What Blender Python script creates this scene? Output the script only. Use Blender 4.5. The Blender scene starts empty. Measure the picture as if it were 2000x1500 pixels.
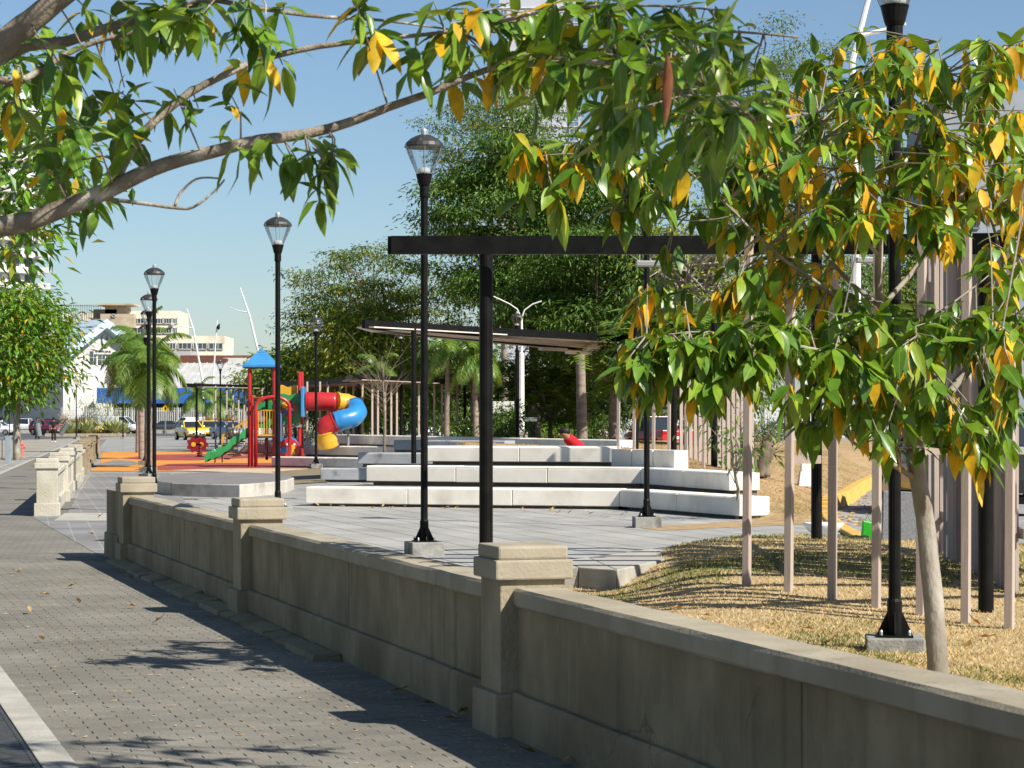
import bpy, math, random
from mathutils import Vector, Matrix, noise
R = math.radians
rnd = random.Random(7)
sc = bpy.context.scene
col = sc.collection
F, CX, HY, CH = 4444.0, 1000.0, 820.0, 1.59      # focal length in photo pixels, principal column, horizon row, eye height

def P(x, y, Y):
    return Vector(((x - CX) / F * Y, Y, CH - (y - HY) / F * Y))
def G(x, y, z=0.0):
    Y = (CH - z) * F / (y - HY)
    return Vector(((x - CX) / F * Y, Y, z))

# ---------------------------------------------------------------- camera, sky, sun, exposure
cam_d = bpy.data.cameras.new('camera')
cam = bpy.data.objects.new('camera', cam_d); col.objects.link(cam)
cam.location = (0, 0, CH); cam.rotation_euler = (R(90), 0, 0)
cam_d.sensor_width = 36.0; cam_d.lens = 36.0 * F / 2000.0; cam_d.shift_y = (HY - 750.0) / 2000.0
cam_d.clip_start = 0.1; cam_d.clip_end = 6000
cam_d.dof.use_dof = True; cam_d.dof.focus_distance = 24.0; cam_d.dof.aperture_fstop = 13.0
sc.camera = cam
SUN = Vector((0.88, -0.68, 1.0)).normalized()        # towards the sun
w = bpy.data.worlds.new('World'); sc.world = w; w.use_nodes = True
nt = w.node_tree; bg = nt.nodes['Background']
sky = nt.nodes.new('ShaderNodeTexSky'); sky.sky_type = 'NISHITA'; sky.sun_disc = False
sky.sun_elevation = math.asin(SUN.z); sky.sun_rotation = math.atan2(SUN.x, SUN.y)
sky.altitude = 10; sky.air_density = 1.0; sky.dust_density = 0.5; sky.ozone_density = 6.0
tint = nt.nodes.new('ShaderNodeVectorMath'); tint.operation = 'MULTIPLY'; tint.inputs[1].default_value = (1.17, 1.12, 1.05)
nt.links.new(sky.outputs[0], tint.inputs[0]); nt.links.new(tint.outputs[0], bg.inputs[0]); bg.inputs[1].default_value = 0.067
sl = bpy.data.lights.new('sun', 'SUN'); sl.energy = 5.0; sl.angle = R(0.53); sl.color = (1.0, 0.94, 0.83)
so = bpy.data.objects.new('sun', sl); col.objects.link(so)
so.rotation_euler = (-SUN).to_track_quat('-Z', 'Y').to_euler()
so.location = (20, -20, 30)
sc.view_settings.view_transform = 'Standard'; sc.view_settings.look = 'None'
sc.view_settings.exposure = 0.70; sc.view_settings.gamma = 1.0
sc.cycles.max_bounces = 8; sc.cycles.transparent_max_bounces = 16

# ---------------------------------------------------------------- materials
MATS = {}
def mat(name, c1, c2=None, scale=4.0, rough=0.8, bump=0.0, bscale=None, spec=0.3, metal=0.0, stretch=(1, 1, 1), detail=6.0,
        lo=0.35, hi=0.65, c3=None, s3=1.0, lo3=0.5, hi3=0.7, coords='Object', coat=0.0, rv=0.0):
    """principled material; c1/c2 mixed by fine noise, c3 laid on in broad stains"""
    if name in MATS: return MATS[name]
    m = bpy.data.materials.new(name); m.use_nodes = True; MATS[name] = m
    n = m.node_tree.nodes; L = m.node_tree.links; b = n['Principled BSDF']
    b.inputs['Roughness'].default_value = rough; b.inputs['Metallic'].default_value = metal
    b.inputs['Specular IOR Level'].default_value = spec; b.inputs['Coat Weight'].default_value = coat
    b.inputs['Base Color'].default_value = (*c1, 1)
    if c2 is None and not bump: return m
    tc = n.new('ShaderNodeTexCoord'); mp = n.new('ShaderNodeMapping'); mp.inputs['Scale'].default_value = stretch
    if coords == 'World':
        g = n.new('ShaderNodeNewGeometry'); L.new(g.outputs['Position'], mp.inputs[0])
    else:
        L.new(tc.outputs[coords], mp.inputs[0])
    nz = n.new('ShaderNodeTexNoise'); nz.inputs['Scale'].default_value = scale; nz.inputs['Detail'].default_value = detail
    L.new(mp.outputs[0], nz.inputs['Vector'])
    if c2 is not None:
        rp = n.new('ShaderNodeMapRange'); rp.inputs[1].default_value = lo; rp.inputs[2].default_value = hi
        L.new(nz.outputs[0], rp.inputs[0])
        mx = n.new('ShaderNodeMix'); mx.data_type = 'RGBA'; mx.inputs[6].default_value = (*c1, 1); mx.inputs[7].default_value = (*c2, 1)
        L.new(rp.outputs[0], mx.inputs[0]); out = mx.outputs[2]
        if c3 is not None:
            n3 = n.new('ShaderNodeTexNoise'); n3.inputs['Scale'].default_value = s3; n3.inputs['Detail'].default_value = 5
            L.new(mp.outputs[0], n3.inputs['Vector'])
            r3 = n.new('ShaderNodeMapRange'); r3.inputs[1].default_value = lo3; r3.inputs[2].default_value = hi3
            L.new(n3.outputs[0], r3.inputs[0])
            m3 = n.new('ShaderNodeMix'); m3.data_type = 'RGBA'; m3.inputs[7].default_value = (*c3, 1)
            L.new(out, m3.inputs[6]); L.new(r3.outputs[0], m3.inputs[0]); out = m3.outputs[2]
        L.new(out, b.inputs['Base Color'])
        if rv:
            rr = n.new('ShaderNodeMapRange'); rr.inputs[3].default_value = rough - rv; rr.inputs[4].default_value = min(1, rough + rv)
            L.new(nz.outputs[0], rr.inputs[0]); L.new(rr.outputs[0], b.inputs['Roughness'])
    if bump:
        bn = n.new('ShaderNodeTexNoise'); bn.inputs['Scale'].default_value = bscale or scale * 3; bn.inputs['Detail'].default_value = 6
        L.new(mp.outputs[0], bn.inputs['Vector'])
        bp = n.new('ShaderNodeBump'); bp.inputs['Strength'].default_value = bump; bp.inputs['Distance'].default_value = 0.02
        L.new(bn.outputs[0], bp.inputs['Height']); L.new(bp.outputs[0], b.inputs['Normal'])
    return m

def vary(name, base, amount=0.25, rough=0.8, mode='object', spec=0.3, grain=None, gs=20.0):
    """material whose value differs from piece to piece (object random or island random) with a fine grain"""
    if name in MATS: return MATS[name]
    m = bpy.data.materials.new(name); m.use_nodes = True; MATS[name] = m
    n = m.node_tree.nodes; L = m.node_tree.links; b = n['Principled BSDF']
    b.inputs['Roughness'].default_value = rough; b.inputs['Specular IOR Level'].default_value = spec
    if mode == 'object':
        s = n.new('ShaderNodeObjectInfo').outputs['Random']
    else:
        s = n.new('ShaderNodeNewGeometry').outputs['Random Per Island']
    g = n.new('ShaderNodeNewGeometry')
    nz = n.new('ShaderNodeTexNoise'); nz.inputs['Scale'].default_value = gs; nz.inputs['Detail'].default_value = 8
    L.new(g.outputs['Position'], nz.inputs['Vector'])
    n2 = n.new('ShaderNodeTexNoise'); n2.inputs['Scale'].default_value = 0.9; n2.inputs['Detail'].default_value = 6
    L.new(g.outputs['Position'], n2.inputs['Vector'])
    a = n.new('ShaderNodeMapRange'); a.inputs[3].default_value = 1 - amount; a.inputs[4].default_value = 1 + amount
    L.new(s, a.inputs[0])
    c = n.new('ShaderNodeMapRange'); c.inputs[1].default_value = 0.3; c.inputs[2].default_value = 0.7
    c.inputs[3].default_value = 1 - (grain or 0.2); c.inputs[4].default_value = 1 + (grain or 0.2); L.new(nz.outputs[0], c.inputs[0])
    d = n.new('ShaderNodeMapRange'); d.inputs[1].default_value = 0.3; d.inputs[2].default_value = 0.7
    d.inputs[3].default_value = 0.76; d.inputs[4].default_value = 1.16; L.new(n2.outputs[0], d.inputs[0])
    m1 = n.new('ShaderNodeMath'); m1.operation = 'MULTIPLY'; L.new(a.outputs[0], m1.inputs[0]); L.new(c.outputs[0], m1.inputs[1])
    m2 = n.new('ShaderNodeMath'); m2.operation = 'MULTIPLY'; L.new(m1.outputs[0], m2.inputs[0]); L.new(d.outputs[0], m2.inputs[1])
    v = n.new('ShaderNodeVectorMath'); v.operation = 'SCALE'; v.inputs[0].default_value = base; L.new(m2.outputs[0], v.inputs['Scale'])
    L.new(v.outputs[0], b.inputs['Base Color'])
    return m

def leafmat(name, stops, mode='island', trans=0.4, rough=0.38, spec=0.5, vein=True):
    """leaf: colour picked per leaf from a ramp, gloss on top and light coming through"""
    if name in MATS: return MATS[name]
    m = bpy.data.materials.new(name); m.use_nodes = True; MATS[name] = m
    n = m.node_tree.nodes; L = m.node_tree.links; b = n['Principled BSDF']
    b.inputs['Roughness'].default_value = rough; b.inputs['Specular IOR Level'].default_value = spec
    s = n.new('ShaderNodeObjectInfo').outputs['Random'] if mode == 'object' else n.new('ShaderNodeNewGeometry').outputs['Random Per Island']
    cr = n.new('ShaderNodeValToRGB'); e = cr.color_ramp.elements
    e[0].position = stops[0][0]; e[0].color = (*stops[0][1], 1); e[1].position = stops[1][0]; e[1].color = (*stops[1][1], 1)
    for p, c in stops[2:]:
        k = e.new(p); k.color = (*c, 1)
    L.new(s, cr.inputs[0])
    g = n.new('ShaderNodeNewGeometry'); nz = n.new('ShaderNodeTexNoise'); nz.inputs['Scale'].default_value = 14; nz.inputs['Detail'].default_value = 4
    L.new(g.outputs['Position'], nz.inputs['Vector'])
    mr = n.new('ShaderNodeMapRange'); mr.inputs[1].default_value = 0.3; mr.inputs[2].default_value = 0.7
    mr.inputs[3].default_value = 0.75; mr.inputs[4].default_value = 1.2; L.new(nz.outputs[0], mr.inputs[0])
    v = n.new('ShaderNodeVectorMath'); v.operation = 'SCALE'; L.new(cr.outputs[0], v.inputs[0]); L.new(mr.outputs[0], v.inputs['Scale'])
    fin = v.outputs[0]
    if vein:
        n5 = n.new('ShaderNodeTexNoise'); n5.inputs['Scale'].default_value = 38; n5.inputs['Detail'].default_value = 3; L.new(g.outputs['Position'], n5.inputs['Vector'])
        r5 = n.new('ShaderNodeMapRange'); r5.inputs[1].default_value = .66; r5.inputs[2].default_value = .72; r5.inputs[4].default_value = .75; L.new(n5.outputs[0], r5.inputs[0])
        x5 = n.new('ShaderNodeMix'); x5.data_type = 'RGBA'; x5.inputs[7].default_value = (.30, .20, .05, 1); L.new(fin, x5.inputs[6]); L.new(r5.outputs[0], x5.inputs[0]); fin = x5.outputs[2]
    if mode == 'object':
        tc = n.new('ShaderNodeTexCoord'); sx = n.new('ShaderNodeSeparateXYZ'); L.new(tc.outputs['Object'], sx.inputs[0])
        ab = n.new('ShaderNodeMath'); ab.operation = 'ABSOLUTE'; L.new(sx.outputs[0], ab.inputs[0])
        rr = n.new('ShaderNodeMapRange'); rr.inputs[1].default_value = .0012; rr.inputs[2].default_value = .003; rr.inputs[3].default_value = .55; rr.inputs[4].default_value = 0; L.new(ab.outputs[0], rr.inputs[0])
        x6 = n.new('ShaderNodeMix'); x6.data_type = 'RGBA'; x6.inputs[7].default_value = (.38, .42, .14, 1); L.new(fin, x6.inputs[6]); L.new(rr.outputs[0], x6.inputs[0]); fin = x6.outputs[2]
    L.new(fin, b.inputs['Base Color'])
    t = n.new('ShaderNodeBsdfTranslucent')
    tv = n.new('ShaderNodeVectorMath'); tv.operation = 'MULTIPLY'; tv.inputs[1].default_value = (1.5, 1.35, 0.55); L.new(v.outputs[0], tv.inputs[0])
    L.new(tv.outputs[0], t.inputs['Color'])
    mx = n.new('ShaderNodeMixShader'); mx.inputs[0].default_value = trans
    L.new(b.outputs[0], mx.inputs[1]); L.new(t.outputs[0], mx.inputs[2]); L.new(mx.outputs[0], n['Material Output'].inputs[0])
    return m

def glassmat(name, tint=(0.93, 0.96, 0.97), refl=0.12):
    if name in MATS: return MATS[name]
    m = bpy.data.materials.new(name); m.use_nodes = True; MATS[name] = m
    n = m.node_tree.nodes; L = m.node_tree.links; n.remove(n['Principled BSDF'])
    t = n.new('ShaderNodeBsdfTransparent'); t.inputs[0].default_value = (*tint, 1)
    g = n.new('ShaderNodeBsdfGlossy'); g.inputs['Roughness'].default_value = 0.06
    lw = n.new('ShaderNodeLayerWeight'); lw.inputs[0].default_value = 0.25
    ad = n.new('ShaderNodeMath'); ad.operation = 'MULTIPLY_ADD'; ad.inputs[1].default_value = 0.55; ad.inputs[2].default_value = refl; ad.use_clamp = True
    L.new(lw.outputs['Fresnel'], ad.inputs[0])
    x = n.new('ShaderNodeMixShader'); L.new(ad.outputs[0], x.inputs[0]); L.new(t.outputs[0], x.inputs[1]); L.new(g.outputs[0], x.inputs[2])
    L.new(x.outputs[0], n['Material Output'].inputs[0])
    return m

# ---------------------------------------------------------------- mesh building
class MB:
    def __init__(s): s.v = []; s.f = []; s.m = []
    def add(s, vs, fs, mi=0):
        k = len(s.v); s.v += [tuple(p) for p in vs]
        for f in fs: s.f.append(tuple(i + k for i in f)); s.m.append(mi)
        return s
    def box(s, c, size, rz=0.0, mi=0, M=None, taper=1.0):
        hx, hy, hz = size[0] / 2, size[1] / 2, size[2] / 2
        ca, sa = math.cos(rz), math.sin(rz); vs = []
        for z in (-1, 1):
            t = taper if z > 0 else 1.0
            for x, y in ((-1, -1), (1, -1), (1, 1), (-1, 1)):
                px, py = x * hx * t, y * hy * t
                p = Vector((c[0] + px * ca - py * sa, c[1] + px * sa + py * ca, c[2] + z * hz))
                vs.append(M @ p if M else p)
        return s.add(vs, [(0, 3, 2, 1), (4, 5, 6, 7), (0, 1, 5, 4), (1, 2, 6, 5), (2, 3, 7, 6), (3, 0, 4, 7)], mi)
    def bar(s, a, b, w_, h, up=Vector((0, 0, 1)), mi=0):
        a, b = Vector(a), Vector(b); d = (b - a).normalized(); sd = d.cross(up)
        if sd.length < 1e-4: sd = d.cross(Vector((0, 1, 0)))
        sd.normalize(); u = sd.cross(d).normalized(); vs = []
        for p in (a, b):
            for i, j in ((-1, -1), (1, -1), (1, 1), (-1, 1)): vs.append(p + sd * (i * w_ / 2) + u * (j * h / 2))
        return s.add(vs, [(0, 1, 2, 3), (7, 6, 5, 4), (0, 4, 5, 1), (1, 5, 6, 2), (2, 6, 7, 3), (3, 7, 4, 0)], mi)
    def tube(s, pts, rad, n=8, mi=0, cap=True):
        pts = [Vector(p) for p in pts]; k0 = len(s.v); m = len(pts)
        if not hasattr(rad, '__len__'): rad = [rad] * m
        u = None; vs = []
        for i, p in enumerate(pts):
            d = (pts[min(i + 1, m - 1)] - pts[max(i - 1, 0)]).normalized()
            if u is None:
                u = d.cross(Vector((0, 0, 1)));
                if u.length < 1e-3: u = d.cross(Vector((0, 1, 0)))
            u = (u - d * u.dot(d)).normalized(); w2 = d.cross(u)
            for j in range(n):
                a = 2 * math.pi * j / n; vs.append(p + (u * math.cos(a) + w2 * math.sin(a)) * rad[i])
        fs = [(i * n + j, i * n + (j + 1) % n, (i + 1) * n + (j + 1) % n, (i + 1) * n + j) for i in range(m - 1) for j in range(n)]
        if cap: fs += [tuple(range(n - 1, -1, -1)), tuple((m - 1) * n + j for j in range(n))]
        return s.add(vs, fs, mi)
    def lathe(s, prof, c=(0, 0, 0), n=16, mi=0, closed=True, M=None):
        vs = []; m = len(prof)
        for r, z in prof:
            for j in range(n):
                a = 2 * math.pi * j / n; p = Vector((c[0] + r * math.cos(a), c[1] + r * math.sin(a), c[2] + z)); vs.append(M @ p if M else p)
        fs = [(i * n + j, i * n + (j + 1) % n, (i + 1) * n + (j + 1) % n, (i + 1) * n + j) for i in range(m - 1) for j in range(n)]
        if closed: fs += [tuple(range(n - 1, -1, -1)), tuple((m - 1) * n + j for j in range(n))]
        return s.add(vs, fs, mi)
    def prism(s, poly, z0, z1, mi=0):
        n = len(poly); g = (lambda z, p: z(p) if callable(z) else z)
        ar = sum(poly[i][0] * poly[(i + 1) % n][1] - poly[(i + 1) % n][0] * poly[i][1] for i in range(n))
        if ar < 0: poly = poly[::-1]
        vs = [(p[0], p[1], g(z0, p)) for p in poly] + [(p[0], p[1], g(z1, p)) for p in poly]
        fs = [tuple(range(n - 1, -1, -1)), tuple(range(n, 2 * n))] + [(i, (i + 1) % n, n + (i + 1) % n, n + i) for i in range(n)]
        return s.add(vs, fs, mi)
    def extr(s, prof, a, b, side, up, mi=0):
        """closed 2-D profile (side, up) swept from a to b"""
        n = len(prof); a, b = Vector(a), Vector(b)
        vs = [a + side * x + up * y for x, y in prof] + [b + side * x + up * y for x, y in prof]
        fs = [tuple(range(n)), tuple(range(2 * n - 1, n - 1, -1))] + [((i + 1) % n, i, n + i, n + (i + 1) % n) for i in range(n)]
        return s.add(vs, fs, mi)
    def ball(s, c, r, n=10, m=6, mi=0, sz=(1, 1, 1)):
        prof = [(math.sin(math.pi * (i + 0.02) / (m + 0.04)) * r, -math.cos(math.pi * i / m) * r) for i in range(m + 1)]
        vs = []
        for rr, z in prof:
            for j in range(n):
                a = 2 * math.pi * j / n; vs.append((c[0] + rr * math.cos(a) * sz[0], c[1] + rr * math.sin(a) * sz[1], c[2] + z * sz[2]))
        fs = [(i * n + j, i * n + (j + 1) % n, (i + 1) * n + (j + 1) % n, (i + 1) * n + j) for i in range(m) for j in range(n)]
        return s.add(vs, fs, mi)
    def data(s, name, mats, smooth=False):
        me = bpy.data.meshes.new(name); me.from_pydata(s.v, [], s.f)
        for m in (mats if isinstance(mats, (list, tuple)) else [mats]): me.materials.append(m)
        if len(me.materials) > 1: me.polygons.foreach_set('material_index', s.m)
        if smooth: me.polygons.foreach_set('use_smooth', [True] * len(me.polygons))
        me.update(); return me
    def build(s, name, mats, parent=None, smooth=False, bevel=0.0, label=None, cat=None, group=None, kind=None, seg=2):
        o = bpy.data.objects.new(name, s.data(name, mats, smooth)); col.objects.link(o)
        if parent is not None:
            o.parent = parent; o.matrix_parent_inverse = wm(parent).inverted()
        if bevel:
            b = o.modifiers.new('bevel', 'BEVEL'); b.width = bevel; b.segments = seg; b.limit_method = 'ANGLE'; b.angle_limit = R(35)
            b.harden_normals = False
        return tag(o, label, cat, group, kind)

def wm(o):
    m = o.matrix_basis.copy()
    return m if o.parent is None else wm(o.parent) @ o.matrix_parent_inverse @ m
def tag(o, label=None, cat=None, group=None, kind=None):
    if label: o['label'] = label
    if cat: o['category'] = cat
    if group: o['group'] = group
    if kind: o['kind'] = kind
    return o
def thing(name, label, cat, loc=(0, 0, 0), rz=0.0, group=None):
    o = bpy.data.objects.new(name, None); col.objects.link(o); o.empty_display_size = 0.2
    o.location = loc; o.rotation_euler = (0, 0, rz)
    o.matrix_basis = Matrix.Translation(loc) @ Matrix.Rotation(rz, 4, 'Z')
    return tag(o, label, cat, group, 'thing')
def put(me, name, parent, M=None):
    """an object sharing mesh data, placed by world matrix M under parent"""
    o = bpy.data.objects.new(name, me); col.objects.link(o)
    if parent is not None: o.parent = parent; o.matrix_parent_inverse = wm(parent).inverted()
    if M is not None: o.matrix_basis = M
    return o
def dup(root, loc, rz=0.0, label=None, group=None, scale=1.0):
    kids = {}
    for o in list(col.objects):
        if o.parent: kids.setdefault(o.parent, []).append(o)
    def cp(o, par):
        c = o.copy(); col.objects.link(c)
        if par is not None: c.parent = par
        for k in kids.get(o, []): cp(k, c)
        return c
    r = cp(root, None)
    r.matrix_basis = Matrix.Translation(loc) @ Matrix.Rotation(rz, 4, 'Z') @ Matrix.Scale(scale, 4)
    if label: r['label'] = label
    if group: r['group'] = group
    return r
def struct(name, mb, m, parent=None, **k):
    return mb.build(name, m, parent, kind=None if parent else 'structure', **k)

WHITE = mat('white_paint', (0.78, 0.78, 0.76), (0.66, 0.66, 0.63), 6, 0.55)
BLACK = mat('black_paint', (0.0035, 0.0035, 0.0034), (0.007, 0.0068, 0.0066), 8, 0.5, spec=0.16, bump=0.05, bscale=60, coords='World', rv=0.1)
CONC = mat('concrete', (0.36, 0.34, 0.30), (0.29, 0.27, 0.235), 5, 0.9, 0.35, 40, c3=(0.22, 0.20, 0.165), s3=1.6, lo3=0.5, hi3=0.8, coords='World')
# ---------------------------------------------------------------- frames along the parapet
D1 = Vector((-0.295, 0.9555, 0)).normalized(); N1 = Vector((D1.y, -D1.x, 0))
D2 = Vector((-0.168, 0.9858, 0)).normalized(); N2 = Vector((D2.y, -D2.x, 0))
C0 = Vector((0.054, 11.64, 0)); SP = 7.2
PA = C0 + D1 * 2 * SP; E0 = Vector((-7.7, 37.7, 0))
def ss(t): t = max(0.0, min(1.0, t)); return t * t * (3 - 2 * t)
def sheet(name, pts, z, m, kind='structure', **k):
    mb = MB(); n = len(pts); ar = sum(pts[i][0] * pts[(i + 1) % n][1] - pts[(i + 1) % n][0] * pts[i][1] for i in range(n))
    if ar < 0: pts = pts[::-1]
    mb.add([(p[0], p[1], z) for p in pts], [tuple(range(n))])
    return mb.build(name, m, kind=kind, **k)
LINE = [C0 - D1 * 16, PA, E0, E0 + D2 * 150]
def offs(u, i):
    """point of the parapet line at vertex i moved sideways by u"""
    d = [(LINE[j + 1] - LINE[j]).normalized() for j in range(3)]
    n = [Vector((q.y, -q.x, 0)) for q in d]
    b = n[0] if i == 0 else n[2] if i == 3 else (n[i - 1] + n[i]).normalized()
    ref = n[min(i, 2)]
    return LINE[i] + b * (u / b.dot(ref))
def strip(u0, u1): return [offs(u0, i) for i in range(4)] + [offs(u1, i) for i in (3, 2, 1, 0)]

def paving(name, cb, cm, bw, bh, mortar=0.012, rot=0.0, offset=0.5, rough=0.9, amt=1.0):
    """sheet material: rows of pavers too far away to build singly"""
    m = bpy.data.materials.new(name); m.use_nodes = True; n = m.node_tree.nodes; L = m.node_tree.links; b = n['Principled BSDF']
    b.inputs['Roughness'].default_value = rough; b.inputs['Specular IOR Level'].default_value = 0.25
    g = n.new('ShaderNodeNewGeometry'); mp = n.new('ShaderNodeMapping'); mp.inputs['Rotation'].default_value = (0, 0, rot); L.new(g.outputs['Position'], mp.inputs[0])
    br = n.new('ShaderNodeTexBrick'); br.offset = offset; br.inputs['Color1'].default_value = (*[c * (1 + .12 * amt) for c in cb], 1)
    br.inputs['Color2'].default_value = (*[c * (1 - .12 * amt) for c in cb], 1); br.inputs['Mortar'].default_value = (*cm, 1)
    br.inputs['Scale'].default_value = 1.0; br.inputs['Brick Width'].default_value = bw; br.inputs['Row Height'].default_value = bh; br.inputs['Mortar Size'].default_value = mortar
    L.new(mp.outputs[0], br.inputs['Vector'])
    nz = n.new('ShaderNodeTexNoise'); nz.inputs['Scale'].default_value = 0.7; nz.inputs['Detail'].default_value = 8; L.new(g.outputs['Position'], nz.inputs['Vector'])
    r = n.new('ShaderNodeMapRange'); r.inputs[1].default_value = .3; r.inputs[2].default_value = .7; r.inputs[3].default_value = .8; r.inputs[4].default_value = 1.18; L.new(nz.outputs[0], r.inputs[0])
    v = n.new('ShaderNodeVectorMath'); v.operation = 'SCALE'; L.new(br.outputs[0], v.inputs[0]); L.new(r.outputs[0], v.inputs['Scale']); L.new(v.outputs[0], b.inputs['Base Color'])
    return m
M_ground = mat('earth', (0.20, 0.17, 0.12), (0.13, 0.115, 0.08), 0.4, 0.95, coords='World')
M_asph = mat('asphalt', (0.085, 0.087, 0.09), (0.06, 0.062, 0.066), 3, 0.9, 0.2, 60, coords='World', c3=(0.12, 0.12, 0.118), s3=0.25)
M_road = mat('concrete_road', (0.30, 0.30, 0.295), (0.24, 0.24, 0.235), 1.5, 0.9, 0.1, 60, coords='World', c3=(0.20, 0.195, 0.185), s3=0.3)
M_joint = mat('sand_joint', (0.13, 0.118, 0.098), (0.075, 0.068, 0.057), 15, 0.95, coords='World')
M_plazaj = mat('plaza_joint', (0.16, 0.155, 0.145), (0.12, 0.115, 0.105), 3, 0.95, coords='World')
M_brick = vary('paver_grey', (0.182, 0.170, 0.146), 0.09, 0.88, 'object', grain=0.22, gs=60)
M_bricki = vary('paver_grey_far', (0.182, 0.170, 0.146), 0.09, 0.88, 'island', grain=0.22, gs=60)
M_slab = vary('slab_pale', (0.315, 0.308, 0.285), 0.05, 0.85, 'object', grain=0.1, gs=25)
M_slabi = vary('slab_pale_far', (0.315, 0.308, 0.285), 0.05, 0.85, 'island', grain=0.1, gs=25)
M_pathfar = paving('walk_pavers_far', (0.182, 0.170, 0.146), (0.12, 0.11, 0.095), 0.2, 0.1, 0.006, rot=R(-9.7))
M_entry = paving('entry_pavers', (0.185, 0.183, 0.182), (0.26, 0.25, 0.235), 0.30, 0.30, 0.010, rot=R(-12), offset=0.0)
M_kstone = mat('pale_kerb', (0.40, 0.385, 0.345), (0.31, 0.298, 0.262), 4, 0.9, 0.3, 50, coords='World', c3=(0.3, 0.28, 0.24), s3=1.2, lo3=.55, hi3=.75)
M_yellow = mat('yellow_kerb', (0.60, 0.37, 0.09), (0.50, 0.30, 0.07), 3, 0.85, 0.2, 30, coords='World', c3=(0.42, 0.30, 0.14), s3=1.3, lo3=.6, hi3=.75)
M_rubO = mat('rubber_orange', (0.58, 0.25, 0.045), (0.50, 0.21, 0.04), 1.2, 0.92, coords='World', c3=(0.36, 0.2, 0.08), s3=.35, lo3=.55, hi3=.75)
M_rubR = mat('rubber_red', (0.30, 0.065, 0.055), (0.25, 0.05, 0.045), 1.2, 0.92, coords='World')
M_sand = mat('tan_surface', (0.50, 0.40, 0.27), (0.42, 0.33, 0.22), 1.5, 0.95, coords='World')

# ground and paved sheets
sheet('ground', [(-2500, -200), (2500, -200), (2500, 4000), (-2500, 4000)], -0.05, M_ground)
sheet('plaza_paving', [(-34, 46.2), (30, 46.2), (30, 232), (-52, 232), (-52, 140), (-34, 100)], -0.006,
      paving('plaza_far', (0.26, 0.258, 0.245), (0.17, 0.17, 0.16), 1.0, 0.5, 0.012, rot=R(-9.7), offset=0.0))
sheet('entry_paving', [offs(-.25, 1) + D1 * 0.9, offs(.9, 1) + D1 * 0.4, E0 + N2 * 2.4 + D2 * 4, E0 + N2 * 2.6 + D2 * 30, E0 + D2 * 30 + N2 * .3, E0 + N2 * .3, E0 + N2 * -.25 - D2 * .2], 0.004, M_entry)
sheet('entry_threshold', [G(105, 1018), G(235, 1018), G(238, 1003), G(126, 1003)], 0.008, M_kstone)
wpts = [offs(-.15, 1) + D1 * 1.2, offs(-.15, 2), offs(-.15, 3), offs(-2.31, 3), offs(-2.31, 2), offs(-2.31, 1) + D1 * 1.2]
sheet('walkway_far', wpts, 0.0, M_pathfar)
sheet('verge', [offs(-2.86, 0), offs(-2.86, 1), offs(-2.86, 2), offs(-2.86, 3), offs(-30, 3), offs(-30, 0)], 0.0,
      mat('verge_dirt', (0.33, 0.31, 0.275), (0.24, 0.215, 0.175), 1.2, 0.95, coords='World', c3=(0.20, 0.165, 0.11), s3=.4))
mb = MB(); a = strip(-2.31, -2.47)
mb.prism([(p.x, p.y) for p in a], -0.04, 0.006); struct('kerb_strip', mb, M_kstone, bevel=0.004)
mb = MB(); a = strip(-2.84, -2.88); mb.prism([(p.x, p.y) for p in a], -0.04, 0.006); struct('drain_edge', mb, M_kstone)
sheet('drain_channel', strip(-2.47, -2.84), -0.008, mat('drain_dark', (0.02, 0.02, 0.022), rough=0.9))

# drain grating: cast bars across the channel
gr = thing('drain_grate', 'dark cast drain grating beside the pale kerb strip', 'drain grate', tuple(C0 - N1 * 2.66))
M_iron = mat('cast_iron', (0.075, 0.077, 0.082), (0.05, 0.05, 0.053), 30, 0.55, 0.2, 80, spec=0.5, metal=0.3, coords='World')
bar = MB().box((0, 0, 0), (0.33, 0.062, 0.02)).data('grate_bar', M_iron)
for i in range(95):
    p = C0 - N1 * 2.66 + D1 * (-4.6 + i * 0.092) + Vector((0, 0, -.004))
    put(bar, 'bar', gr, Matrix.Translation(p) @ Matrix.Rotation(math.atan2(N1.y, N1.x), 4, 'Z'))
for u in (-2.49, -2.825): MB().bar(C0 + N1 * u - D1 * 4.7 + Vector((0, 0, -.003)), C0 + N1 * u + D1 * 4.2 + Vector((0, 0, -.003)), 0.02, 0.022).build('frame_rail', M_iron, gr)

# pavers of the walkway, laid in courses across it
wk = sheet('walkway', [offs(-.15, 0), offs(-.15, 1) + D1 * 1.2, offs(-2.31, 1) + D1 * 1.2, offs(-2.31, 0)], -0.009, M_joint)
ang1 = math.atan2(N1.y, N1.x)
bx = MB(); c = .004
bx.add([(-.099, -.0490, 0), (.099, -.0490, 0), (.099, .0490, 0), (-.099, .0490, 0), (-.0962, -.0472, .012), (.0962, -.0472, .012), (.0962, .0472, .012), (-.0962, .0472, .012)],
       [(4, 5, 6, 7), (0, 1, 5, 4), (1, 2, 6, 5), (2, 3, 7, 6), (3, 0, 4, 7)])
brick = bx.data('paver', M_brick)
spots = []; halves = []
k = 0
v = -4.2
while v < 15.6:
    u = -2.31 + 0.1 + (0.1 if k % 2 else 0.0)
    if k % 2:
        p = C0 + N1 * (-2.31 + .05) + D1 * v; halves.append((p.x, p.y))
    while u < -0.10:
        p = C0 + N1 * u + D1 * v
        if p.x > -0.228 * p.y - 0.15 and p.y > 9.9: spots.append((p.x, p.y))
        u += 0.2
    v += 0.1; k += 1
rb = random.Random(3); far = MB(); Rz = Matrix.Rotation(ang1, 4, 'Z'); nb = 0
spots.sort(key=lambda q: q[1])
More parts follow.
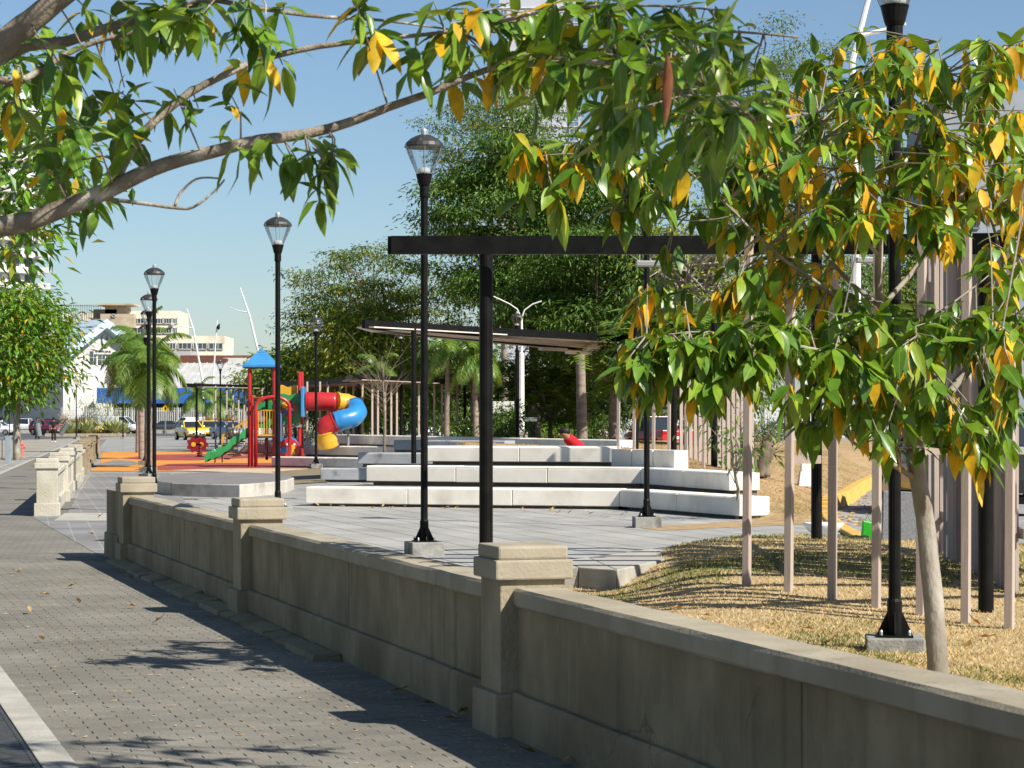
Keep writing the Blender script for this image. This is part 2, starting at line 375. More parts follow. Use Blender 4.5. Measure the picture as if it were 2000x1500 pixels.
for x, y in spots:
    z = -0.0125 + rb.uniform(-.0015, .0015); yaw = rb.uniform(-.012, .012)
    M = Matrix.Translation((x, y, z)) @ Matrix.Rotation(ang1 + yaw, 4, 'Z') @ Matrix.Rotation(rb.uniform(-.006, .006), 4, 'X')
    if nb < 300: put(brick, 'paver', wk, M); nb += 1
    else: far.add([M @ Vector(q) for q in bx.v], bx.f)
for x, y in halves:
    M = Matrix.Translation((x, y, -.0125)) @ Rz @ Matrix.Diagonal((.5, 1, 1, 1)); far.add([M @ Vector(q) for q in bx.v], bx.f)
far.build('paver_field', M_bricki, wk, kind='stuff')

# plaza slabs
kf = [Vector((-.35, 20.6, 0)), G(1040, 1107, .17), G(1130, 1108, .17), G(1205, 1113, .17), G(1300, 1092, .17), G(1440, 1068, .17), G(1550, 1060, .17), G(1660, 1068, .17)]
kb = [Vector((-.6, 21.3, 0)), G(1040, 1095, .17), G(1100, 1094, .17), G(1150, 1089, .17), G(1300, 1068, .17), G(1440, 1050, .17), G(1560, 1046, .17), G(1668, 1058, .17)]
pz = sheet('plaza_court', [C0 + D1 * 9 + N1 * .1] + [(p + q) / 2 for p, q in zip(kf, kb)] + [Vector((4.6, 29, 0)), Vector((5.2, 36, 0)), Vector((6, 46.2, 0)), Vector((-34, 46.2, 0)), Vector((-12, 38, 0)), PA + N1 * .1], -0.010, M_plazaj)
sw, sl_ = 0.5, 1.5; h = .003
sb = MB(); q = .006
sb.add([(-sw / 2 + q, -sl_ / 2 + q, -.02), (sw / 2 - q, -sl_ / 2 + q, -.02), (sw / 2 - q, sl_ / 2 - q, -.02), (-sw / 2 + q, sl_ / 2 - q, -.02),
        (-sw / 2 + q + h, -sl_ / 2 + q + h, 0), (sw / 2 - q - h, -sl_ / 2 + q + h, 0), (sw / 2 - q - h, sl_ / 2 - q - h, 0), (-sw / 2 + q + h, sl_ / 2 - q - h, 0)],
       [(4, 5, 6, 7), (0, 1, 5, 4), (1, 2, 6, 5), (2, 3, 7, 6), (3, 0, 4, 7)])
slab = sb.data('slab', M_slab); sp = []
for i in range(1, 34):
    for j in range(0, 26):
        p = C0 + N1 * (0.15 + sw * i) + D1 * (6.0 + sl_ * j + (0.0 if i % 2 else .75))
        if 22.5 < p.y < 46.0 and -0.13 * p.y - .6 < p.x < 0.02 * p.y + 4.0: sp.append((p.y, p.x))
sp.sort(); far = MB()
for n_, (y, x) in enumerate(sp):
    M = Matrix.Translation((x, y, 0.002 + rb.uniform(-.001, .001))) @ Matrix.Rotation(ang1, 4, 'Z')
    if n_ < 300: put(slab, 'slab', pz, M)
    else: far.add([M @ Vector(t) for t in sb.v], sb.f)
if far.v: far.build('slab_field', M_slabi, pz, kind='stuff')

# ---------------------------------------------------------------- parapet wall and pillars
def cracks(m, s_=.9, dark=(.05, .04, .028)):
    """hairline cracks and dark run-off stains on concrete"""
    n = m.node_tree.nodes; L = m.node_tree.links; b = n['Principled BSDF']; src = b.inputs['Base Color'].links[0].from_socket
    g = n.new('ShaderNodeNewGeometry'); nz = n.new('ShaderNodeTexNoise'); nz.inputs['Scale'].default_value = 3; nz.inputs['Detail'].default_value = 5; L.new(g.outputs['Position'], nz.inputs['Vector'])
    ad = n.new('ShaderNodeVectorMath'); ad.operation = 'MULTIPLY_ADD'; ad.inputs[1].default_value = (.5, .5, .5); L.new(nz.outputs['Color'], ad.inputs[0]); L.new(g.outputs['Position'], ad.inputs[2])
    vo = n.new('ShaderNodeTexVoronoi'); vo.feature = 'DISTANCE_TO_EDGE'; vo.inputs['Scale'].default_value = s_; L.new(ad.outputs[0], vo.inputs['Vector'])
    r = n.new('ShaderNodeMapRange'); r.inputs[1].default_value = .002; r.inputs[2].default_value = .007; r.inputs[3].default_value = .45; r.inputs[4].default_value = 0; L.new(vo.outputs['Distance'], r.inputs[0])
    n2 = n.new('ShaderNodeTexNoise'); n2.inputs['Scale'].default_value = .8; L.new(g.outputs['Position'], n2.inputs['Vector'])
    r2 = n.new('ShaderNodeMapRange'); r2.inputs[1].default_value = .52; r2.inputs[2].default_value = .6; L.new(n2.outputs[0], r2.inputs[0])
    ml = n.new('ShaderNodeMath'); ml.operation = 'MULTIPLY'; L.new(r.outputs[0], ml.inputs[0]); L.new(r2.outputs[0], ml.inputs[1])
    mp = n.new('ShaderNodeMapping'); mp.inputs['Scale'].default_value = (5, 5, .35); L.new(g.outputs['Position'], mp.inputs[0])
    n4 = n.new('ShaderNodeTexNoise'); n4.inputs['Scale'].default_value = 1; n4.inputs['Detail'].default_value = 7; L.new(mp.outputs[0], n4.inputs['Vector'])
    r4 = n.new('ShaderNodeMapRange'); r4.inputs[1].default_value = .58; r4.inputs[2].default_value = .75; r4.inputs[4].default_value = .45; L.new(n4.outputs[0], r4.inputs[0])
    mx0 = n.new('ShaderNodeMath'); mx0.operation = 'MAXIMUM'; L.new(ml.outputs[0], mx0.inputs[0]); L.new(r4.outputs[0], mx0.inputs[1])
    x = n.new('ShaderNodeMix'); x.data_type = 'RGBA'; x.inputs[7].default_value = (*dark, 1); L.new(src, x.inputs[6]); L.new(mx0.outputs[0], x.inputs[0]); L.new(x.outputs[2], b.inputs['Base Color'])
def wallmat(name, c1, c2, c3, moss):
    m = mat(name, c1, c2, 6.0, 0.93, 0.5, 45, coords='World', stretch=(1, 1, 0.7), c3=c3, s3=1.3, lo3=.45, hi3=.68)
    n = m.node_tree.nodes; L = m.node_tree.links; b = n['Principled BSDF']
    src = b.inputs['Base Color'].links[0].from_socket
    g = n.new('ShaderNodeNewGeometry'); mp = n.new('ShaderNodeMapping'); mp.inputs['Scale'].default_value = (16, 16, 1.3); L.new(g.outputs['Position'], mp.inputs[0])
    nz = n.new('ShaderNodeTexNoise'); nz.inputs['Scale'].default_value = 1.0; nz.inputs['Detail'].default_value = 6; L.new(mp.outputs[0], nz.inputs['Vector'])
    r = n.new('ShaderNodeMapRange'); r.inputs[1].default_value = .55; r.inputs[2].default_value = .85; r.inputs[4].default_value = .5; L.new(nz.outputs[0], r.inputs[0])
    x = n.new('ShaderNodeMix'); x.data_type = 'RGBA'; x.inputs[7].default_value = (*moss, 1); L.new(src, x.inputs[6]); L.new(r.outputs[0], x.inputs[0])
    L.new(x.outputs[2], b.inputs['Base Color']); cracks(m); return m
M_wall = wallmat('weathered_concrete', (0.30, 0.25, 0.165), (0.235, 0.193, 0.125), (0.165, 0.132, 0.082), (0.36, 0.31, 0.22))
M_shaft = wallmat('pillar_concrete', (0.33, 0.28, 0.195), (0.27, 0.228, 0.155), (0.20, 0.165, 0.108), (0.38, 0.335, 0.25))
M_cope = mat('coping_concrete', (0.36, 0.318, 0.245), (0.30, 0.262, 0.195), 5, 0.92, 0.2, 50, coords='World', c3=(0.255, 0.22, 0.16), s3=1.1, lo3=.45, hi3=.7)
cracks(M_cope, .7, (.10, .085, .06))
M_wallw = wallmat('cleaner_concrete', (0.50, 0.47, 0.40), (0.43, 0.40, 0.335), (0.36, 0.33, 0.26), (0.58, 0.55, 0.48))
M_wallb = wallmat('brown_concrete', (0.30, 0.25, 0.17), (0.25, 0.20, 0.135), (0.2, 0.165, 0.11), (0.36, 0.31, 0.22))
UP = Vector((0, 0, 1))
def wobble(a, b, prof, side, n, amp, seed):
    """profile swept in short lengths with small unevenness, as hand-floated concrete has"""
    mb = MB(); m = len(prof); r = random.Random(seed); vs = []
    for i in range(n + 1):
        p = a.lerp(b, i / n)
        for j, (x, y) in enumerate(prof):
            w_ = noise.noise(Vector((p.x * 2.1 + j * 7.3 + seed, p.y * 2.1, j * 3.1))) * amp
            vs.append(p + side * (x + w_) + UP * (y + noise.noise(Vector((p.x * 1.7 + seed, p.y * 1.7 + j * 5, 9))) * amp * (1 if y > .05 else 0)))
    fs = [tuple(range(m)), tuple(range((n + 1) * m - 1, n * m - 1, -1))]
    for i in range(n):
        for j in range(m): fs.append((i * m + (j + 1) % m, i * m + j, (i + 1) * m + j, (i + 1) * m + (j + 1) % m))
    mb.add(vs, fs); return mb
def wall_segment(a, b, side, mw, mc, label, seed, group, fine=True):
    t = thing('parapet_wall', label, 'wall', tuple((a + b) / 2), 0, group)
    n = 26 if fine else 4; am = 0.006 if fine else 0.003
    d = (b - a).normalized(); a2, b2 = a + d * .165, b - d * .165; a3, b3 = a + d * .19, b - d * .19
    wobble(a2, b2, [(-.125, -.03), (-.125, .20), (-.11, .222), (.11, .222), (.125, .20), (.125, -.03)], side, n, am, seed).build('plinth', mw, t)
    mid = [(a2.lerp(b2, .5))]
    for k_, (p, q) in enumerate(((a2, mid[0] - d * .005), (mid[0] + d * .005, b2))):
        wobble(p, q, [(-.078, .2205), (-.078, .652), (.078, .652), (.078, .2205)], side, n // 2, am * .5, seed + 3 + k_).build('panel', mw, t)
    wobble(a2, b2, [(-.095, .65), (-.105, .66), (-.105, .728), (-.09, .744), (.13, .744), (.145, .728), (.145, .66), (.135, .65)], side, n, am, seed + 9).build('coping', mc, t)
    return t
def pillar(c, rz, mw, mc, label, group):
    t = thing('wall_pillar', label, 'pillar', tuple(c), rz, group); M = wm(t)
    def bxs(s, z0, z1, nm, m, bv, tp=1.0, dx=0):
        MB().box((dx, 0, (z0 + z1) / 2), (s, s, z1 - z0), 0, 0, M, tp).build(nm, m, t, bevel=bv, seg=2)
    ms = M_shaft if mw is M_wall else mw
    bxs(.42, -.03, .215, 'plinth', ms, .012); bxs(.345, .21, .79, 'shaft', ms, .008)
    bxs(.41, .785, .885, 'cap', mc, .010); bxs(.372, .883, .955, 'cap_slab', mc, .014)
    return t
names = ['second nearest', 'nearest full', 'third']
GP, GW = 'pillars of the near parapet', 'lengths of the near parapet'
for k_, lb in ((0, 'capped concrete parapet pillar nearest the camera, before the black pergola post'), (1, 'capped concrete parapet pillar second from the camera'),
              (2, 'capped concrete parapet pillar at the far end of the near wall, before the round platform')):
    pillar(C0 + D1 * SP * k_, ang1, M_wall, M_cope, lb, GP)
wall_segment(C0 - D1 * SP, C0, N1, M_wall, M_cope, 'shaded concrete parapet length running out of the picture at lower right', 11, GW)
wall_segment(C0, C0 + D1 * SP, N1, M_wall, M_cope, 'concrete parapet length between the nearest and second pillars', 23, GW)
wall_segment(C0 + D1 * SP, PA, N1, M_wall, M_cope, 'concrete parapet length between the second and third pillars', 37, GW)
t = thing('wall_stub', 'low uncapped concrete stub behind the third parapet pillar', 'wall', tuple(PA + D1 * .7))
a, b = PA + D1 * .18, PA + D1 * 1.35
wobble(a, b, [(-.19, -.03), (-.19, .27), (-.175, .285), (.175, .285), (.19, .27), (.19, -.03)], N1, 5, .004, 51).build('plinth', M_wall, t)
wobble(a, b - D1 * .03, [(-.165, .28), (-.165, .78), (.165, .78), (.165, .28)], N1, 5, .004, 52).build('stub_body', M_wall, t)
ang2 = math.atan2(N2.y, N2.x); SP2 = 7.1
ordw = ['first', 'second', 'third', 'fourth', 'fifth', 'sixth', 'seventh', 'eighth', 'ninth', 'tenth', 'eleventh']
for k_ in range(10):
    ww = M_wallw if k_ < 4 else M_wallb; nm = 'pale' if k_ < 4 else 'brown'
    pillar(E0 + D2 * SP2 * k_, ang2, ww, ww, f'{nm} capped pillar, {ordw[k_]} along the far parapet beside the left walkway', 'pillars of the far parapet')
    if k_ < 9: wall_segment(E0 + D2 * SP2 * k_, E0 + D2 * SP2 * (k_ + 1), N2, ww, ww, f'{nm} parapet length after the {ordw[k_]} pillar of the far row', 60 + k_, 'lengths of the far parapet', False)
# raised stone edging at the foot of the near wall
t = thing('stone_edging', 'broken low stone edging along the foot of the near wall', 'kerb', tuple(C0 + D1 * 9))
v0 = 3.6
for i in range(12):
    a = C0 + D1 * (v0 + i * 0.92) - N1 * .245; b = a + D1 * .905
    wobble(a, b, [(-.07 + rb.uniform(-.025, .02), -.02), (-.06, .030 + rb.uniform(-.015, .012)), (.10, .048 + rb.uniform(-.01, .01)), (.115, -.02)], N1, 7, .016, 80 + i).build('edging_stone', M_wall, t)

# ---------------------------------------------------------------- near lawn inside the wall
def lawn_h(x, y):
    return -.035 + .215 * ss((x - .75) / 1.1) * ss((y - 16.5) / 6.5) + .06 * ss((x - .8) / 1.5) + .02 * noise.noise(Vector((x * .8, y * .8, 0)))
M_lawn = mat('dry_lawn', (0.47, 0.36, 0.215), (0.36, 0.27, 0.15), 7, 0.95, 0.6, 60, coords='World', c3=(0.24, 0.20, 0.08), s3=.7, lo3=.55, hi3=.8)
t = thing('lawn_kerb', 'pale curved concrete edging between plaza and near lawn', 'kerb', (1.5, 24, 0))
for i in range(len(kf) - 1):
    d = (kf[i + 1] - kf[i]).normalized() * .003
    MB().prism([(kf[i] + d).to_2d(), (kf[i + 1] - d).to_2d(), (kb[i + 1] - d).to_2d(), (kb[i] + d).to_2d()], -.2, .172).build('kerb_block', M_kstone, t, bevel=.012)
edge = [(kb[i] + kf[i]) / 2 for i in range(len(kf))]
def lawn_back(x):
    for p, q in zip(edge, edge[1:]):
        if p.x <= x <= q.x: return p.y + (q.y - p.y) * (x - p.x) / max(1e-6, q.x - p.x)
    return edge[0].y - 1.0 * (edge[0].x - x) * 2 if x < edge[0].x else max(24.0, edge[-1].y - (x - edge[-1].x) * .7)
mb = MB(); step = .2; ids = {}; cells = []
for i in range(0, 70):
    for j in range(0, 110):
        x, y = -3 + i * step, 5 + j * step
        u = (Vector((x, y, 0)) - C0).dot(N1)
        if u > 0.12 and y < lawn_back(x) + .02: ids[(i, j)] = len(mb.v); mb.v.append((x, y, lawn_h(x, y)))
for (i, j) in list(ids):
    q = [(i, j), (i + 1, j), (i + 1, j + 1), (i, j + 1)]
    if all(k in ids for k in q): mb.f.append(tuple(ids[k] for k in q)); mb.m.append(0)
lawn = struct('lawn', mb, M_lawn, smooth=True)
M_grass = leafmat('grass_blades', [(0.0, (0.56, 0.43, 0.25)), (0.4, (0.68, 0.52, 0.31)), (0.7, (0.48, 0.36, 0.20)), (0.88, (0.36, 0.31, 0.13)), (1.0, (0.20, 0.23, 0.07))], trans=.3, rough=.7, spec=.2)
M_grassg = leafmat('grass_green', [(0.0, (0.16, 0.19, 0.045)), (0.5, (0.09, 0.15, 0.03)), (0.8, (0.24, 0.22, 0.07)), (1.0, (0.38, 0.28, 0.11))], trans=.3, rough=.7, spec=.2)
gd, gg = MB(), MB(); rg = random.Random(12)
for _ in range(150000):
    y = 10.5 + 16.5 * rg.random() ** 1.3; x = rg.uniform(.15, .226 * y + .3)
    if (Vector((x, y, 0)) - C0).dot(N1) < .17 or y > lawn_back(x): continue
    g_ = noise.noise(Vector((x * .55, y * .4, 4.2))) + .25 * noise.noise(Vector((x * 2, y * 2, 1))) + (.45 if y > lawn_back(x) - .7 else 0) + (.22 if x > 3.4 and y > 19.5 else 0) - .02
    if rg.random() < .25 and g_ < .1: continue
    mbb = gg if g_ + rg.uniform(-.2, .2) > .28 else gd
    hh = rg.uniform(.010, .032) * (1.25 if mbb is gg else 1.0); a = rg.uniform(0, 6.28); wd = rg.uniform(.004, .008); z = lawn_h(x, y) - .004
    lx, ly = rg.uniform(-.03, .03), rg.uniform(-.03, .03)
    mbb.add([(x - wd * math.cos(a), y - wd * math.sin(a), z), (x + wd * math.cos(a), y + wd * math.sin(a), z), (x + lx, y + ly, z + hh)], [(0, 1, 2)])
gd.build('dry_grass', M_grass, kind='stuff', label='short straw coloured dry grass on the near lawn', cat='grass')
gg.build('green_grass', M_grassg, kind='stuff', label='patches of greener grass along the lawn edges', cat='grass')

# ---------------------------------------------------------------- amphitheatre
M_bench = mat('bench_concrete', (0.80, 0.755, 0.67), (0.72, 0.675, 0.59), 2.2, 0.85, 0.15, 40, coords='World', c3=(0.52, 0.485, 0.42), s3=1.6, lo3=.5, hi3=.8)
M_benchd = mat('bench_grey_shade', (0.36, 0.37, 0.385), (0.30, 0.31, 0.325), 2.2, 0.85, 0.15, 40, coords='World', c3=(0.14, 0.14, 0.145), s3=2.5, lo3=.6, hi3=.75)  # bench concrete with the shade of the trees put into its grey
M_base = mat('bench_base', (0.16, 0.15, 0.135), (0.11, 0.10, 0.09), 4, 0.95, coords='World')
def bench(pts, zb, zt, label, group, m=None, depth=.55, blk=1.9):
    m = m or M_bench
    t = thing('concrete_bench', label, 'bench', (pts[0][0], pts[0][1], zb - .05), 0, group)
    P3 = [Vector((p[0], p[1], 0)) for p in pts]
    for a, b in zip(P3, P3[1:]):
        d = (b - a).normalized(); s_ = Vector((-d.y, d.x, 0)); s_ = s_ if s_.y > 0 else -s_
        L_ = (b - a).length; n = max(1, round(L_ / blk))
        for i in range(n):
            p, q = a + d * (L_ * i / n + (.006 if i else 0)), a + d * (L_ * (i + 1) / n - .002)
            z = rb.uniform(-.004, .004)
            MB().extr([(0, zb), (0, zt - .03), (.03, zt), (depth, zt), (depth, zb)], p + UP * z, q + UP * z, s_, UP).build('seat_block', m, t, bevel=.012)
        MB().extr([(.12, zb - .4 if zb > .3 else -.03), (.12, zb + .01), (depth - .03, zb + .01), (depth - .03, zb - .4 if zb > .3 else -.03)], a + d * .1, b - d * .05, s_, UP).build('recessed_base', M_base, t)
    return t
GA = 'curved rows of the amphitheatre'
R1 = [(-3.8, 41.9), (1.9, 40.2), (3.62, 36.2)]; R2 = [(-2.8, 43.7), (2.38, 42.0), (3.62, 37.9)]; R3 = [(-1.72, 45.5), (2.0, 44.3)]
bench(R1, .055, .36, 'long white concrete bench at plaza level, bottom row of the amphitheatre', GA)
bench(R2, .41, .71, 'white concrete bench in the middle row of the amphitheatre', GA)
bench(R3, .76, 1.07, 'white concrete bench in the top row before the grassy bank', GA)
GB = 'left hand concrete terraces'
bench([(-8.1, 76.6), (-4.1, 72.6)], .055, .36, 'lowest concrete bench right of the play tower', GB, blk=2.6)
bench([(-7.25, 78.2), (-3.2, 74.0)], .41, .71, 'second step concrete bench behind the lamp near the tube slide', GB, blk=2.6)
bench([(-6.2, 80.0), (-1.0, 67.5), (2.7, 58.2)], .76, 1.07, 'long topmost concrete edge in front of the slatted pergola posts', GB, blk=3.2)
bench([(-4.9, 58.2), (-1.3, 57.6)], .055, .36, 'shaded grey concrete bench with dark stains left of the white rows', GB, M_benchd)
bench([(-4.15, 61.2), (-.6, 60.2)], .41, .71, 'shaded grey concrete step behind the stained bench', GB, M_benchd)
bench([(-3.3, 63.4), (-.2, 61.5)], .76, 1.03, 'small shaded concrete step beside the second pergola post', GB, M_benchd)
bench([(-13.0, 108), (-9.0, 108)], .055, .40, 'grey concrete bench behind the red spring rider', 'benches of the playground', M_benchd, blk=2.0)
bench([(-14.2, 131), (-11.6, 131)], .055, .42, 'pale concrete bench by the road behind the playground', 'benches of the playground', blk=2.6)
t = thing('retaining_blocks', 'short concrete retaining blocks right of the top bench row', 'wall', (2.4, 42.3, .7))
for i in range(3):
    MB().box((2.22 + i * .36, 43.6 - i * .72, .86), (.30, .78, .34), R(26)).build('block', M_bench, t, bevel=.01)
def terr(name, A, B, z):
    mb = MB(); n = len(A); mb.add([(p[0], p[1], z) for p in A] + [(p[0], p[1], z) for p in B], [(i, i + 1, n + i + 1, n + i) for i in range(n - 1)]); struct(name, mb, M_base)
terr('terrace_low', R1, [(-2.85, 44.4), (2.5, 42.5), (3.8, 38.4)], .33)
terr('terrace_mid', R2[:2], [(-1.78, 46.2), (2.6, 44.8)], .69)

# round stage platform
t = thing('stage_platform', 'low round concrete platform with dark grey top before the playground', 'platform', (-7.6, 51.5, 0))
ring = [(-5.55, 46.4), (-5.1, 48.2), (-4.94, 50.0), (-4.98, 52.0), (-5.3, 54.2), (-5.9, 56.0), (-6.7, 57.1), (-7.7, 57.2), (-8.25, 55.6), (-8.2, 52.6), (-7.7, 49.4), (-7.1, 47.6)]
MB().prism(ring, -.02, .27).build('platform_rim', mat('stage_concrete', (0.50, 0.475, 0.42), (0.40, 0.375, 0.325), 3, 0.9, 0.2, 30, coords='World', c3=(0.27, 0.25, 0.21), s3=1.5, lo3=.5, hi3=.7), t, bevel=.02)
cx_, cy_ = sum(p[0] for p in ring) / 12, sum(p[1] for p in ring) / 12
MB().prism([(cx_ + (p[0] - cx_) * .985, cy_ + (p[1] - cy_) * .99) for p in ring], .20, .275).build('platform_top', mat('stage_top', (0.20, 0.185, 0.18), (0.16, 0.15, 0.147), 1.5, 0.9, coords='World'), t)

# playground surface
sheet('play_surface', [G(178, 920), G(196, 905), G(199, 882.5), G(560, 882.5), G(600, 900), G(600, 916), G(420, 921)], .004, M_rubO)
sheet('play_surface_red', [G(300, 888.5), G(420, 886.5), G(600, 889), G(600, 896), G(480, 895), G(380, 899.5), G(300, 899), G(236, 895.5)], .009, M_rubR)
sheet('play_surface_red', [G(262, 918), G(330, 906.5), G(420, 904.5), G(600, 905), G(600, 915), G(420, 916), G(330, 919)], .009, M_rubR)
pc = [G(183, 908)] + [G(225 + 45 * math.sin(a), 905 - 6 * math.cos(a)) for a in [R(q) for q in range(0, 181, 20)]] + [G(180, 911)]
sheet('play_surface_grey', pc, .009, M_entry)
sheet('sand_band', [G(330, 919), G(420, 916), G(600, 915), G(620, 923), G(560, 928), G(420, 922)], .013, M_sand)
sheet('earth_patch', [G(530, 922), G(640, 914), G(700, 922), G(640, 942), G(575, 946)], .015, mat('bare_earth', (.24, .19, .12), (.16, .13, .08), 2, .95, coords='World'))

# ---------------------------------------------------------------- dry grass bank behind the amphitheatre, roads
FREE = [(3.72, 36.6), (4.2, 35.5), (4.8, 35.2), (5.1, 38.2), (6.05, 42.8), (7.6, 50.5), (9.4, 58.9), (10.6, 64.2), (14, 75), (20, 100), (26, 130)]
def dseg(p, a, b):
    ax, ay = a; bx_, by = b; dx, dy = bx_ - ax, by - ay; t_ = max(0, min(1, ((p[0] - ax) * dx + (p[1] - ay) * dy) / (dx * dx + dy * dy)))
    return math.hypot(p[0] - ax - t_ * dx, p[1] - ay - t_ * dy)
def inside(p, poly):
    r = False; n = len(poly)
    for i in range(n):
        (x1, y1), (x2, y2) = poly[i], poly[(i + 1) % n]
        if (y1 > p[1]) != (y2 > p[1]) and p[0] < (x2 - x1) * (p[1] - y1) / (y2 - y1) + x1: r = not r
    return r
BANK = FREE + [(24, 150), (-6, 150), (-6.0, 80.6), (-.9, 68.4), (2.75, 59.0), (2.4, 56), (-1.4, 58.3), (-1.2, 46.2), (2.05, 44.7), (2.9, 42.6), (2.95, 41.5), (3.72, 38.6)]
def bank_h(x, y):
    d = min(dseg((x, y), FREE[i], FREE[i + 1]) for i in range(len(FREE) - 1))
    return (1.03 * (1 - math.exp(-d / 3.0)) + .05 * noise.noise(Vector((x * .5, y * .5, 2))) * min(1, d)) * (1 - .55 * ss((y - 60) / 60))
mb = MB(); ids = {}
for i in range(0, 72):
    for j in range(0, 160):
        x, y = -7 + i * .45, 34 + j * (.4 if j < 70 else .75) + (0 if j < 70 else -24.5)
        if inside((x, y), BANK): ids[(i, j)] = len(mb.v); mb.v.append((x, y, bank_h(x, y) + .004))
        elif y < 140 and min(dseg((x, y), FREE[q], FREE[q + 1]) for q in range(len(FREE) - 1)) < .62: ids[(i, j)] = len(mb.v); mb.v.append((x, y, -.04))
for (i, j) in list(ids):
    q = [(i, j), (i + 1, j), (i + 1, j + 1), (i, j + 1)]
    if all(k in ids for k in q): mb.f.append(tuple(ids[k] for k in q)); mb.m.append(0)
M_bank = mat('bank_soil', (0.42, 0.29, 0.155), (0.29, 0.195, 0.10), 5, 0.95, 0.7, 40, coords='World', c3=(0.20, 0.17, 0.07), s3=.5, lo3=.5, hi3=.7)
struct('grass_bank', mb, M_bank, smooth=True)
gd = MB()
for _ in range(60000):
    y = 34 + 36 * rg.random() ** 1.5; x = rg.uniform(-1.5, 10)
    if not inside((x, y), BANK): continue
    hh = rg.uniform(.012, .04); a = rg.uniform(0, 6.28); wd = rg.uniform(.006, .012); z = bank_h(x, y)
    gd.add([(x - wd * math.cos(a), y - wd * math.sin(a), z), (x + wd * math.cos(a), y + wd * math.sin(a), z), (x + rg.uniform(-.06, .06), y + rg.uniform(-.06, .06), z + hh)], [(0, 1, 2)])
M_straw = leafmat('straw', [(0, (0.42, 0.28, 0.14)), (.6, (0.54, 0.38, 0.20)), (.9, (0.28, 0.18, 0.08)), (1, (.22, .24, .08))], trans=.3, rough=.8, spec=.1)
gd.build('bank_grass', M_straw, kind='stuff', label='brown dry grass on the bank behind the amphitheatre', cat='grass')
# brown litter strip at the foot of the bank
sheet('litter_strip', [G(1225, 1028), G(1290, 1037), G(1420, 1031), G(1600, 1024), G(1640, 1012), G(1480, 1016), G(1330, 1026)], .006, M_bank)
sheet('road', [(4.3, 23.5), (4.6, 29.4), (4.95, 35.8), (5.3, 38.4), (6.2, 42.9), (7.75, 50.6), (9.55, 59), (14.1, 75), (21, 100), (27, 140), (90, 140), (60, 20), (16, 12), (7.5, 22)], .006, M_road)
t = thing('yellow_kerb', 'curved yellow painted kerb around the dry grass bank', 'kerb', (6, 42, 0))
yk = [(4.5, 29.4), (4.62, 31.4), (4.74, 33.6), (4.92, 35.8), (5.22, 38.4), (5.6, 40.6), (6.17, 42.9), (6.9, 46.6), (7.7, 50.6), (8.6, 54.8), (9.5, 59), (10.7, 64.3), (14, 75), (20, 100)]
fine = []
for i in range(len(yk) - 1):
    q = [Vector((*yk[max(0, min(len(yk) - 1, j))], 0)) for j in (i - 1, i, i + 1, i + 2)]
    for k_ in range(4):
        u = k_ / 4; fine.append(.5 * (2 * q[1] + (q[2] - q[0]) * u + (2 * q[0] - 5 * q[1] + 4 * q[2] - q[3]) * u * u + (3 * q[1] - q[0] - 3 * q[2] + q[3]) * u ** 3))
for i, (a, b) in enumerate(zip(fine, fine[1:])):
    d = (b - a).normalized(); hgt = .05 + .21 * ss((i - 12) / 6)
    MB().extr([(-.02, -.02), (-.02, hgt - .02), (.0, hgt), (.18, hgt), (.24, .02), (.24, -.02)], a + d * .004, b - d * .004, Vector((d.y, -d.x, 0)), UP).build('kerb_stone', M_yellow, t, bevel=.012)
t = thing('grass_island', 'green lawn island ringed by a yellow kerb across the road', 'traffic island', (15, 118, 0))
isl = [G(x, y) for x, y in ((1610, 886), (1700, 891), (1960, 893), (2100, 880), (2000, 866), (1700, 866))]
MB().prism([(p.x, p.y) for p in isl], -.02, .2).build('island_kerb', M_yellow, t, bevel=.02)
cxm = sum(p.x for p in isl) / 6; cym = sum(p.y for p in isl) / 6
MB().prism([(cxm + (p.x - cxm) * .97, cym + (p.y - cym) * .98) for p in isl], .1, .26).build('island_turf', mat('turf', (0.10, 0.22, 0.03), (0.07, 0.16, 0.022), 3, 0.95, 0.4, 30, coords='World'), t)
# far roads and median
sheet('avenue', [(-160, 232), (60, 214), (140, 214), (140, 262), (-160, 276)], .004, M_asph)
sheet('avenue_far', [(-160, 290), (140, 276), (140, 352), (-160, 352)], .004, M_asph)
sheet('side_street', [offs(-30, 3) + Vector((-60, -70, 0)), offs(-9, 3) + Vector((0, -40, 0)), offs(-3, 3) + Vector((0, 45, 0)), (-80, 232), (-160, 232)], .003, M_asph)
mb = MB(); mb.prism([(-160, 272), (140, 258), (140, 278), (-160, 290)], -.02, .35); struct('median', mb, mat('median_turf', (.30, .26, .10), (.2, .2, .07), .5, .95, coords='World'))
mb = MB(); mb.prism([(-160, 271.4), (140, 257.4), (140, 258.2), (-160, 272.2)], -.02, .38); struct('median_kerb', mb, M_kstone)
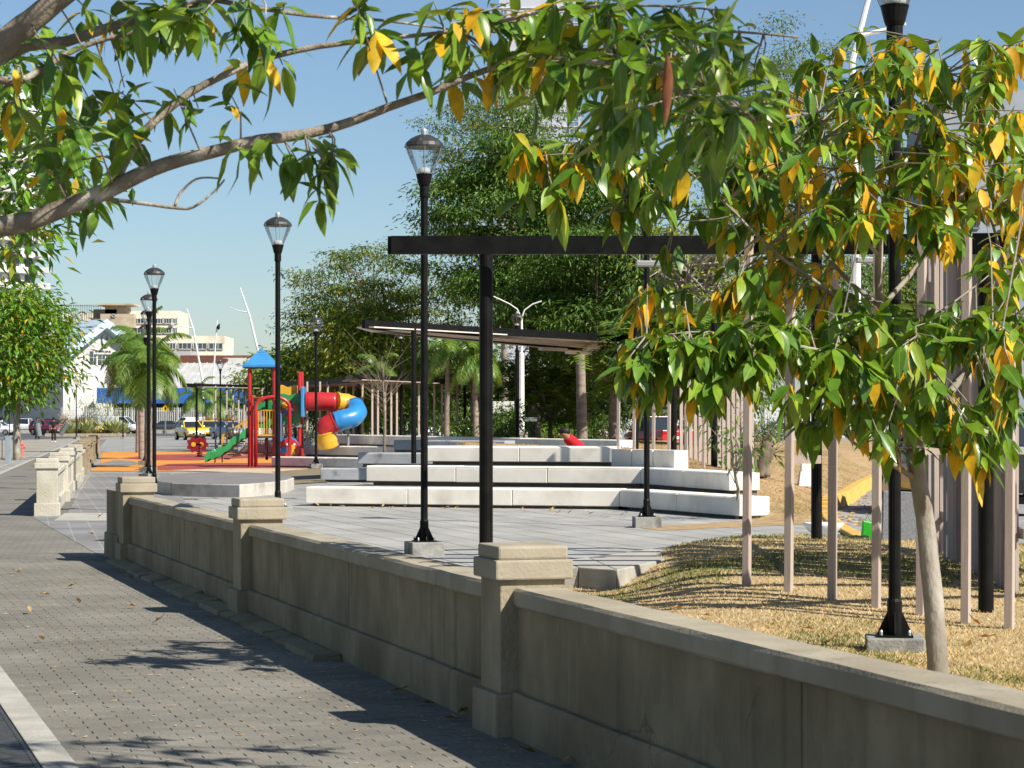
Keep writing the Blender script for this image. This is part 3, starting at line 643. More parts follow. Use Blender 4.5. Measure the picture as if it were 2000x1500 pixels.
# ---------------------------------------------------------------- street lamps
M_glass = glassmat('lantern_glass', (0.94, 0.96, 0.965), 0.05)
M_lblock = mat('lamp_base_concrete', (0.30, 0.30, 0.28), (0.20, 0.20, 0.185), 9, 0.92, 0.4, 50, coords='World', c3=(0.10, 0.10, 0.095), s3=4, lo3=.5, hi3=.7)
M_grey = mat('grey_metal', (0.42, 0.43, 0.43), rough=0.45, metal=0.6)
M_lens = mat('lamp_white', (0.80, 0.80, 0.78), rough=0.5)
M_drop = mat('dome_cap', (0.018, 0.018, 0.018), (0.035, 0.034, 0.033), 9, 0.5, c3=(.5, .48, .45), s3=7, lo3=.66, hi3=.72, spec=.5)
def make_lamp():
    t = thing('street_lamp', 'x', 'street lamp', (0, 0, 0), 0, 'black lantern street lamps')
    MB().box((0, 0, .055), (.39, .39, .21)).build('concrete_base', M_lblock, t, bevel=.01)
    b = MB().box((0, 0, .168), (.24, .24, .016)).build('base_plate', BLACK, t)
    for i in range(4):
        a = i * math.pi / 2; c_, s_ = math.cos(a), math.sin(a)
        g = MB(); th = .006
        pr = [(.042, .175), (.115, .175), (.115, .19), (.05, .33), (.042, .33)]
        g.extr(pr, (-s_ * th, c_ * th, 0), (s_ * th, -c_ * th, 0), Vector((c_, s_, 0)), UP); g.build('gusset', BLACK, t)
        x, y = (c_ - s_) * .095, (c_ + s_) * .095
        MB().lathe([(.012, .175), (.012, .20), (.006, .212)], (x, y, 0), 6).build('anchor_bolt', M_grey, b)
    MB().lathe([(.052, .175), (.052, .40), (.043, .42), (.043, 4.22)], n=14).build('pole', BLACK, t, smooth=False)
    MB().lathe([(.052, 4.20), (.056, 4.22), (.056, 4.33), (.062, 4.335), (.072, 4.36), (.095, 4.455), (.10, 4.47), (.085, 4.475)], n=16).build('lantern_holder', BLACK, t)
    MB().lathe([(.094, 4.472), (.118, 4.53), (.168, 4.64), (.205, 4.73), (.222, 4.79)], n=20, closed=False).build('lantern_glass', M_glass, t, smooth=True)
    for i in range(6):
        a = i * math.pi / 3 + .3
        MB().tube([(r_ * math.cos(a), r_ * math.sin(a), z) for r_, z in ((.099, 4.47), (.124, 4.53), (.174, 4.64), (.211, 4.73), (.228, 4.79))], .0035, 5).build('glass_rib', M_grey, t)
    MB().lathe([(.075, 4.475), (.075, 4.51), (.06, 4.545), (.02, 4.555)], n=14).build('lamp_socket', M_lens, t, smooth=True)
    d = MB().lathe([(.20, 4.785), (.232, 4.782), (.234, 4.80), (.215, 4.84), (.165, 4.885), (.10, 4.92), (.05, 4.935)], n=20).build('dome', M_drop, t, smooth=False)
    MB().lathe([(.04, 4.93), (.04, 4.985), (.035, 5.0), (.01, 5.002)], n=10).build('photocell', M_grey, d)
    return t
lampy = [
 ('lantern lamp on a concrete base behind the near wall, left of the big post', -1.03, 26.7, 0),
 ('black lantern lamp beside the round platform, in front of the play tower', -3.86, 37.5, 0),
 ('black lantern lamp with the tallest lantern in the row by the palms', -7.86, 50.0, 0),
 ('black lantern lamp second in the row by the palms', -9.67, 60.6, 0),
 ('black lantern lamp third in the row by the palms', -11.02, 68.9, 0),
 ('black lantern lamp furthest in the row by the palms', -12.85, 79.8, 0),
 ('black lantern lamp on the dry lawn beside the young tree trunk', 2.615, 15.55, -.05),
 ('black lantern lamp on the plaza before the right end of the benches', 1.99, 33.6, 0),
 ('black lantern lamp right of the play tower by the lowest terraces', -6.4, 74.3, 0),
 ('small black lantern lamp far behind the yellow slide rail', -16.6, 129.5, 0),
 ('black lantern lamp on the bank behind the second pergola beside the white mast', .19, 87, .72),
 ('half hidden lantern lamp among the trees left of the second pergola post', -4.65, 95, .5),
 ('thin black lamp by the planting bed, top hidden in the left tree', -36.0, 188, 0),
 ('thin black lamp at far left in front of the parked cars', -45.5, 206, 0),
 ('thin black lamp behind the agaves, left of the palms', -33.0, 193, 0)]
l0 = make_lamp()
for i, (lb, x, y, z) in enumerate(lampy):
    if i == 0: l0['label'] = lb; l0.matrix_basis = Matrix.Translation((x, y, z)) @ Matrix.Rotation(R(17), 4, 'Z')
    else: dup(l0, (x, y, z), R(17 + 11 * i), lb)

# ---------------------------------------------------------------- white masts
def mast(name, label, base, pts, rad, arms, group='white street light masts', arm_r=.06):
    t = thing(name, label, 'light mast', tuple(base), 0, group)
    MB().tube([base] + pts, rad, 8).build('mast_pole', WHITE, t)
    for path, head in arms:
        MB().tube(path, arm_r, 6).build('arm', WHITE, t)
        if head: MB().bar(path[-1], Vector(path[-1]) + Vector(head), .3, .09).build('lamp_head', mat('lamp_head', (.55, .56, .57), rough=.4), t, bevel=.02)
    return t
Y = 250
mast('light_mast', 'leaning white light mast with one arm, above the play tower roof', P(506, 850, Y), [P(505, 690, Y), P(487, 615, Y), P(469, 562, Y)], [.14, .13, .10, .05], [([P(485, 610, Y), P(466, 607, Y)], P(449, 600, Y) - P(466, 607, Y))])
Y = 262
mast('light_mast', 'leaning white light mast with one arm, above the cream building', P(399, 850, Y), [P(395, 740, Y), P(378, 645, Y), P(365, 603, Y)], [.15, .13, .1, .05], [([P(378, 641, Y), P(362, 639, Y)], P(350, 637, Y) - P(362, 639, Y))])
Y = 270
mast('light_mast', 'thin white mast with a bird perched near its top', P(416, 840, Y), [P(417, 730, Y), P(424, 625, Y)], [.12, .1, .05], [])
b_ = MB().ball(P(426.5, 639, Y - .3), .20, 8, 6, 0, (1.0, 1.0, 1.5)); b_.ball(P(428.5, 634, Y - .3), .10, 8, 5)
b_.bar(P(426, 642, Y - .3), P(424.5, 647, Y - .3), .12, .04); b_.build('bird', BLACK, smooth=True, label='black bird perched on the thin white mast', cat='bird', kind='thing')
Y = 92
mast('light_mast', 'white lamp post with two curved arms behind the second pergola', P(1018.5, 856, Y), [P(1018.5, 690, Y), P(1018.7, 688, Y), P(1019, 620, Y)], [.12, .11, .05, .04],
     [([P(1019, 622, Y), P(1024, 606, Y), P(1040, 594, Y), P(1058, 588, Y)], None), ([P(1019, 622, Y), P(1010, 604, Y), P(996, 594, Y), P(964, 579, Y)], None)], arm_r=.028)
MB().box(P(1018.5, 852, Y), (.5, .5, .35)).build('mast_footing', CONC, bpy.data.objects[[o.name for o in col.objects if o.name.startswith('light_mast')][-1]])
Y = 60
mast('light_mast', 'white mast with a cross arm and lamp head at the top right', P(1672, 860, Y), [P(1672, 500, Y), P(1664, 120, Y), P(1698, -10, Y), P(1712, -60, Y)], [.13, .12, .09, .07, .06], [([P(1679, 70, Y), P(1735, 57, Y)], P(1768, 48, Y) - P(1735, 57, Y))])
# ---------------------------------------------------------------- pergolas
M_wood = mat('grey_pink_timber', (0.42, 0.345, 0.30), (0.33, 0.265, 0.225), 3, 0.75, 0.2, 40, coords='World', stretch=(14, 14, .6), c3=(0.50, 0.44, 0.39), s3=3, lo3=.5, hi3=.75)
M_wood2 = mat('shaded_boards', (0.36, 0.31, 0.30), (0.29, 0.245, 0.235), 3, 0.8, 0.2, 40, coords='World', stretch=(14, 14, .6))
def roofz(y): return CH + .0727 * y                      # underside of the tilted roof
t = thing('pergola', 'nearest black steel pergola with timber posts over the near lawn', 'pergola', (2.5, 21, 0), 0, 'pergolas around the plaza')
FB = [(-1.08, 20.4), (2.10, 20.25), (3.05, 18.6), (4.3, 16.6), (7.5, 17.6), (6.6, 22.5), (4.4, 25.8), (1.6, 25.2), (-1.08, 22.8)]
for i in range(len(FB)):
    a, b = FB[i], FB[(i + 1) % len(FB)]
    MB().bar(Vector((*a, roofz(a[1]) + .083)), Vector((*b, roofz(b[1]) + .083)), .07, .163).build('edge_beam', BLACK, t)
for k_, (x, y, gz) in enumerate(((-.235, 20.62, 0), (3.76, 18.05, .05), (3.44, 25.7, .15))):
    p = MB().lathe([(.062, gz - .1), (.062, roofz(y) + .03)], (x, y, 0), 18).build('steel_post', BLACK, t, smooth=False)
    MB().lathe([(.075, gz + .0), (.075, gz + .012)], (x, y, 0), 16).build('post_flange', BLACK, p)
import bisect
for j in range(11):                                     # roof slats over the frame
    y = 18.0 + j * .72
    xs = []
    for i in range(len(FB)):
        (x1, y1), (x2, y2) = FB[i], FB[(i + 1) % len(FB)]
        if (y1 - y) * (y2 - y) < 0: xs.append(x1 + (x2 - x1) * (y - y1) / (y2 - y1))
    if len(xs) >= 2:
        xs.sort(); MB().bar(Vector((xs[0] + .05, y, roofz(y) + .10)), Vector((xs[-1] - .05, y, roofz(y) + .10)), .16, .03).build('roof_slat', M_wood, t)
front = [(1466, 1458, 1130), (1549, 1540, 1156), (1632, 1625, 1173), (1718, 1711, 1190), (1803, 1798, 1205), (1890, 1886, 1218), (1979, 1971, 1228)]
fpos = []
for xt, xb, yb in front:
    z = .12; 
    for _ in range(4):
        p = G(xb, yb, z); z = lawn_h(p.x, p.y)
    fpos.append(p); zt = CH + .0825 * p.y
    lean = (xt - xb) / F * p.y * .6
    MB().bar((p.x, p.y, z - .1), (p.x + lean, p.y, zt), .062, .075, up=Vector((.5, 1, 0))).build('timber_post', M_wood, t, bevel=.004)
for i, z0 in ((1, 1.25), (4, 1.35), (5, 1.5)):           # short cross rails between posts
    a, b = fpos[i], fpos[i + 1] if i + 1 < len(fpos) else fpos[i]
    b = a.lerp(b, .62)
    MB().bar((a.x, a.y + .05, z0), (b.x + .1, b.y + .4, z0), .05, .07).build('cross_rail', M_wood, t)
rb2 = random.Random(5)
for i in range(26):                                      # board screen on the far right side
    y = 23.6 - i * .165; x = 4.28 + .02 * math.sin(i) + (.0 if i % 3 else .07)
    if i in (2, 5, 6): continue
    MB().box((x, y, 1.62), (.05, .125, 3.25), R(4)).build('screen_board', M_wood2 if i % 2 else M_wood, t, bevel=.004)
MB().bar((4.36, 23.6, .62), (4.36, 19.3, .62), .04, .09).build('screen_rail', M_wood2, t)
MB().bar((4.36, 23.6, 2.3), (4.36, 19.3, 2.3), .04, .09).build('screen_rail', M_wood2, t)
for x, y in ((1270, 515), (1700, 508)):                  # light fittings under the roof
    p = P(x, y, 21.5); f = MB().box((p.x, p.y, p.z), (.27, .1, .055)).build('light_fitting', M_grey, t, bevel=.01)
    MB().bar((p.x - .1, p.y, p.z), (p.x - .1, p.y, p.z + .13), .012, .012).build('bracket', M_grey, f)

def pergola(label, EL, zt, posts, slats, rows, depthv, gz=0, rails=(), fit=(), th=.19, pr=.062):
    """flat pergola: front beam EL[0]->EL[1], roof reaching back by depthv"""
    a, b = Vector((*EL[0], zt)), Vector((*EL[1], zt)); dv = Vector((*depthv, 0))
    t = thing('pergola', label, 'pergola', tuple((a + b) / 2 - UP * (zt - gz)), 0, 'pergolas around the plaza')
    for p, q in ((a, b), (a + dv, b + dv), (a, a + dv), (b, b + dv)):
        MB().bar(p + UP * th / 2, q + UP * th / 2, .08, th).build('edge_beam', BLACK, t)
    for i in range(rows):
        o = dv * ((i + .6) / (rows + .4)); MB().bar(a + o + (b - a) * .01 + UP * .02, b + o - (b - a) * .01 + UP * .02, dv.length / (rows + .4) * .62, .035).build('roof_slat', M_wood, t)
    for x, y, g0 in posts: MB().lathe([(pr, g0 - .1), (pr, zt + .05)], (x, y, 0), 12).build('steel_post', BLACK, t)
    for x, y, g0 in slats: MB().box((x, y, (g0 + zt + .1) / 2), (.075, .06, zt + .1 - g0), R(20)).build('timber_post', M_wood, t)
    for p, q in rails: MB().bar(p, q, .05, .07).build('cross_rail', M_wood, t)
    for p in fit: MB().box(p, (1.3, .14, .1), math.atan2((b - a).y, (b - a).x)).build('light_fitting', M_lens, t)
    return t
M_roofw = mat('bounce_lit_slats', (0.74, 0.63, 0.55), (0.64, 0.54, 0.47), 2, .75, coords='World')  # light bounced up from the concrete is put into this paler timber colour
# second pergola, over the amphitheatre
zt = P(0, 641, 55.5).z
def at_z(x, y, z):
    Yq = (z - CH) * F / (HY - y); return Vector(((x - CX) / F * Yq, Yq, z))
QA, QB, QC, QD = at_z(710, 641, zt), at_z(1232, 669, zt), at_z(1258, 697, zt), at_z(775, 650, zt)
t = thing('pergola', 'black pergola with roof slats paled for bounced light above the white amphitheatre benches', 'pergola', (0, 60, .8), 0, 'pergolas around the plaza')
for p, q in ((QA, QB), (QB, QC), (QC, QD), (QD, QA)): MB().bar(p + UP * .1, q + UP * .1, .09, .20).build('edge_beam', BLACK, t)
for i in range(9):
    f = (i + .5) / 9.3; MB().bar(QA.lerp(QD, f) + UP * .03, QB.lerp(QC, f) + UP * .03, .95 * (.5 + f * .9), .03).build('roof_slat', M_roofw, t)
for x, y, g0 in (((808 - CX) / F * 57, 57, .7), (.17, 74, .9)): MB().lathe([(.066, g0 - .2), (.066, zt + .05)], (x, y, 0), 12).build('steel_post', BLACK, t)
for p in (at_z(1130, 689, zt - .06), at_z(1080, 682, zt - .06), at_z(1165, 683, zt - .06)): MB().box(p, (1.4, .16, .1), R(56)).build('light_fitting', M_lens, t)
# right hand pergola posts on the bank
t = thing('post_screen', 'row of slim timber posts with black steel posts on the dry bank', 'fence', (4, 50, .8), 0, None)
for i, (x, yt, yb_, Yd) in enumerate(((1207, 690, 915, 44.5), (1238, 640, 915, 43.6), (1276, 690, 914, 43.2), (1306, 660, 916, 42.8), (1340, 600, 913, 43.2), (1374, 620, 912, 43.6))):
    p, q = P(x, yb_ + 2, Yd), P(x + 2, 668, Yd); MB().bar(p, q, .05, .055, up=Vector((.4, 1, 0))).build('timber_post', M_wood, t)
for i in range(16):
    x = 1330 + i * 9.2; Yd = 52 - i * .55; p = P(x, 0, Yd); g0 = bank_h(p.x, Yd); MB().box((p.x, Yd, g0 + .8), (.07, .07, 1.9), R(12)).build('timber_post', M_wood, t)
for x, Yd in ((1395, 47.5), (1316, 52), (1242, 56)):
    p = P(x, 0, Yd); g0 = bank_h(p.x, Yd); MB().lathe([(.07, g0 - .1), (.07, g0 + 3.0)], (p.x, Yd, 0), 12).build('steel_post', BLACK, t)
MB().bar(P(1247, 803, 43.4), P(1306, 803, 42.8), .05, .06).build('cross_rail', M_wood, t)
MB().bar(P(1247, 735, 43.4), P(1276, 735, 43.1), .05, .06).build('cross_rail', M_wood, t)
# far pergolas
Yp = 118
pergola('far black pergola with thin timber posts behind the spring rider', [(P(358, 0, Yp).x, Yp), (P(520, 0, 112).x, 128)], P(0, 756, Yp).z,
        [(P(384, 0, Yp + 1).x, Yp + 1, 0), (P(520, 0, 126).x, 126, 0)],
        [(P(x, 0, Yd).x, Yd, 0) for x, Yd in ((421, 120), (443, 121), (455, 122), (466, 123), (477, 124), (488, 125), (512, 127), (522, 127))], 3, (2.5, 5), th=.2)
Yp = 96
pergola('black pergola with many timber posts behind the tube slide', [(P(545, 0, 104).x, 104), (P(720, 0, 92).x, 92)], P(0, 752, 100).z,
        [(P(577, 0, 103).x, 103, .3), (P(700, 0, 94).x, 94, .6)],
        [(P(x, 0, 97).x, 97, .5) for x in (600, 625, 640, 664, 676, 690, 708)], 3, (3, 5), th=.22)
pergola('black pergola with close timber boards behind the top concrete edge', [(P(690, 0, 88).x, 88), (P(1006, 0, 107).x, 107)], P(0, 742, 88).z,
        [(P(784, 0, 95).x, 95, .4), (P(908, 0, 102).x, 102, .4), (P(973, 0, 106).x, 106, .4)],
        [(P(x, 0, 88.5 + (x - 690) * .06).x, 88.5 + (x - 690) * .06, .4) for x in (727, 738, 752, 764, 775, 818, 834, 848, 863, 893, 921, 925, 929, 933, 937, 941)], 4, (-.6, 4.5), th=.22)
# ---------------------------------------------------------------- foliage tools
def leaf_geo(L_, W, droop=.25, fold=.12, wave=0.0, detailed=True):
    """one leaf lying along +Y from the origin, face up; pointed ellipse, folded on the midrib, tip bending down"""
    vs = [(0, 0, 0)]; fs = []
    secs = ((.14, .55), (.34, .95), (.58, .92), (.80, .52)) if detailed else ((.35, 1.0), (.7, .75))
    for k_, (t_, w_) in enumerate(secs):
        z = -droop * L_ * t_ * t_; x = W / 2 * w_; e = fold * W * w_ + wave * W * math.sin(k_ * 2.1)
        vs += [(0, t_ * L_, z), (-x, t_ * L_, z + e), (x, t_ * L_, z + e)]
    vs.append((0, L_, -droop * L_)); n = len(secs)
    fs += [(0, 1, 2), (0, 3, 1)]
    for i in range(n - 1):
        a, b = 1 + i * 3, 4 + i * 3; fs += [(a, b, b + 1, a + 1), (a, a + 2, b + 2, b)]
    a = 1 + (n - 1) * 3; T = len(vs) - 1; fs += [(a, T, a + 1), (a, a + 2, T)]
    return vs, fs
def frame(d, roll, up=Vector((0, 0, 1))):
    y = Vector(d).normalized(); x = y.cross(up)
    if x.length < 1e-3: x = Vector((1, 0, 0))
    x.normalize(); z = x.cross(y); M = Matrix((x, y, z)).transposed().to_4x4()
    return M @ Matrix.Rotation(roll, 4, 'Y')
BARK = mat('smooth_bark', (0.29, 0.26, 0.215), (0.20, 0.17, 0.135), 6, 0.85, 0.4, 40, coords='World', stretch=(1, 1, .5), c3=(0.40, 0.375, 0.33), s3=5, lo3=.52, hi3=.7)
BARKN = mat('branch_bark', (0.26, 0.22, 0.17), (0.17, 0.14, 0.105), 14, 0.85, 0.5, 70, coords='World', c3=(0.42, 0.38, 0.33), s3=9, lo3=.52, hi3=.66)
BARKD = mat('dark_bark', (0.20, 0.16, 0.12), (0.13, 0.10, 0.075), 5, 0.9, 0.4, 30, coords='World')
GREEN = [(0.0, (0.055, 0.135, 0.015)), (0.3, (0.095, 0.205, 0.018)), (0.65, (0.15, 0.27, 0.022)), (1.0, (0.24, 0.35, 0.03))]
LM_o = leafmat('glossy_leaf', GREEN, 'object', trans=.26, rough=.34, spec=.55)
LM_i = leafmat('glossy_leaf_mass', GREEN, 'island', trans=.26, rough=.34, spec=.55)
LY_o = leafmat('yellow_leaf', [(0, (0.62, 0.42, 0.025)), (.45, (0.74, 0.46, 0.02)), (.75, (0.66, 0.34, 0.02)), (1, (0.42, 0.38, 0.03))], 'object', trans=.34, rough=.5, spec=.3)
LY_i = leafmat('yellow_leaf_mass', [(0, (0.62, 0.42, 0.025)), (.45, (0.74, 0.46, 0.02)), (.75, (0.66, 0.34, 0.02)), (1, (0.42, 0.38, 0.03))], 'island', trans=.34, rough=.5, spec=.3)
LEAVES = []
for i, (l_, w_, d_, f_, wv) in enumerate(((.20, .062, .22, .16, .03), (.23, .066, .30, .12, .02), (.18, .060, .15, .20, .05), (.21, .056, .40, .10, .04), (.16, .054, .25, .22, .02), (.22, .072, .18, .08, .06),
        (.19, .050, .55, .30, .08), (.15, .058, -.12, .15, .05), (.24, .060, .10, .25, .03), (.13, .050, .3, .1, .1), (.20, .070, .45, .02, -.06), (.17, .040, .2, .45, .05))):
    g = leaf_geo(l_, w_ * 1.18, d_, f_ * .8, wv); mb = MB().add(*g)
    LEAVES.append((mb.data('leaf_green', LM_o, True), mb.data('leaf_yellow', LY_o, True), g))
class Foliage:
    """collects leaves; the ones that show largest become objects of their own, the rest one mass"""
    def __init__(s): s.L = []
    def leaf(s, p, d, roll, scale, yellow): s.L.append((Vector(p), Vector(d), roll, scale, yellow, len(s.L)))
    def flush(s, root, keep=300, seed=1):
        r = random.Random(seed)
        def vis(q):
            p = q[0]; u, v_ = CX + p.x / p.y * F, HY - (p.z - CH) / p.y * F
            return q[3] / p.y if -80 < u < 2080 and -80 < v_ < 1580 else 0
        order = sorted(s.L, key=vis, reverse=True); mg, my = MB(), MB()
        for i, (p, d, roll, sc_, yel, _) in enumerate(order):
            k_ = r.randrange(len(LEAVES)); M = Matrix.Translation(p) @ frame(d, roll) @ Matrix.Diagonal((sc_ * r.uniform(.9, 1.1), sc_, sc_, 1))
            if i < keep: put(LEAVES[k_][1 if yel else 0], 'leaf', root, M)
            else:
                vs, fs = LEAVES[k_][2]; (my if yel else mg).add([M @ Vector(q) for q in vs], fs)
        if mg.v: mg.build('leaf_mass', LM_i, root, smooth=True, kind='stuff')
        if my.v: my.build('yellow_leaf_mass', LY_i, root, smooth=True, kind='stuff')
def whorl(fo, p, axis, n, r, yf, size=1.0, droop=.55):
    """leaves radiating from a twig tip and hanging down"""
    axis = Vector(axis).normalized(); a0 = r.uniform(0, 6.28)
    x = axis.cross(UP); x = x.normalized() if x.length > .05 else Vector((1, 0, 0)); z = x.cross(axis)
    for i in range(n):
        a = a0 + i * 2.4; out = x * math.cos(a) + z * math.sin(a); along = r.uniform(-.12, .01)
        yel = r.random() < yf
        d = out * r.uniform(.5, .9) + axis * r.uniform(.1, .5) + Vector((0, 0, -droop * r.uniform(.6, 1.6) - (.5 if yel else 0)))
        fo.leaf(Vector(p) + axis * along, d, r.uniform(-.5, .5), size * r.uniform(.75, 1.12), yel)
def limb(mb, pts, r0, r1, n=7, wob=.0, seed=0, pw=1.0):
    """tapered limb through points, smoothed"""
    pts = [Vector(p) for p in pts]; out = []
    for i in range(len(pts) - 1):
        p0, p1, p2, p3 = pts[max(i - 1, 0)], pts[i], pts[i + 1], pts[min(i + 2, len(pts) - 1)]
        for k_ in range(4):
            t_ = k_ / 4; out.append(.5 * ((2 * p1) + (p2 - p0) * t_ + (2 * p0 - 5 * p1 + 4 * p2 - p3) * t_ ** 2 + (3 * p1 - p0 - 3 * p2 + p3) * t_ ** 3))
    out.append(pts[-1]); m = len(out)
    out = [p + Vector((noise.noise(p * 5 + Vector((seed, 0, 0))), noise.noise(p * 5 + Vector((0, seed, 3))), noise.noise(p * 5 + Vector((0, 7, seed))))) * wob for p in out]
    mb.tube(out, [(r1 + (r0 - r1) * (1 - i / (m - 1)) ** pw) * (1 + .08 * noise.noise(Vector((i * .9, seed, 0)))) for i in range(m)], n)
    return out

# ---------------------------------------------------------------- young tree on the near lawn
rt = random.Random(21); YT = 13.8
t = thing('young_tree', 'young tree with hanging green and yellow leaves on the near lawn', 'tree', (2.58, YT, 0))
fo = Foliage()
def Q(x, y, dy=0.0): return P(x, y, YT + dy)
trunk = MB(); bp = limb(trunk, [Q(1832, 1330), Q(1828, 1240), Q(1818, 1120), Q(1806, 1010), Q(1792, 930), Q(1780, 880)], .067, .048, 12, .004)
trunk.build('trunk', BARK, t, smooth=True)
brs = [
 ([Q(1784, 890), Q(1757, 780, .1), Q(1738, 700, .15), Q(1722, 600, .1), Q(1716, 500), Q(1728, 420, -.1), Q(1770, 330, -.2), Q(1800, 250, -.3)], .036, .009),
 ([Q(1784, 890), Q(1840, 790, .1), Q(1905, 700, .2), Q(1965, 635, .2), Q(2060, 560, .1)], .036, .016),
 ([Q(1795, 940), Q(1740, 905, -.1), Q(1690, 880, -.2), Q(1640, 840, -.3)], .022, .006),
 ([Q(1722, 600, .1), Q(1650, 540, .3), Q(1590, 470, .5), Q(1555, 400, .6), Q(1500, 320, .6)], .017, .005),
 ([Q(1738, 700, .15), Q(1660, 600, -.2), Q(1600, 555, -.4), Q(1520, 500, -.6), Q(1440, 420, -.7), Q(1340, 330, -.8)], .017, .005),
 ([Q(1716, 500), Q(1665, 430, -.3), Q(1630, 330, -.5), Q(1600, 220, -.6)], .014, .004),
 ([Q(1722, 600, .1), Q(1790, 520, .4), Q(1850, 430, .6), Q(1900, 320, .7), Q(1920, 200, .6), Q(1935, 110, .5)], .017, .005),
 ([Q(1965, 635, .2), Q(1960, 520, .4), Q(1930, 420, .5), Q(1890, 330, .3)], .015, .004),
 ([Q(1757, 780, .1), Q(1700, 730, -.5), Q(1620, 690, -.8), Q(1500, 665, -1.0), Q(1380, 650, -1.1), Q(1260, 655, -1.1)], .016, .004),
 ([Q(1757, 780, .1), Q(1720, 740, -.6), Q(1680, 700, -.9), Q(1640, 640, -1.1)], .012, .004),
 ([Q(1840, 790, .1), Q(1830, 740, -.6), Q(1800, 700, -1.0), Q(1790, 650, -1.1)], .012, .004),
 ([Q(1905, 700, .2), Q(1900, 690, -.5), Q(1920, 660, -1.0), Q(1960, 640, -1.2)], .012, .004),
 ([Q(1738, 700, .15), Q(1790, 640, .5), Q(1860, 590, .8), Q(1930, 540, 1.0)], .010, .004),
 ([Q(1800, 250, -.3), Q(1840, 170, -.3), Q(1830, 80, -.2)], .008, .003),
 ([Q(1340, 330, -.8), Q(1240, 300, -.9), Q(1130, 300, -.9), Q(1020, 310, -.9)], .007, .003),
 ([Q(1440, 420, -.7), Q(1350, 430, -.6), Q(1230, 420, -.5)], .006, .003)]
skel = []
for i, (pts, r0, r1) in enumerate(brs):
    mb = MB(); o = limb(mb, pts, r0, r1, 8, .012, i); mb.build('branch', BARK, t, smooth=True); skel += [(p, (o[min(k_ + 1, len(o) - 1)] - o[max(k_ - 1, 0)]).normalized()) for k_, p in enumerate(o) if k_ > 4]
regs = [  # photo window of a part of the crown, whorls in it, share of yellow, depth range
 ((1180, 1420, 100, 420), 43, .15, (-1.3, .2)), ((1000, 1190, 255, 400), 16, .22, (-1.1, -.6)), ((1380, 1700, 130, 450), 82, .20, (-1.3, 1.2)),
 ((1690, 2030, 70, 330), 77, .24, (-1.2, 1.2)), ((1690, 2030, 300, 470), 46, .40, (-1.0, 1.0)), ((1560, 1800, 60, 160), 7, .2, (-.6, .6)),
 ((1210, 1500, 640, 740), 48, .08, (-1.5, -.8)), ((1480, 1720, 610, 830), 60, .10, (-1.5, -.3)), ((1700, 2020, 600, 880), 70, .12, (-1.5, -.2)),
 ((1240, 1460, 545, 590), 11, .40, (-.9, -.5)), ((1480, 1660, 440, 600), 16, .40, (-.6, .8)), ((1840, 1930, 840, 930), 6, .4, (-.7, -.4)), ((1250, 1440, 730, 790), 13, .15, (-1.4, -.8)),
 ((1900, 2020, 480, 640), 10, .25, (-.9, .4))]
tw = MB()
for (x0, x1, y0, y1), n, yf, (d0, d1) in regs:
    for _ in range(n):
        p = Q(rt.uniform(x0, x1), rt.uniform(y0, y1), rt.uniform(d0, d1))
        b, bd = min(skel, key=lambda s: (s[0] - p).length); ax = (p - b); dist = ax.length
        if dist > .75: b, bd = min(skel, key=lambda s: (s[0] - p).length + (.3 if s[0].z > p.z else 0)); ax = p - b
        mid = b.lerp(p, .55) + Vector((rt.uniform(-.04, .04), rt.uniform(-.04, .04), .06 * min(1, dist)))
        tw.tube([b, mid, p], [.006, .004, .003], 5, cap=False)
        ax = (p - mid).normalized() * .6 + bd * .2 + Vector((rt.uniform(-.3, .3), rt.uniform(-.3, .3), -.1))
        whorl(fo, p, ax, rt.randint(6, 9), rt, yf, rt.uniform(.85, 1.12))
        if rt.random() < .5: whorl(fo, mid, ax, rt.randint(2, 4), rt, min(.9, yf * 1.8), .9, .8)
tw.build('twigs', BARK, t, smooth=True, kind='stuff')
fo.flush(t, 300, 2)

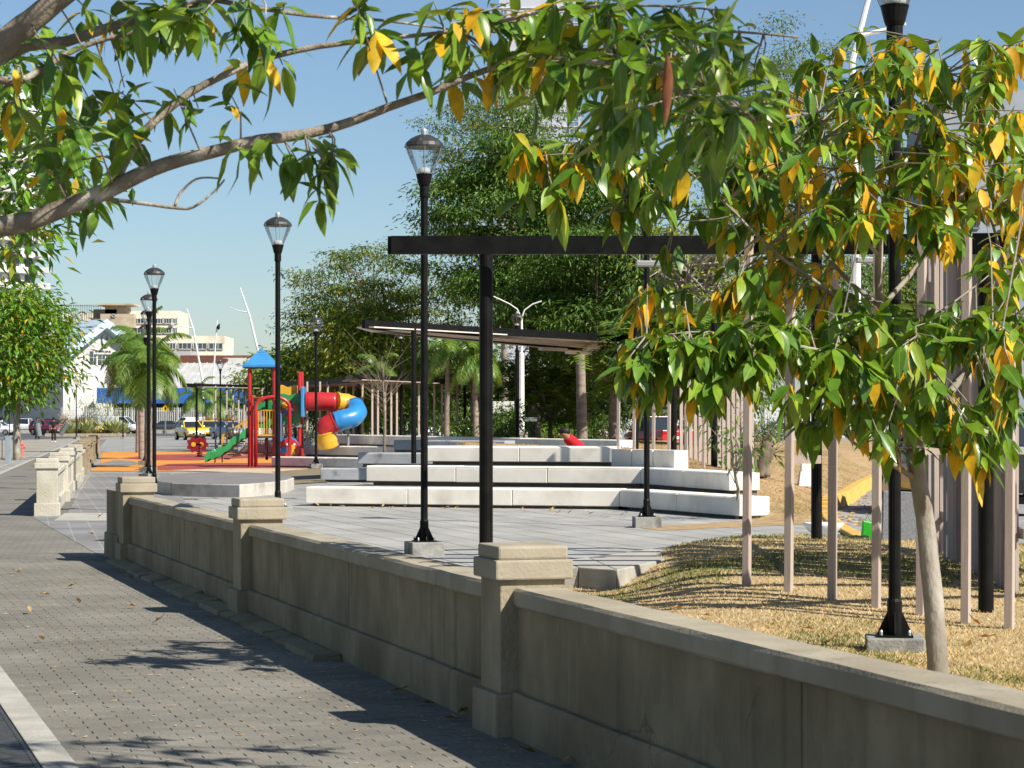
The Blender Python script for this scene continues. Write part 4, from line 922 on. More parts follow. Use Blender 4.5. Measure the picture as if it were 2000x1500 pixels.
# ---------------------------------------------------------------- tree on the left whose limbs reach over the picture
ro = random.Random(5); YO = 8.0
def O(x, y, dy=0.0): return P(x, y, YO + dy)
t = thing('overhanging_tree', 'near tree whose long limbs and leaves hang across the top', 'tree', (-2.9, YO, 0))
fo = Foliage()
mb = MB(); limb(mb, [(-2.9, YO, -.03), (-2.93, YO, .5), (-2.86, YO + .03, 1.1), (-2.8, YO, 1.62)], .14, .10, 14, .01); mb.build('trunk', BARKN, t, smooth=True)
main = [Vector((-2.8, YO, 1.5)), Vector((-2.2, YO, 1.82)), O(-60, 478), O(60, 430), O(210, 372), O(330, 322), O(470, 283), O(640, 252, .05), O(800, 195, .1), O(960, 136, .1), O(1100, 100, .1), O(1230, 88, 0), O(1400, 62, -.1), O(1560, 72, -.15)]
brs = [
 (main, .052, .004),
 ([O(222, 365), O(255, 300, .05), O(300, 238, .1), O(400, 165, .15), O(540, 108, .2), O(700, 79, .2), O(800, 71, .2), O(940, 52, .1), O(1010, 42, 0)], .019, .004),
 ([Vector((-2.8, YO, 1.6)), Vector((-2.5, YO - .1, 2.0)), O(-150, 230, -.2), O(0, 88, -.2), O(60, 40, -.2), O(150, -30, -.2)], .07, .036),
 ([Vector((-2.5, YO, 1.95)), O(-200, 260, 0), O(20, 105), O(130, 82, .05), O(250, 40, .1), O(420, 0, .1), O(560, -40, .1)], .030, .010),
 ([O(-60, 130, .2), O(20, 160, .2), O(60, 150, .2), O(160, 90, .3), O(270, 62, .3), O(330, 48, .3)], .018, .004),
 ([O(210, 388), O(280, 398), O(345, 406), O(378, 403), O(420, 372), O(440, 350)], .008, .003),
 ([O(340, 404), O(352, 378), O(385, 352), O(430, 350)], .006, .003),
 ([O(420, 0, .1), O(600, 30, .2), O(760, 40, .3), O(900, 60, .4)], .010, .003),
 ([O(980, 130, .1), O(1100, 120, -.3), O(1250, 130, -.6), O(1380, 170, -.8), O(1480, 240, -.9)], .011, .003),
 ([O(1230, 88, 0), O(1330, 150, .2), O(1400, 220, .3), O(1440, 300, .3)], .007, .003),
 ([O(940, 52, .1), O(1080, 20, -.2), O(1250, 10, -.4), O(1420, 20, -.5)], .008, .003)]
skel = []
for i, (pts, r0, r1) in enumerate(brs):
    mb = MB(); o = limb(mb, pts, r0, r1, 9, .008, i + 30, 1.6 if i == 0 else 1.0); mb.build('branch', BARKN, t, smooth=True)
    skel += [(p, (o[min(k_ + 1, len(o) - 1)] - o[max(k_ - 1, 0)]).normalized()) for k_, p in enumerate(o)]
regs = [((0, 200, 40, 330), 14, 0.060, (-.5, .6)), ((150, 400, 10, 280), 22, 0.036, (-.4, .6)), ((300, 580, 0, 120), 17, 0.060, (-.3, .5)), ((430, 560, 120, 220), 4, 0.240, (-.2, .4)), ((460, 660, 270, 330), 8, 0.012, (-.3, .3)), ((500, 640, 350, 400), 3, 0.030, (-.2, .2)), ((60, 200, 300, 420), 4, 0.000, (-.4, .3)), ((690, 860, 0, 110), 10, 0.150, (-.3, .4)), ((860, 1030, 0, 180), 19, 0.090, (-.3, .6)), ((1000, 1200, 0, 190), 28, 0.048, (-.7, .6)), ((1180, 1400, 0, 250), 44, 0.042, (-1.2, .6)), ((1380, 1530, 40, 330), 23, 0.018, (-1.2, .4)), ((1250, 1480, 250, 330), 8, 0.036, (-1.0, .2)), ((1130, 1300, 120, 260), 12, 0.072, (-.8, .4))]
regs.append(((940, 1160, 70, 210), 12, .08, (-.4, .6)))
tw = MB()
for (x0, x1, y0, y1), n, yf, (d0, d1) in regs:
    for _ in range(n):
        p = O(ro.uniform(x0, x1), ro.uniform(y0, y1), ro.uniform(d0, d1))
        b, bd = min(skel, key=lambda s: (s[0] - p).length)
        mid = b.lerp(p, .5) + Vector((ro.uniform(-.02, .02), ro.uniform(-.02, .02), .02))
        tw.tube([b, mid, p], [.0042, .003, .002], 5, cap=False)
        whorl(fo, p, (p - b).normalized() + Vector((ro.uniform(-.4, .4), ro.uniform(-.4, .4), -.2)), ro.randint(3, 6), ro, yf, ro.uniform(.58, .95), .28)
up_skel = []
for i, pts in enumerate(([Vector((-2.8, YO, 1.6)), Vector((-2.2, 7.6, 2.9)), Vector((-1.2, 7.2, 3.7)), Vector((.2, 6.9, 4.1)), Vector((1.6, 6.6, 4.2))], [Vector((-2.2, 7.6, 2.9)), Vector((-2.0, 6.8, 3.8)), Vector((-1.4, 6.2, 4.5))], [Vector((-1.2, 7.2, 3.7)), Vector((.2, 7.8, 4.2)), Vector((1.4, 8.2, 4.3))])):
    mb = MB(); o = limb(mb, pts, .05, .01, 8, .02, 70 + i); mb.build('branch', BARKN, t, smooth=True); up_skel += o[3:]
for _ in range(260):                                     # upper crown, unseen above the picture, added to shade leaves and block sky
    p = Vector((ro.uniform(-2.6, 2.4), ro.uniform(5.6, 8.6), ro.uniform(3.45, 4.6)))
    if p.z < CH + .192 * p.y + .15: continue
    b = min(up_skel, key=lambda q: (q - p).length); tw.tube([b, b.lerp(p, .5) + UP * .03, p], [.006, .004, .002], 4, cap=False)
    whorl(fo, p, (p - b).normalized(), ro.randint(5, 8), ro, .05, ro.uniform(.7, 1.0), .5)
tw.build('twigs', BARKN, t, smooth=True, kind='stuff')
fo.flush(t, 300, 4)
mb = MB().add(*leaf_geo(.225, .034, .1, .3, .12)); c_ = mb.build('leaf', mat('dead_leaf', (0.25, 0.085, 0.03), (0.13, 0.045, 0.018), 12, .7), t, smooth=True)
c_.matrix_basis = Matrix.Translation(O(1303, 100, -1.4)) @ frame(Vector((.0, .05, -1)), .3)

# ---------------------------------------------------------------- background crowns
def lm(name, cols, trans=.3, rough=.5): return leafmat(name, [(i / (len(cols) - 1), c) for i, c in enumerate(cols)], 'island', trans, rough, .35)
L_fresh = lm('fresh_leaf', [(0.065, 0.17, 0.02), (0.10, 0.23, 0.025), (0.145, 0.29, 0.03), (0.19, 0.33, 0.035), (0.16, 0.30, 0.03), (0.11, 0.25, 0.03), (0.08, 0.20, 0.025), (0.09, 0.21, 0.03), (0.50, 0.36, 0.03)], .34, .36)
L_dark = lm('dark_leaf', [(0.035, 0.085, 0.016), (0.055, 0.12, 0.02), (0.085, 0.165, 0.026), (0.13, 0.21, 0.034)], .28)
L_mid = lm('mid_leaf', [(0.045, 0.11, 0.018), (0.07, 0.16, 0.024), (0.11, 0.20, 0.03), (0.16, 0.24, 0.035)])
L_lime = lm('lime_leaf', [(0.10, 0.18, 0.025), (0.17, 0.27, 0.035), (0.26, 0.33, 0.045), (0.40, 0.36, 0.06)], .35)
L_fern = lm('feather_leaf', [(0.04, 0.11, 0.02), (0.06, 0.15, 0.025), (0.10, 0.19, 0.03), (0.14, 0.22, 0.035), (0.40, 0.26, 0.04)], .3)
L_fern2 = lm('feather_bright', [(0.10, 0.20, 0.03), (0.14, 0.26, 0.035), (0.20, 0.31, 0.04), (0.09, 0.19, 0.03)], .35)
def clumps(c, rad, n, r, hollow=.35, lobes=None):
    """clump centres in an uneven ellipsoid"""
    c = Vector(c); out = []
    lobes = lobes or [(Vector((0, 0, 0)), 1.0)]
    while len(out) < n:
        lc, ls = r.choice(lobes)
        v_ = Vector((r.gauss(0, 1), r.gauss(0, 1), r.gauss(0, 1))).normalized() * (hollow + (1 - hollow) * r.random() ** .5)
        k_ = 1 + .35 * noise.noise(v_ * 1.7 + c * .13)
        out.append(c + Vector(((lc.x + v_.x * ls) * rad[0], (lc.y + v_.y * ls) * rad[1], (lc.z + v_.z * ls) * rad[2])) * k_)
    return out
def crown(root, cs, per, size, asp, m, r, spread, mode='round', name='crown', flat=.6):
    mb = MB()
    for c in cs:
        if mode == 'feather':                            # layered sprays of pinnate leaves
            for _ in range(max(1, per // 14)):
                a = r.uniform(0, 6.28); d = Vector((math.cos(a), math.sin(a), r.uniform(-.45, .25))); s0 = c + Vector((r.gauss(0, spread * .5), r.gauss(0, spread * .5), r.gauss(0, spread * .22)))
                ln = spread * r.uniform(.5, .95); sd = Vector((-d.y, d.x, 0)).normalized()
                for k_ in range(7):
                    t_ = (k_ + 1) / 7.5; q = s0 + d * ln * t_ + Vector((0, 0, -.28 * ln * t_ * t_))
                    for sg in (-1, 1):
                        l_ = size * (1.1 - .6 * abs(t_ - .45)) * r.uniform(.85, 1.15); e = q + sd * sg * l_ + d * l_ * .35 + Vector((0, 0, -.18 * l_)); wv = d * (size * asp)
                        mb.add([q - wv * .5, q + wv * .5, e + wv * .25, e - wv * .25], [(0, 1, 2, 3)])
        else:
            for _ in range(per):
                v_ = Vector((r.gauss(0, 1), r.gauss(0, 1), r.gauss(0, flat))) * spread * .5; p = c + v_
                d = (v_.normalized() * .7 + Vector((r.uniform(-.6, .6), r.uniform(-.6, .6), r.uniform(-.9, .25)))).normalized()
                x = d.cross(Vector((r.uniform(-.4, .4), r.uniform(-.4, .4), 1))); x = x.normalized() if x.length > .05 else Vector((1, 0, 0))
                l_ = size * r.uniform(.7, 1.25); w_ = l_ * asp / 2; nz = x.cross(d) * (w_ * .35)
                mb.add([p, p + d * l_ * .45 - x * w_ + nz, p + d * l_ - Vector((0, 0, l_ * .15)), p + d * l_ * .45 + x * w_ + nz], [(0, 1, 2), (0, 2, 3)])
    return mb.build(name, m, root, kind='stuff')
def bigtree(name, label, base, rad, cz, m, seed, n=90, per=60, size=.3, asp=.32, spread=.9, mode='round', bark=None, tr=.18, lobes=None, group='park trees', hollow=.35, limbs=14, limb_end=.02, off=(0, 0), flat=.6):
    r = random.Random(seed); base = Vector(base); c = Vector((base.x + off[0], base.y + off[1], cz))
    t = thing(name, label, 'tree', tuple(base), 0, group); cs = clumps(c, rad, n, r, hollow, lobes); bark = bark or BARKD
    fk = Vector((base.x, base.y, base.z + max(.8, (cz - rad[2] - base.z) * .9)))
    mb = MB(); limb(mb, [base - UP * .1, base.lerp(fk, .5) + Vector((r.uniform(-.1, .1), 0, 0)), fk], tr, tr * .75, 9, .02, seed); mb.build('trunk', bark, t, smooth=True)
    for k_ in range(5):
        mb = MB(); q = cs[k_]; md = fk.lerp(q, .5) + Vector((0, 0, .1 * (q - fk).length)); limb(mb, [fk, md, q], tr * .6, limb_end * 1.5, 6, .05, seed + k_); mb.build('limb', bark, t, smooth=True)
    mb = MB()
    for k_ in range(5, min(len(cs), 5 + limbs)):
        q = cs[k_]; b = fk.lerp(cs[k_ % 5], r.uniform(.35, .8)); mb.tube([b, b.lerp(q, .5) + Vector((r.uniform(-.2, .2), 0, r.uniform(0, .3))), q], [tr * .25, tr * .16, limb_end], 5, cap=False)
    if mb.v: mb.build('small_branches', bark, t, kind='stuff')
    crown(t, cs, per, size, asp, m, r, spread, mode, flat=flat)
    return t
def rz_(x, y0, y1, Yd): return P(x, y0, Yd), P(x, y1, Yd)
# left side trees along the walkway
bigtree('street_tree', 'bright leafy tree at the left edge, high branches over the walkway', P(-170, 935, 28), (1.8, 1.8, 1.4), P(0, 290, 28).z, L_fresh, 31, n=95, per=26, size=.22, asp=.42, spread=.62, tr=.12, group='trees left of the walkway', off=(.62, 0), bark=BARK, flat=.5)
bigtree('street_tree', 'dense rounded tree with yellow flecks and pale trunk, left of the walkway', P(33, 896, 90), (2.35, 2.6, 2.15), P(0, 672, 90).z, L_fresh, 32, n=170, per=46, size=.34, asp=.36, spread=1.15, tr=.17, group='trees left of the walkway', off=(-.3, 0), bark=BARK, hollow=.5)
bigtree('street_tree', 'leafy tree further back at the far left edge', P(-90, 870, 125), (3.2, 3.2, 3.0), P(0, 670, 125).z, L_fresh, 33, n=120, per=40, size=.4, asp=.36, spread=1.3, tr=.18, group='trees left of the walkway')
bigtree('street_tree', 'unseen leafy tree added left of the picture to block skylight, nearest', (-6.6, 12.5, 0), (2.4, 2.6, 1.8), 4.6, L_fresh, 34, n=70, per=40, size=.3, asp=.42, spread=.9, tr=.13, group='trees left of the walkway', bark=BARK)  # this tree and the next are unseen, added to block skylight
bigtree('street_tree', 'unseen leafy tree added left of the picture to block skylight, second', (-8.0, 20.0, 0), (2.4, 2.6, 1.8), 4.6, L_fresh, 35, n=70, per=40, size=.3, asp=.42, spread=.9, tr=.13, group='trees left of the walkway', bark=BARK)
# middle trees
bigtree('flame_tree', 'airy spreading feather leaved tree against the sky, left of the others', P(770, 852, 112) + UP * .0, (4.3, 4.5, 2.9), P(0, 585, 112).z, L_fern, 41, n=150, per=120, size=.19, asp=.42, spread=.95, flat=.25, tr=.22, hollow=.2, limbs=60, off=(-1.0, 0), bark=BARKD)
bigtree('flame_tree', 'airy feather leaved tree behind the dark tree, lighter and open', P(985, 852, 125), (5.0, 4.5, 7.2), P(0, 375, 125).z, L_fern, 42, n=270, per=120, size=.2, asp=.42, spread=1.05, flat=.25, tr=.24, hollow=.25, limbs=60, bark=BARK)
bigtree('rain_tree', 'tall dark dense tree in the centre, behind the pergola beam', P(1045, 855, 104), (4.9, 4.6, 5.5), P(0, 455, 104).z, L_mid, 43, n=200, per=250, size=.25, asp=.42, spread=1.35, flat=.28, tr=.3, hollow=.3, limbs=30)
bigtree('rain_tree', 'dark tree under the pergola beam, right of centre', P(1200, 858, 96), (4.2, 4, 3.4), P(0, 590, 96).z, L_dark, 44, n=170, per=210, size=.25, asp=.42, spread=1.25, flat=.28, tr=.25, hollow=.3, limbs=30)
bigtree('flame_tree', 'tall thin feathery tree rising behind at top right', P(1540, 862, 130), (5.9, 5, 7.2), P(0, 290, 130).z, L_fern, 45, n=190, per=90, size=.22, asp=.42, spread=1.3, flat=.25, tr=.28, hollow=.45, limbs=90, bark=BARKD)
bigtree('bare_tree', 'half bare twiggy tree with sparse lime leaves, right of the dark tree', P(1365, 868, 74), (2.9, 2.6, 2.2), P(0, 520, 74).z, L_lime, 46, n=150, per=9, size=.24, asp=.5, spread=.9, tr=.16, hollow=.1, limbs=145, limb_end=.012, bark=BARK)
bigtree('flame_tree', 'low bright feathery tree behind the lamp, right of centre', P(1340, 866, 66), (2.6, 2.4, 1.35), P(0, 680, 66).z, L_fern2, 47, n=150, per=112, size=.2, asp=.5, spread=.9, mode='feather', tr=.12, hollow=.2)
bigtree('flame_tree', 'low bright feathery tree between white mast and palm trunk', P(1075, 862, 100), (2.6, 2.4, 2.0), P(0, 745, 100).z, L_fern2, 48, n=120, per=98, size=.22, asp=.5, spread=1.0, mode='feather', tr=.12, hollow=.2)
for i, (x, Yd, rx, rz2, cy, m, lb) in enumerate((
  (640, 118, 2.8, 2.4, 745, L_mid, 'leafy mid green tree right of the tube slide'), (700, 108, 2.6, 2.6, 705, L_lime, 'yellowish leafy tree behind the tube slide'),
  (760, 130, 3.4, 2.6, 760, L_dark, 'dark tree behind the left pergola post'), (850, 135, 3.6, 2.8, 740, L_dark, 'dark tree between two black pergola posts'),
  (960, 138, 3.4, 2.6, 770, L_mid, 'green tree beyond the white boards'), (1080, 140, 3.8, 2.4, 785, L_dark, 'dark tree behind the parked red car'),
  (1180, 136, 3.6, 3.0, 740, L_dark, 'dark tree behind the bare palm trunk'), (1290, 128, 3.4, 3.2, 720, L_mid, 'green tree behind the timber posts'),
  (1430, 128, 3.4, 3.6, 680, L_mid, 'green tree behind the dry bank'), (1640, 150, 4.2, 4.0, 600, L_fern, 'green tree beyond the road, behind the pergola posts'), (1780, 165, 3.4, 3.2, 560, L_fern, 'green tree beyond the road at right'),
  (560, 150, 3.0, 2.0, 745, L_lime, 'pale leafy tree behind the play tower'))):
    bigtree('park_tree', lb, P(x, 853, Yd), (rx, rx, rz2), P(0, cy, Yd).z, m, 60 + i, n=120, per=62, size=.34, asp=.42, spread=1.2, tr=.14, limbs=20, hollow=.3)
# slim bare trees and saplings
def sapling(label, base, top, r0, seed, n=26, spread=.9, leaves=0, m=None, lsz=.12, bark=None):
    bark = bark or BARK
    r = random.Random(seed); base, top = Vector(base), Vector(top); t = thing('sapling', label, 'tree', tuple(base), 0, 'slim young trees')
    mb = MB(); o = limb(mb, [base - UP * .1, base.lerp(top, .4) + Vector((.03, 0, 0)), base.lerp(top, .75), top], r0, r0 * .35, 8, .02, seed); mb.build('trunk', bark, t, smooth=True)
    mb = MB(); tips = []
    for i in range(n):
        b = base.lerp(top, r.uniform(.42, 1)); a = r.uniform(0, 6.28); e = b + Vector((math.cos(a), math.sin(a), r.uniform(.5, 1.3))) * spread * r.uniform(.4, 1)
        mb.tube([b, b.lerp(e, .5) + Vector((r.uniform(-.05, .05), 0, .05)), e], [r0 * .22, r0 * .14, r0 * .05], 5, cap=False); tips.append(e)
    mb.build('twigs', bark, t, kind='stuff')
    if leaves: crown(t, tips, leaves, lsz, .4, m or L_mid, r, .35)
    return t
sapling('slim bare young tree on the steps left of the second pergola post', P(750, 884, 72), P(748, 720, 72), .05, 71, 46, 1.5, bark=BARKD)
sapling('thin crooked sapling before the right end of the benches', G(1440, 1014), P(1430, 860, 36), .035, 72, 10, .5, 14, L_mid, .14)
sapling('thin grey sapling on the dry bank right of the benches', P(1450, 935, 44), P(1446, 800, 44), .03, 73, 8, .5, 8, L_lime)
# pruned stump with several stems
t = thing('tree_stump', 'pruned dark tree stump with sprouting twigs on the dry bank', 'stump', tuple(P(1490, 928, 45)))
for i, (x0, x1, yt, r_) in enumerate(((1480, 1476, 868, .10), (1488, 1500, 862, .13), (1496, 1506, 874, .10))):
    mb = MB(); limb(mb, [P(x0, 932, 45), P((x0 + x1) / 2 - 3, 900, 45), P(x1, yt, 45)], r_, r_ * .75, 8, .05, i); mb.build('stem', BARKD, t, smooth=True)
mb = MB()
for i in range(34):
    b = P(rt.uniform(1478, 1508), rt.uniform(862, 900), 45); mb.tube([b, b + Vector((rt.uniform(-.3, .45), rt.uniform(-.2, .2), rt.uniform(.1, .7)))], [.012, .004], 4, cap=False)
mb.build('twigs', BARKD, t, kind='stuff')

# ---------------------------------------------------------------- palms
P_leaf = lm('palm_leaf', [(0.05, 0.12, 0.018), (0.08, 0.17, 0.022), (0.13, 0.22, 0.03), (0.20, 0.26, 0.05)], .3, .42)
P_trunk = mat('palm_trunk', (0.30, 0.245, 0.20), (0.20, 0.155, 0.125), 2, 0.9, 0.5, 12, coords='World', stretch=(1, 1, 5))
P_shaft = mat('palm_shaft', (0.24, 0.26, 0.10), (0.17, 0.20, 0.07), 3, 0.6, coords='World')
def palm(label, base, h, r0, fl, nf, seed, m=None, dead=.0):
    r = random.Random(seed); base = Vector(base); t = thing('palm_tree', label, 'palm', tuple(base), 0, 'palms')
    top = base + UP * h + Vector((r.uniform(-.1, .1), r.uniform(-.1, .1), 0))
    mb = MB(); limb(mb, [base - UP * .1, base.lerp(top, .3), base.lerp(top, .7), top], r0, r0 * .72, 10, .01, seed); mb.build('trunk', P_trunk, t, smooth=True)
    mb = MB(); mb.tube([top - UP * .15, top - UP * .05, top] if nf == 0 else [top - UP * .15, top + UP * .35, top + UP * .75], [r0 * .78, r0 * .7, r0 * .3], 9); mb.build('crownshaft', P_shaft, t, smooth=True)
    o = top + UP * .65
    for i in range(nf):
        a = i * 2.4 + r.uniform(-.2, .2); e = R(78 - 105 * (i / nf) + r.uniform(-8, 8)); L_ = fl * r.uniform(.85, 1.1)
        d = Vector((math.cos(a) * math.cos(e), math.sin(a) * math.cos(e), math.sin(e))); sd = Vector((-math.sin(a), math.cos(a), 0))
        mb = MB(); p = o.copy(); pts = [p.copy()]; seg = 9
        for k_ in range(seg):
            d = (d + Vector((0, 0, -.20 - .03 * k_ * .5))).normalized(); p = p + d * L_ / seg; pts.append(p.copy())
        mb.tube(pts, [.022 * (1 - .09 * k_) for k_ in range(len(pts))], 4, cap=False)
        for k_ in range(1, 28):
            f = k_ / 28 * (len(pts) - 1.001); j = int(f); q = pts[j].lerp(pts[j + 1], f - j); ax = (pts[j + 1] - pts[j]).normalized()
            ll = fl * .36 * (math.sin(math.pi * min(1, .18 + .82 * k_ / 28)) * .8 + .2) * r.uniform(.85, 1.1)
            for sg in (-1, 1):
                dd = (sd * sg + ax * .75 + Vector((0, 0, -.15))).normalized(); e1 = q + dd * ll * .55; e2 = q + dd * ll + Vector((0, 0, -.38 * ll)); w_ = ax * .05 * fl / 1.8
                mb.add([q - w_ * .5, q + w_ * .5, e1 + w_ * .6, e1 - w_ * .6, e2], [(0, 1, 2, 3), (3, 2, 4)])
        mb.build('frond', m or P_leaf, t)
    return t
pb = [G(290, 913), G(277, 897), G(270, 884)]
palm('nearest of the three palms beside the lamp row', pb[0], 2.75, .13, 1.9, 17, 81)
palm('middle of the three palms beside the lamp row', pb[1], 3.5, .13, 2.2, 16, 82)
palm('furthest of the three palms beside the lamp row', pb[2], 4.3, .14, 2.4, 16, 83)
palm('dark palm with drooping fronds behind the second pergola, left trunk', P(872, 850, 84) , 2.6, .11, 1.6, 10, 84)
palm('dark palm with drooping fronds behind the big pergola post', P(930, 852, 84), 2.3, .12, 1.7, 11, 85)
palm('palm partly hidden behind the slim bare tree', P(735, 850, 100), 2.3, .12, 1.5, 10, 86)
palm('thick bare grey palm trunk under the second pergola roof', P(1137, 858, 80), 3.5, .20, 1.9, 0, 87)
palm('small palm by the blue awning behind the far pergola', P(386, 850, 205), 3.0, .16, 2.6, 14, 88)
palm('small palm further right under the blue awning', P(430, 848, 220), 2.8, .16, 2.6, 12, 89)
palm('palm beyond the dark sedan, right of the far pergola', P(640, 848, 215), 3.4, .16, 2.8, 14, 90)
# ---------------------------------------------------------------- playground
def plastic(n, c): return mat(n, c, tuple(q * .86 for q in c), 2.5, 0.34, spec=.5, coords='World', rv=.08)
PR, PG, PB, PY = plastic('play_red', (0.43, 0.022, 0.024)), plastic('play_green', (0.025, 0.25, 0.075)), plastic('play_blue', (0.05, 0.24, 0.50)), plastic('play_yellow', (0.64, 0.36, 0.03))
PB2 = plastic('play_blue_deep', (0.03, 0.15, 0.42)); PBR = plastic('play_brown', (0.16, 0.075, 0.035)); PGR = plastic('play_grey', (0.25, 0.26, 0.27)); PDG = plastic('play_dark_green', (0.02, 0.16, 0.06))
YT2 = 76.8
def S(x, y, dy=0.0): return P(x, y, YT2 + dy)
t = thing('play_tower', 'colourful play tower with blue pyramid roof, green slide and curling tube slide', 'playground', tuple(G(520, 912)))
# roof: flared pyramid with ribs
rc = S(511.5, 716, .4); w2 = .50
mb = MB(); prof = [(.56, -.06), (.60, -.02), (.60, .05), (.50, .10), (.36, .26), (.18, .46), (.0, .62)]
for i in range(len(prof) - 1):
    (a, z0), (b, z1) = prof[i], prof[i + 1]
    for s_ in range(4):
        q = [(a, -a), (a, a), (-a, a), (-a, -a)]; q2 = [(b, -b), (b, b), (-b, b), (-b, -b)]
        p0, p1, p2, p3 = q[s_], q[(s_ + 1) % 4], q2[(s_ + 1) % 4], q2[s_]
        mb.add([(rc.x + p0[0], rc.y + p0[1], rc.z + z0), (rc.x + p1[0], rc.y + p1[1], rc.z + z0), (rc.x + p2[0], rc.y + p2[1], rc.z + z1), (rc.x + p3[0], rc.y + p3[1], rc.z + z1)], [(0, 1, 2, 3)])
roof = mb.build('roof', PB, t, bevel=.015)
for z_, hw in ((.14, .40), (.22, .33), (.30, .26), (.38, .19), (.46, .11)):
    d_ = .47 - (z_ - .1) * .86
    MB().bar((rc.x - hw, rc.y - d_ - .012, rc.z + z_), (rc.x + hw, rc.y - d_ - .012, rc.z + z_), .02, .028).build('roof_rib', PB2, roof)
def post(x, y0, y1, dy, r=.062, m=PR, name='post'):
    a, b = S(x, y0, dy), S(x, y1, dy); return MB().lathe([(r, 0), (r, b.z - a.z - .03), (r * .6, b.z - a.z)], (a.x, a.y, a.z), 12).build(name, m, t)
post(487.5, 912, 716, 0); post(536, 908, 716, 0); post(488.5, 903, 716, 1.0); post(535, 901, 716, 1.0)
post(492.5, 911, 771, -.2, .05); post(545, 905, 771, -.2, .05)
post(585, 901, 727, .2); post(589.5, 897, 726, .8); post(548, 902, 760, .9)
# arch frame in front
A0, A1 = S(499.5, 914, -.4), S(565.5, 908, -.2); h_ = S(0, 795, -.4).z; rad_ = (A1.x - A0.x) / 2; arc = [A0, Vector((A0.x, A0.y, h_))]
for k_ in range(1, 12):
    a = math.pi * k_ / 12; arc.append(Vector((A0.x + rad_ * (1 - math.cos(a)), A0.y + .2 * k_ / 12, h_ + rad_ * .62 * math.sin(a))))
arc += [Vector((A1.x, A1.y, h_)), A1]
MB().tube(arc, .062, 10).build('arch', PR, t, smooth=True)
MB().tube([S(493, 777, -.2), S(545, 777, -.2)], .03, 8).build('cross_bar', PR, t)
# decks
dz = S(0, 853).z
for xa, xb, ya, yb_, z_ in ((487, 537, 0, 1.0, dz), (546, 588, .1, 1.0, S(0, 832).z)):
    a, b = S(xa, 0, 0), S(xb, 0, 0); MB().box(((a.x + b.x) / 2, YT2 + (ya + yb_) / 2, z_), (b.x - a.x, yb_ - ya, .09)).build('deck', PGR, t)
# yellow guard rail
gr_ = MB().bar(S(501, 801, -.05), S(537, 801, -.05), .04, .045).bar(S(501, 850, -.05), S(537, 850, -.05), .04, .05).build('guard_rail', PY, t)
for i in range(7): MB().bar(S(505 + i * 5.4, 850, -.05), S(505 + i * 5.4, 801, -.05), .028, .028).build('rail_bar', PY, gr_)
def panel(x0, x1, y0, y1, dy, m, name, wav=0.0, th=.05):
    a, b = S(x0, y1, dy), S(x1, y0, dy); W_, H_ = b.x - a.x, b.z - a.z; top = [(W_ * i / 12, H_ + wav * math.sin(i / 12 * math.pi * 3)) for i in range(12, -1, -1)]
    return MB().extr([(0, 0), (W_, 0)] + top, (a.x, a.y + th, a.z), (a.x, a.y, a.z), Vector((1, 0, 0)), UP).build(name, m, t, bevel=.012)
def disc(x, y, r, dy, m, name, parent, th=.03):
    c = S(x, y, dy); Mx = Matrix.Translation(c) @ Matrix.Rotation(R(90), 4, 'X'); return MB().lathe([(r, 0), (r, th), (r * .8, th * 1.2)], n=20, M=Mx).build(name, m, parent)
pn = panel(496, 532, 785, 836, .9, PG, 'green_panel', .03); disc(511, 812, .22, .88, PGR, 'round_window', pn)
panel(544, 582, 754, 772, .35, PY, 'yellow_panel', .04)
gp = panel(546, 586, 770, 828, .05, PG, 'green_panel', .03); disc(566, 799, .34, .04, PG, 'bubble_ring', gp, .05); bub = disc(566, 799, .295, -.01, PBR, 'bubble', gp, .03)
for x, y, r_, m in ((556, 791, .10, PY), (561, 786, .07, PY), (567, 790, .055, PR), (576, 794, .045, PR), (571, 800, .05, M_grey), (559, 804, .06, PB2), (555, 809, .05, PB2), (566, 806, .08, PR), (571, 809, .05, PB2)):
    disc(x, y, r_, -.05, m, 'bead', bub, .04)
panel(483, 488, 801, 842, -.02, PDG, 'side_panel'); panel(547.5, 550.5, 802, 862, -.08, PB, 'side_panel'); panel(551, 553.5, 828, 850, .0, PY, 'side_panel')
# drum under the deck
dm = MB().lathe([(.40, 0), (.42, .05), (.42, .75), (.38, .8)], n=20, M=Matrix.Translation(S(566, 876, .9)) @ Matrix.Rotation(R(90), 4, 'X')).build('play_drum', PB2, t)
df = disc(564, 877, .37, .05, PR, 'drum_face', t); 
for x, y, r_, m in ((554, 879, .12, PB2), (571, 874, .09, PY), (571, 884, .10, PY), (560, 868, .04, WHITE), (575, 868, .04, WHITE)): disc(x, y, r_, .0, m, 'motif', df)
MB().box(S(570, 862, .6), (.55, .8, .12)).build('drum_cover', PB, t, bevel=.03)
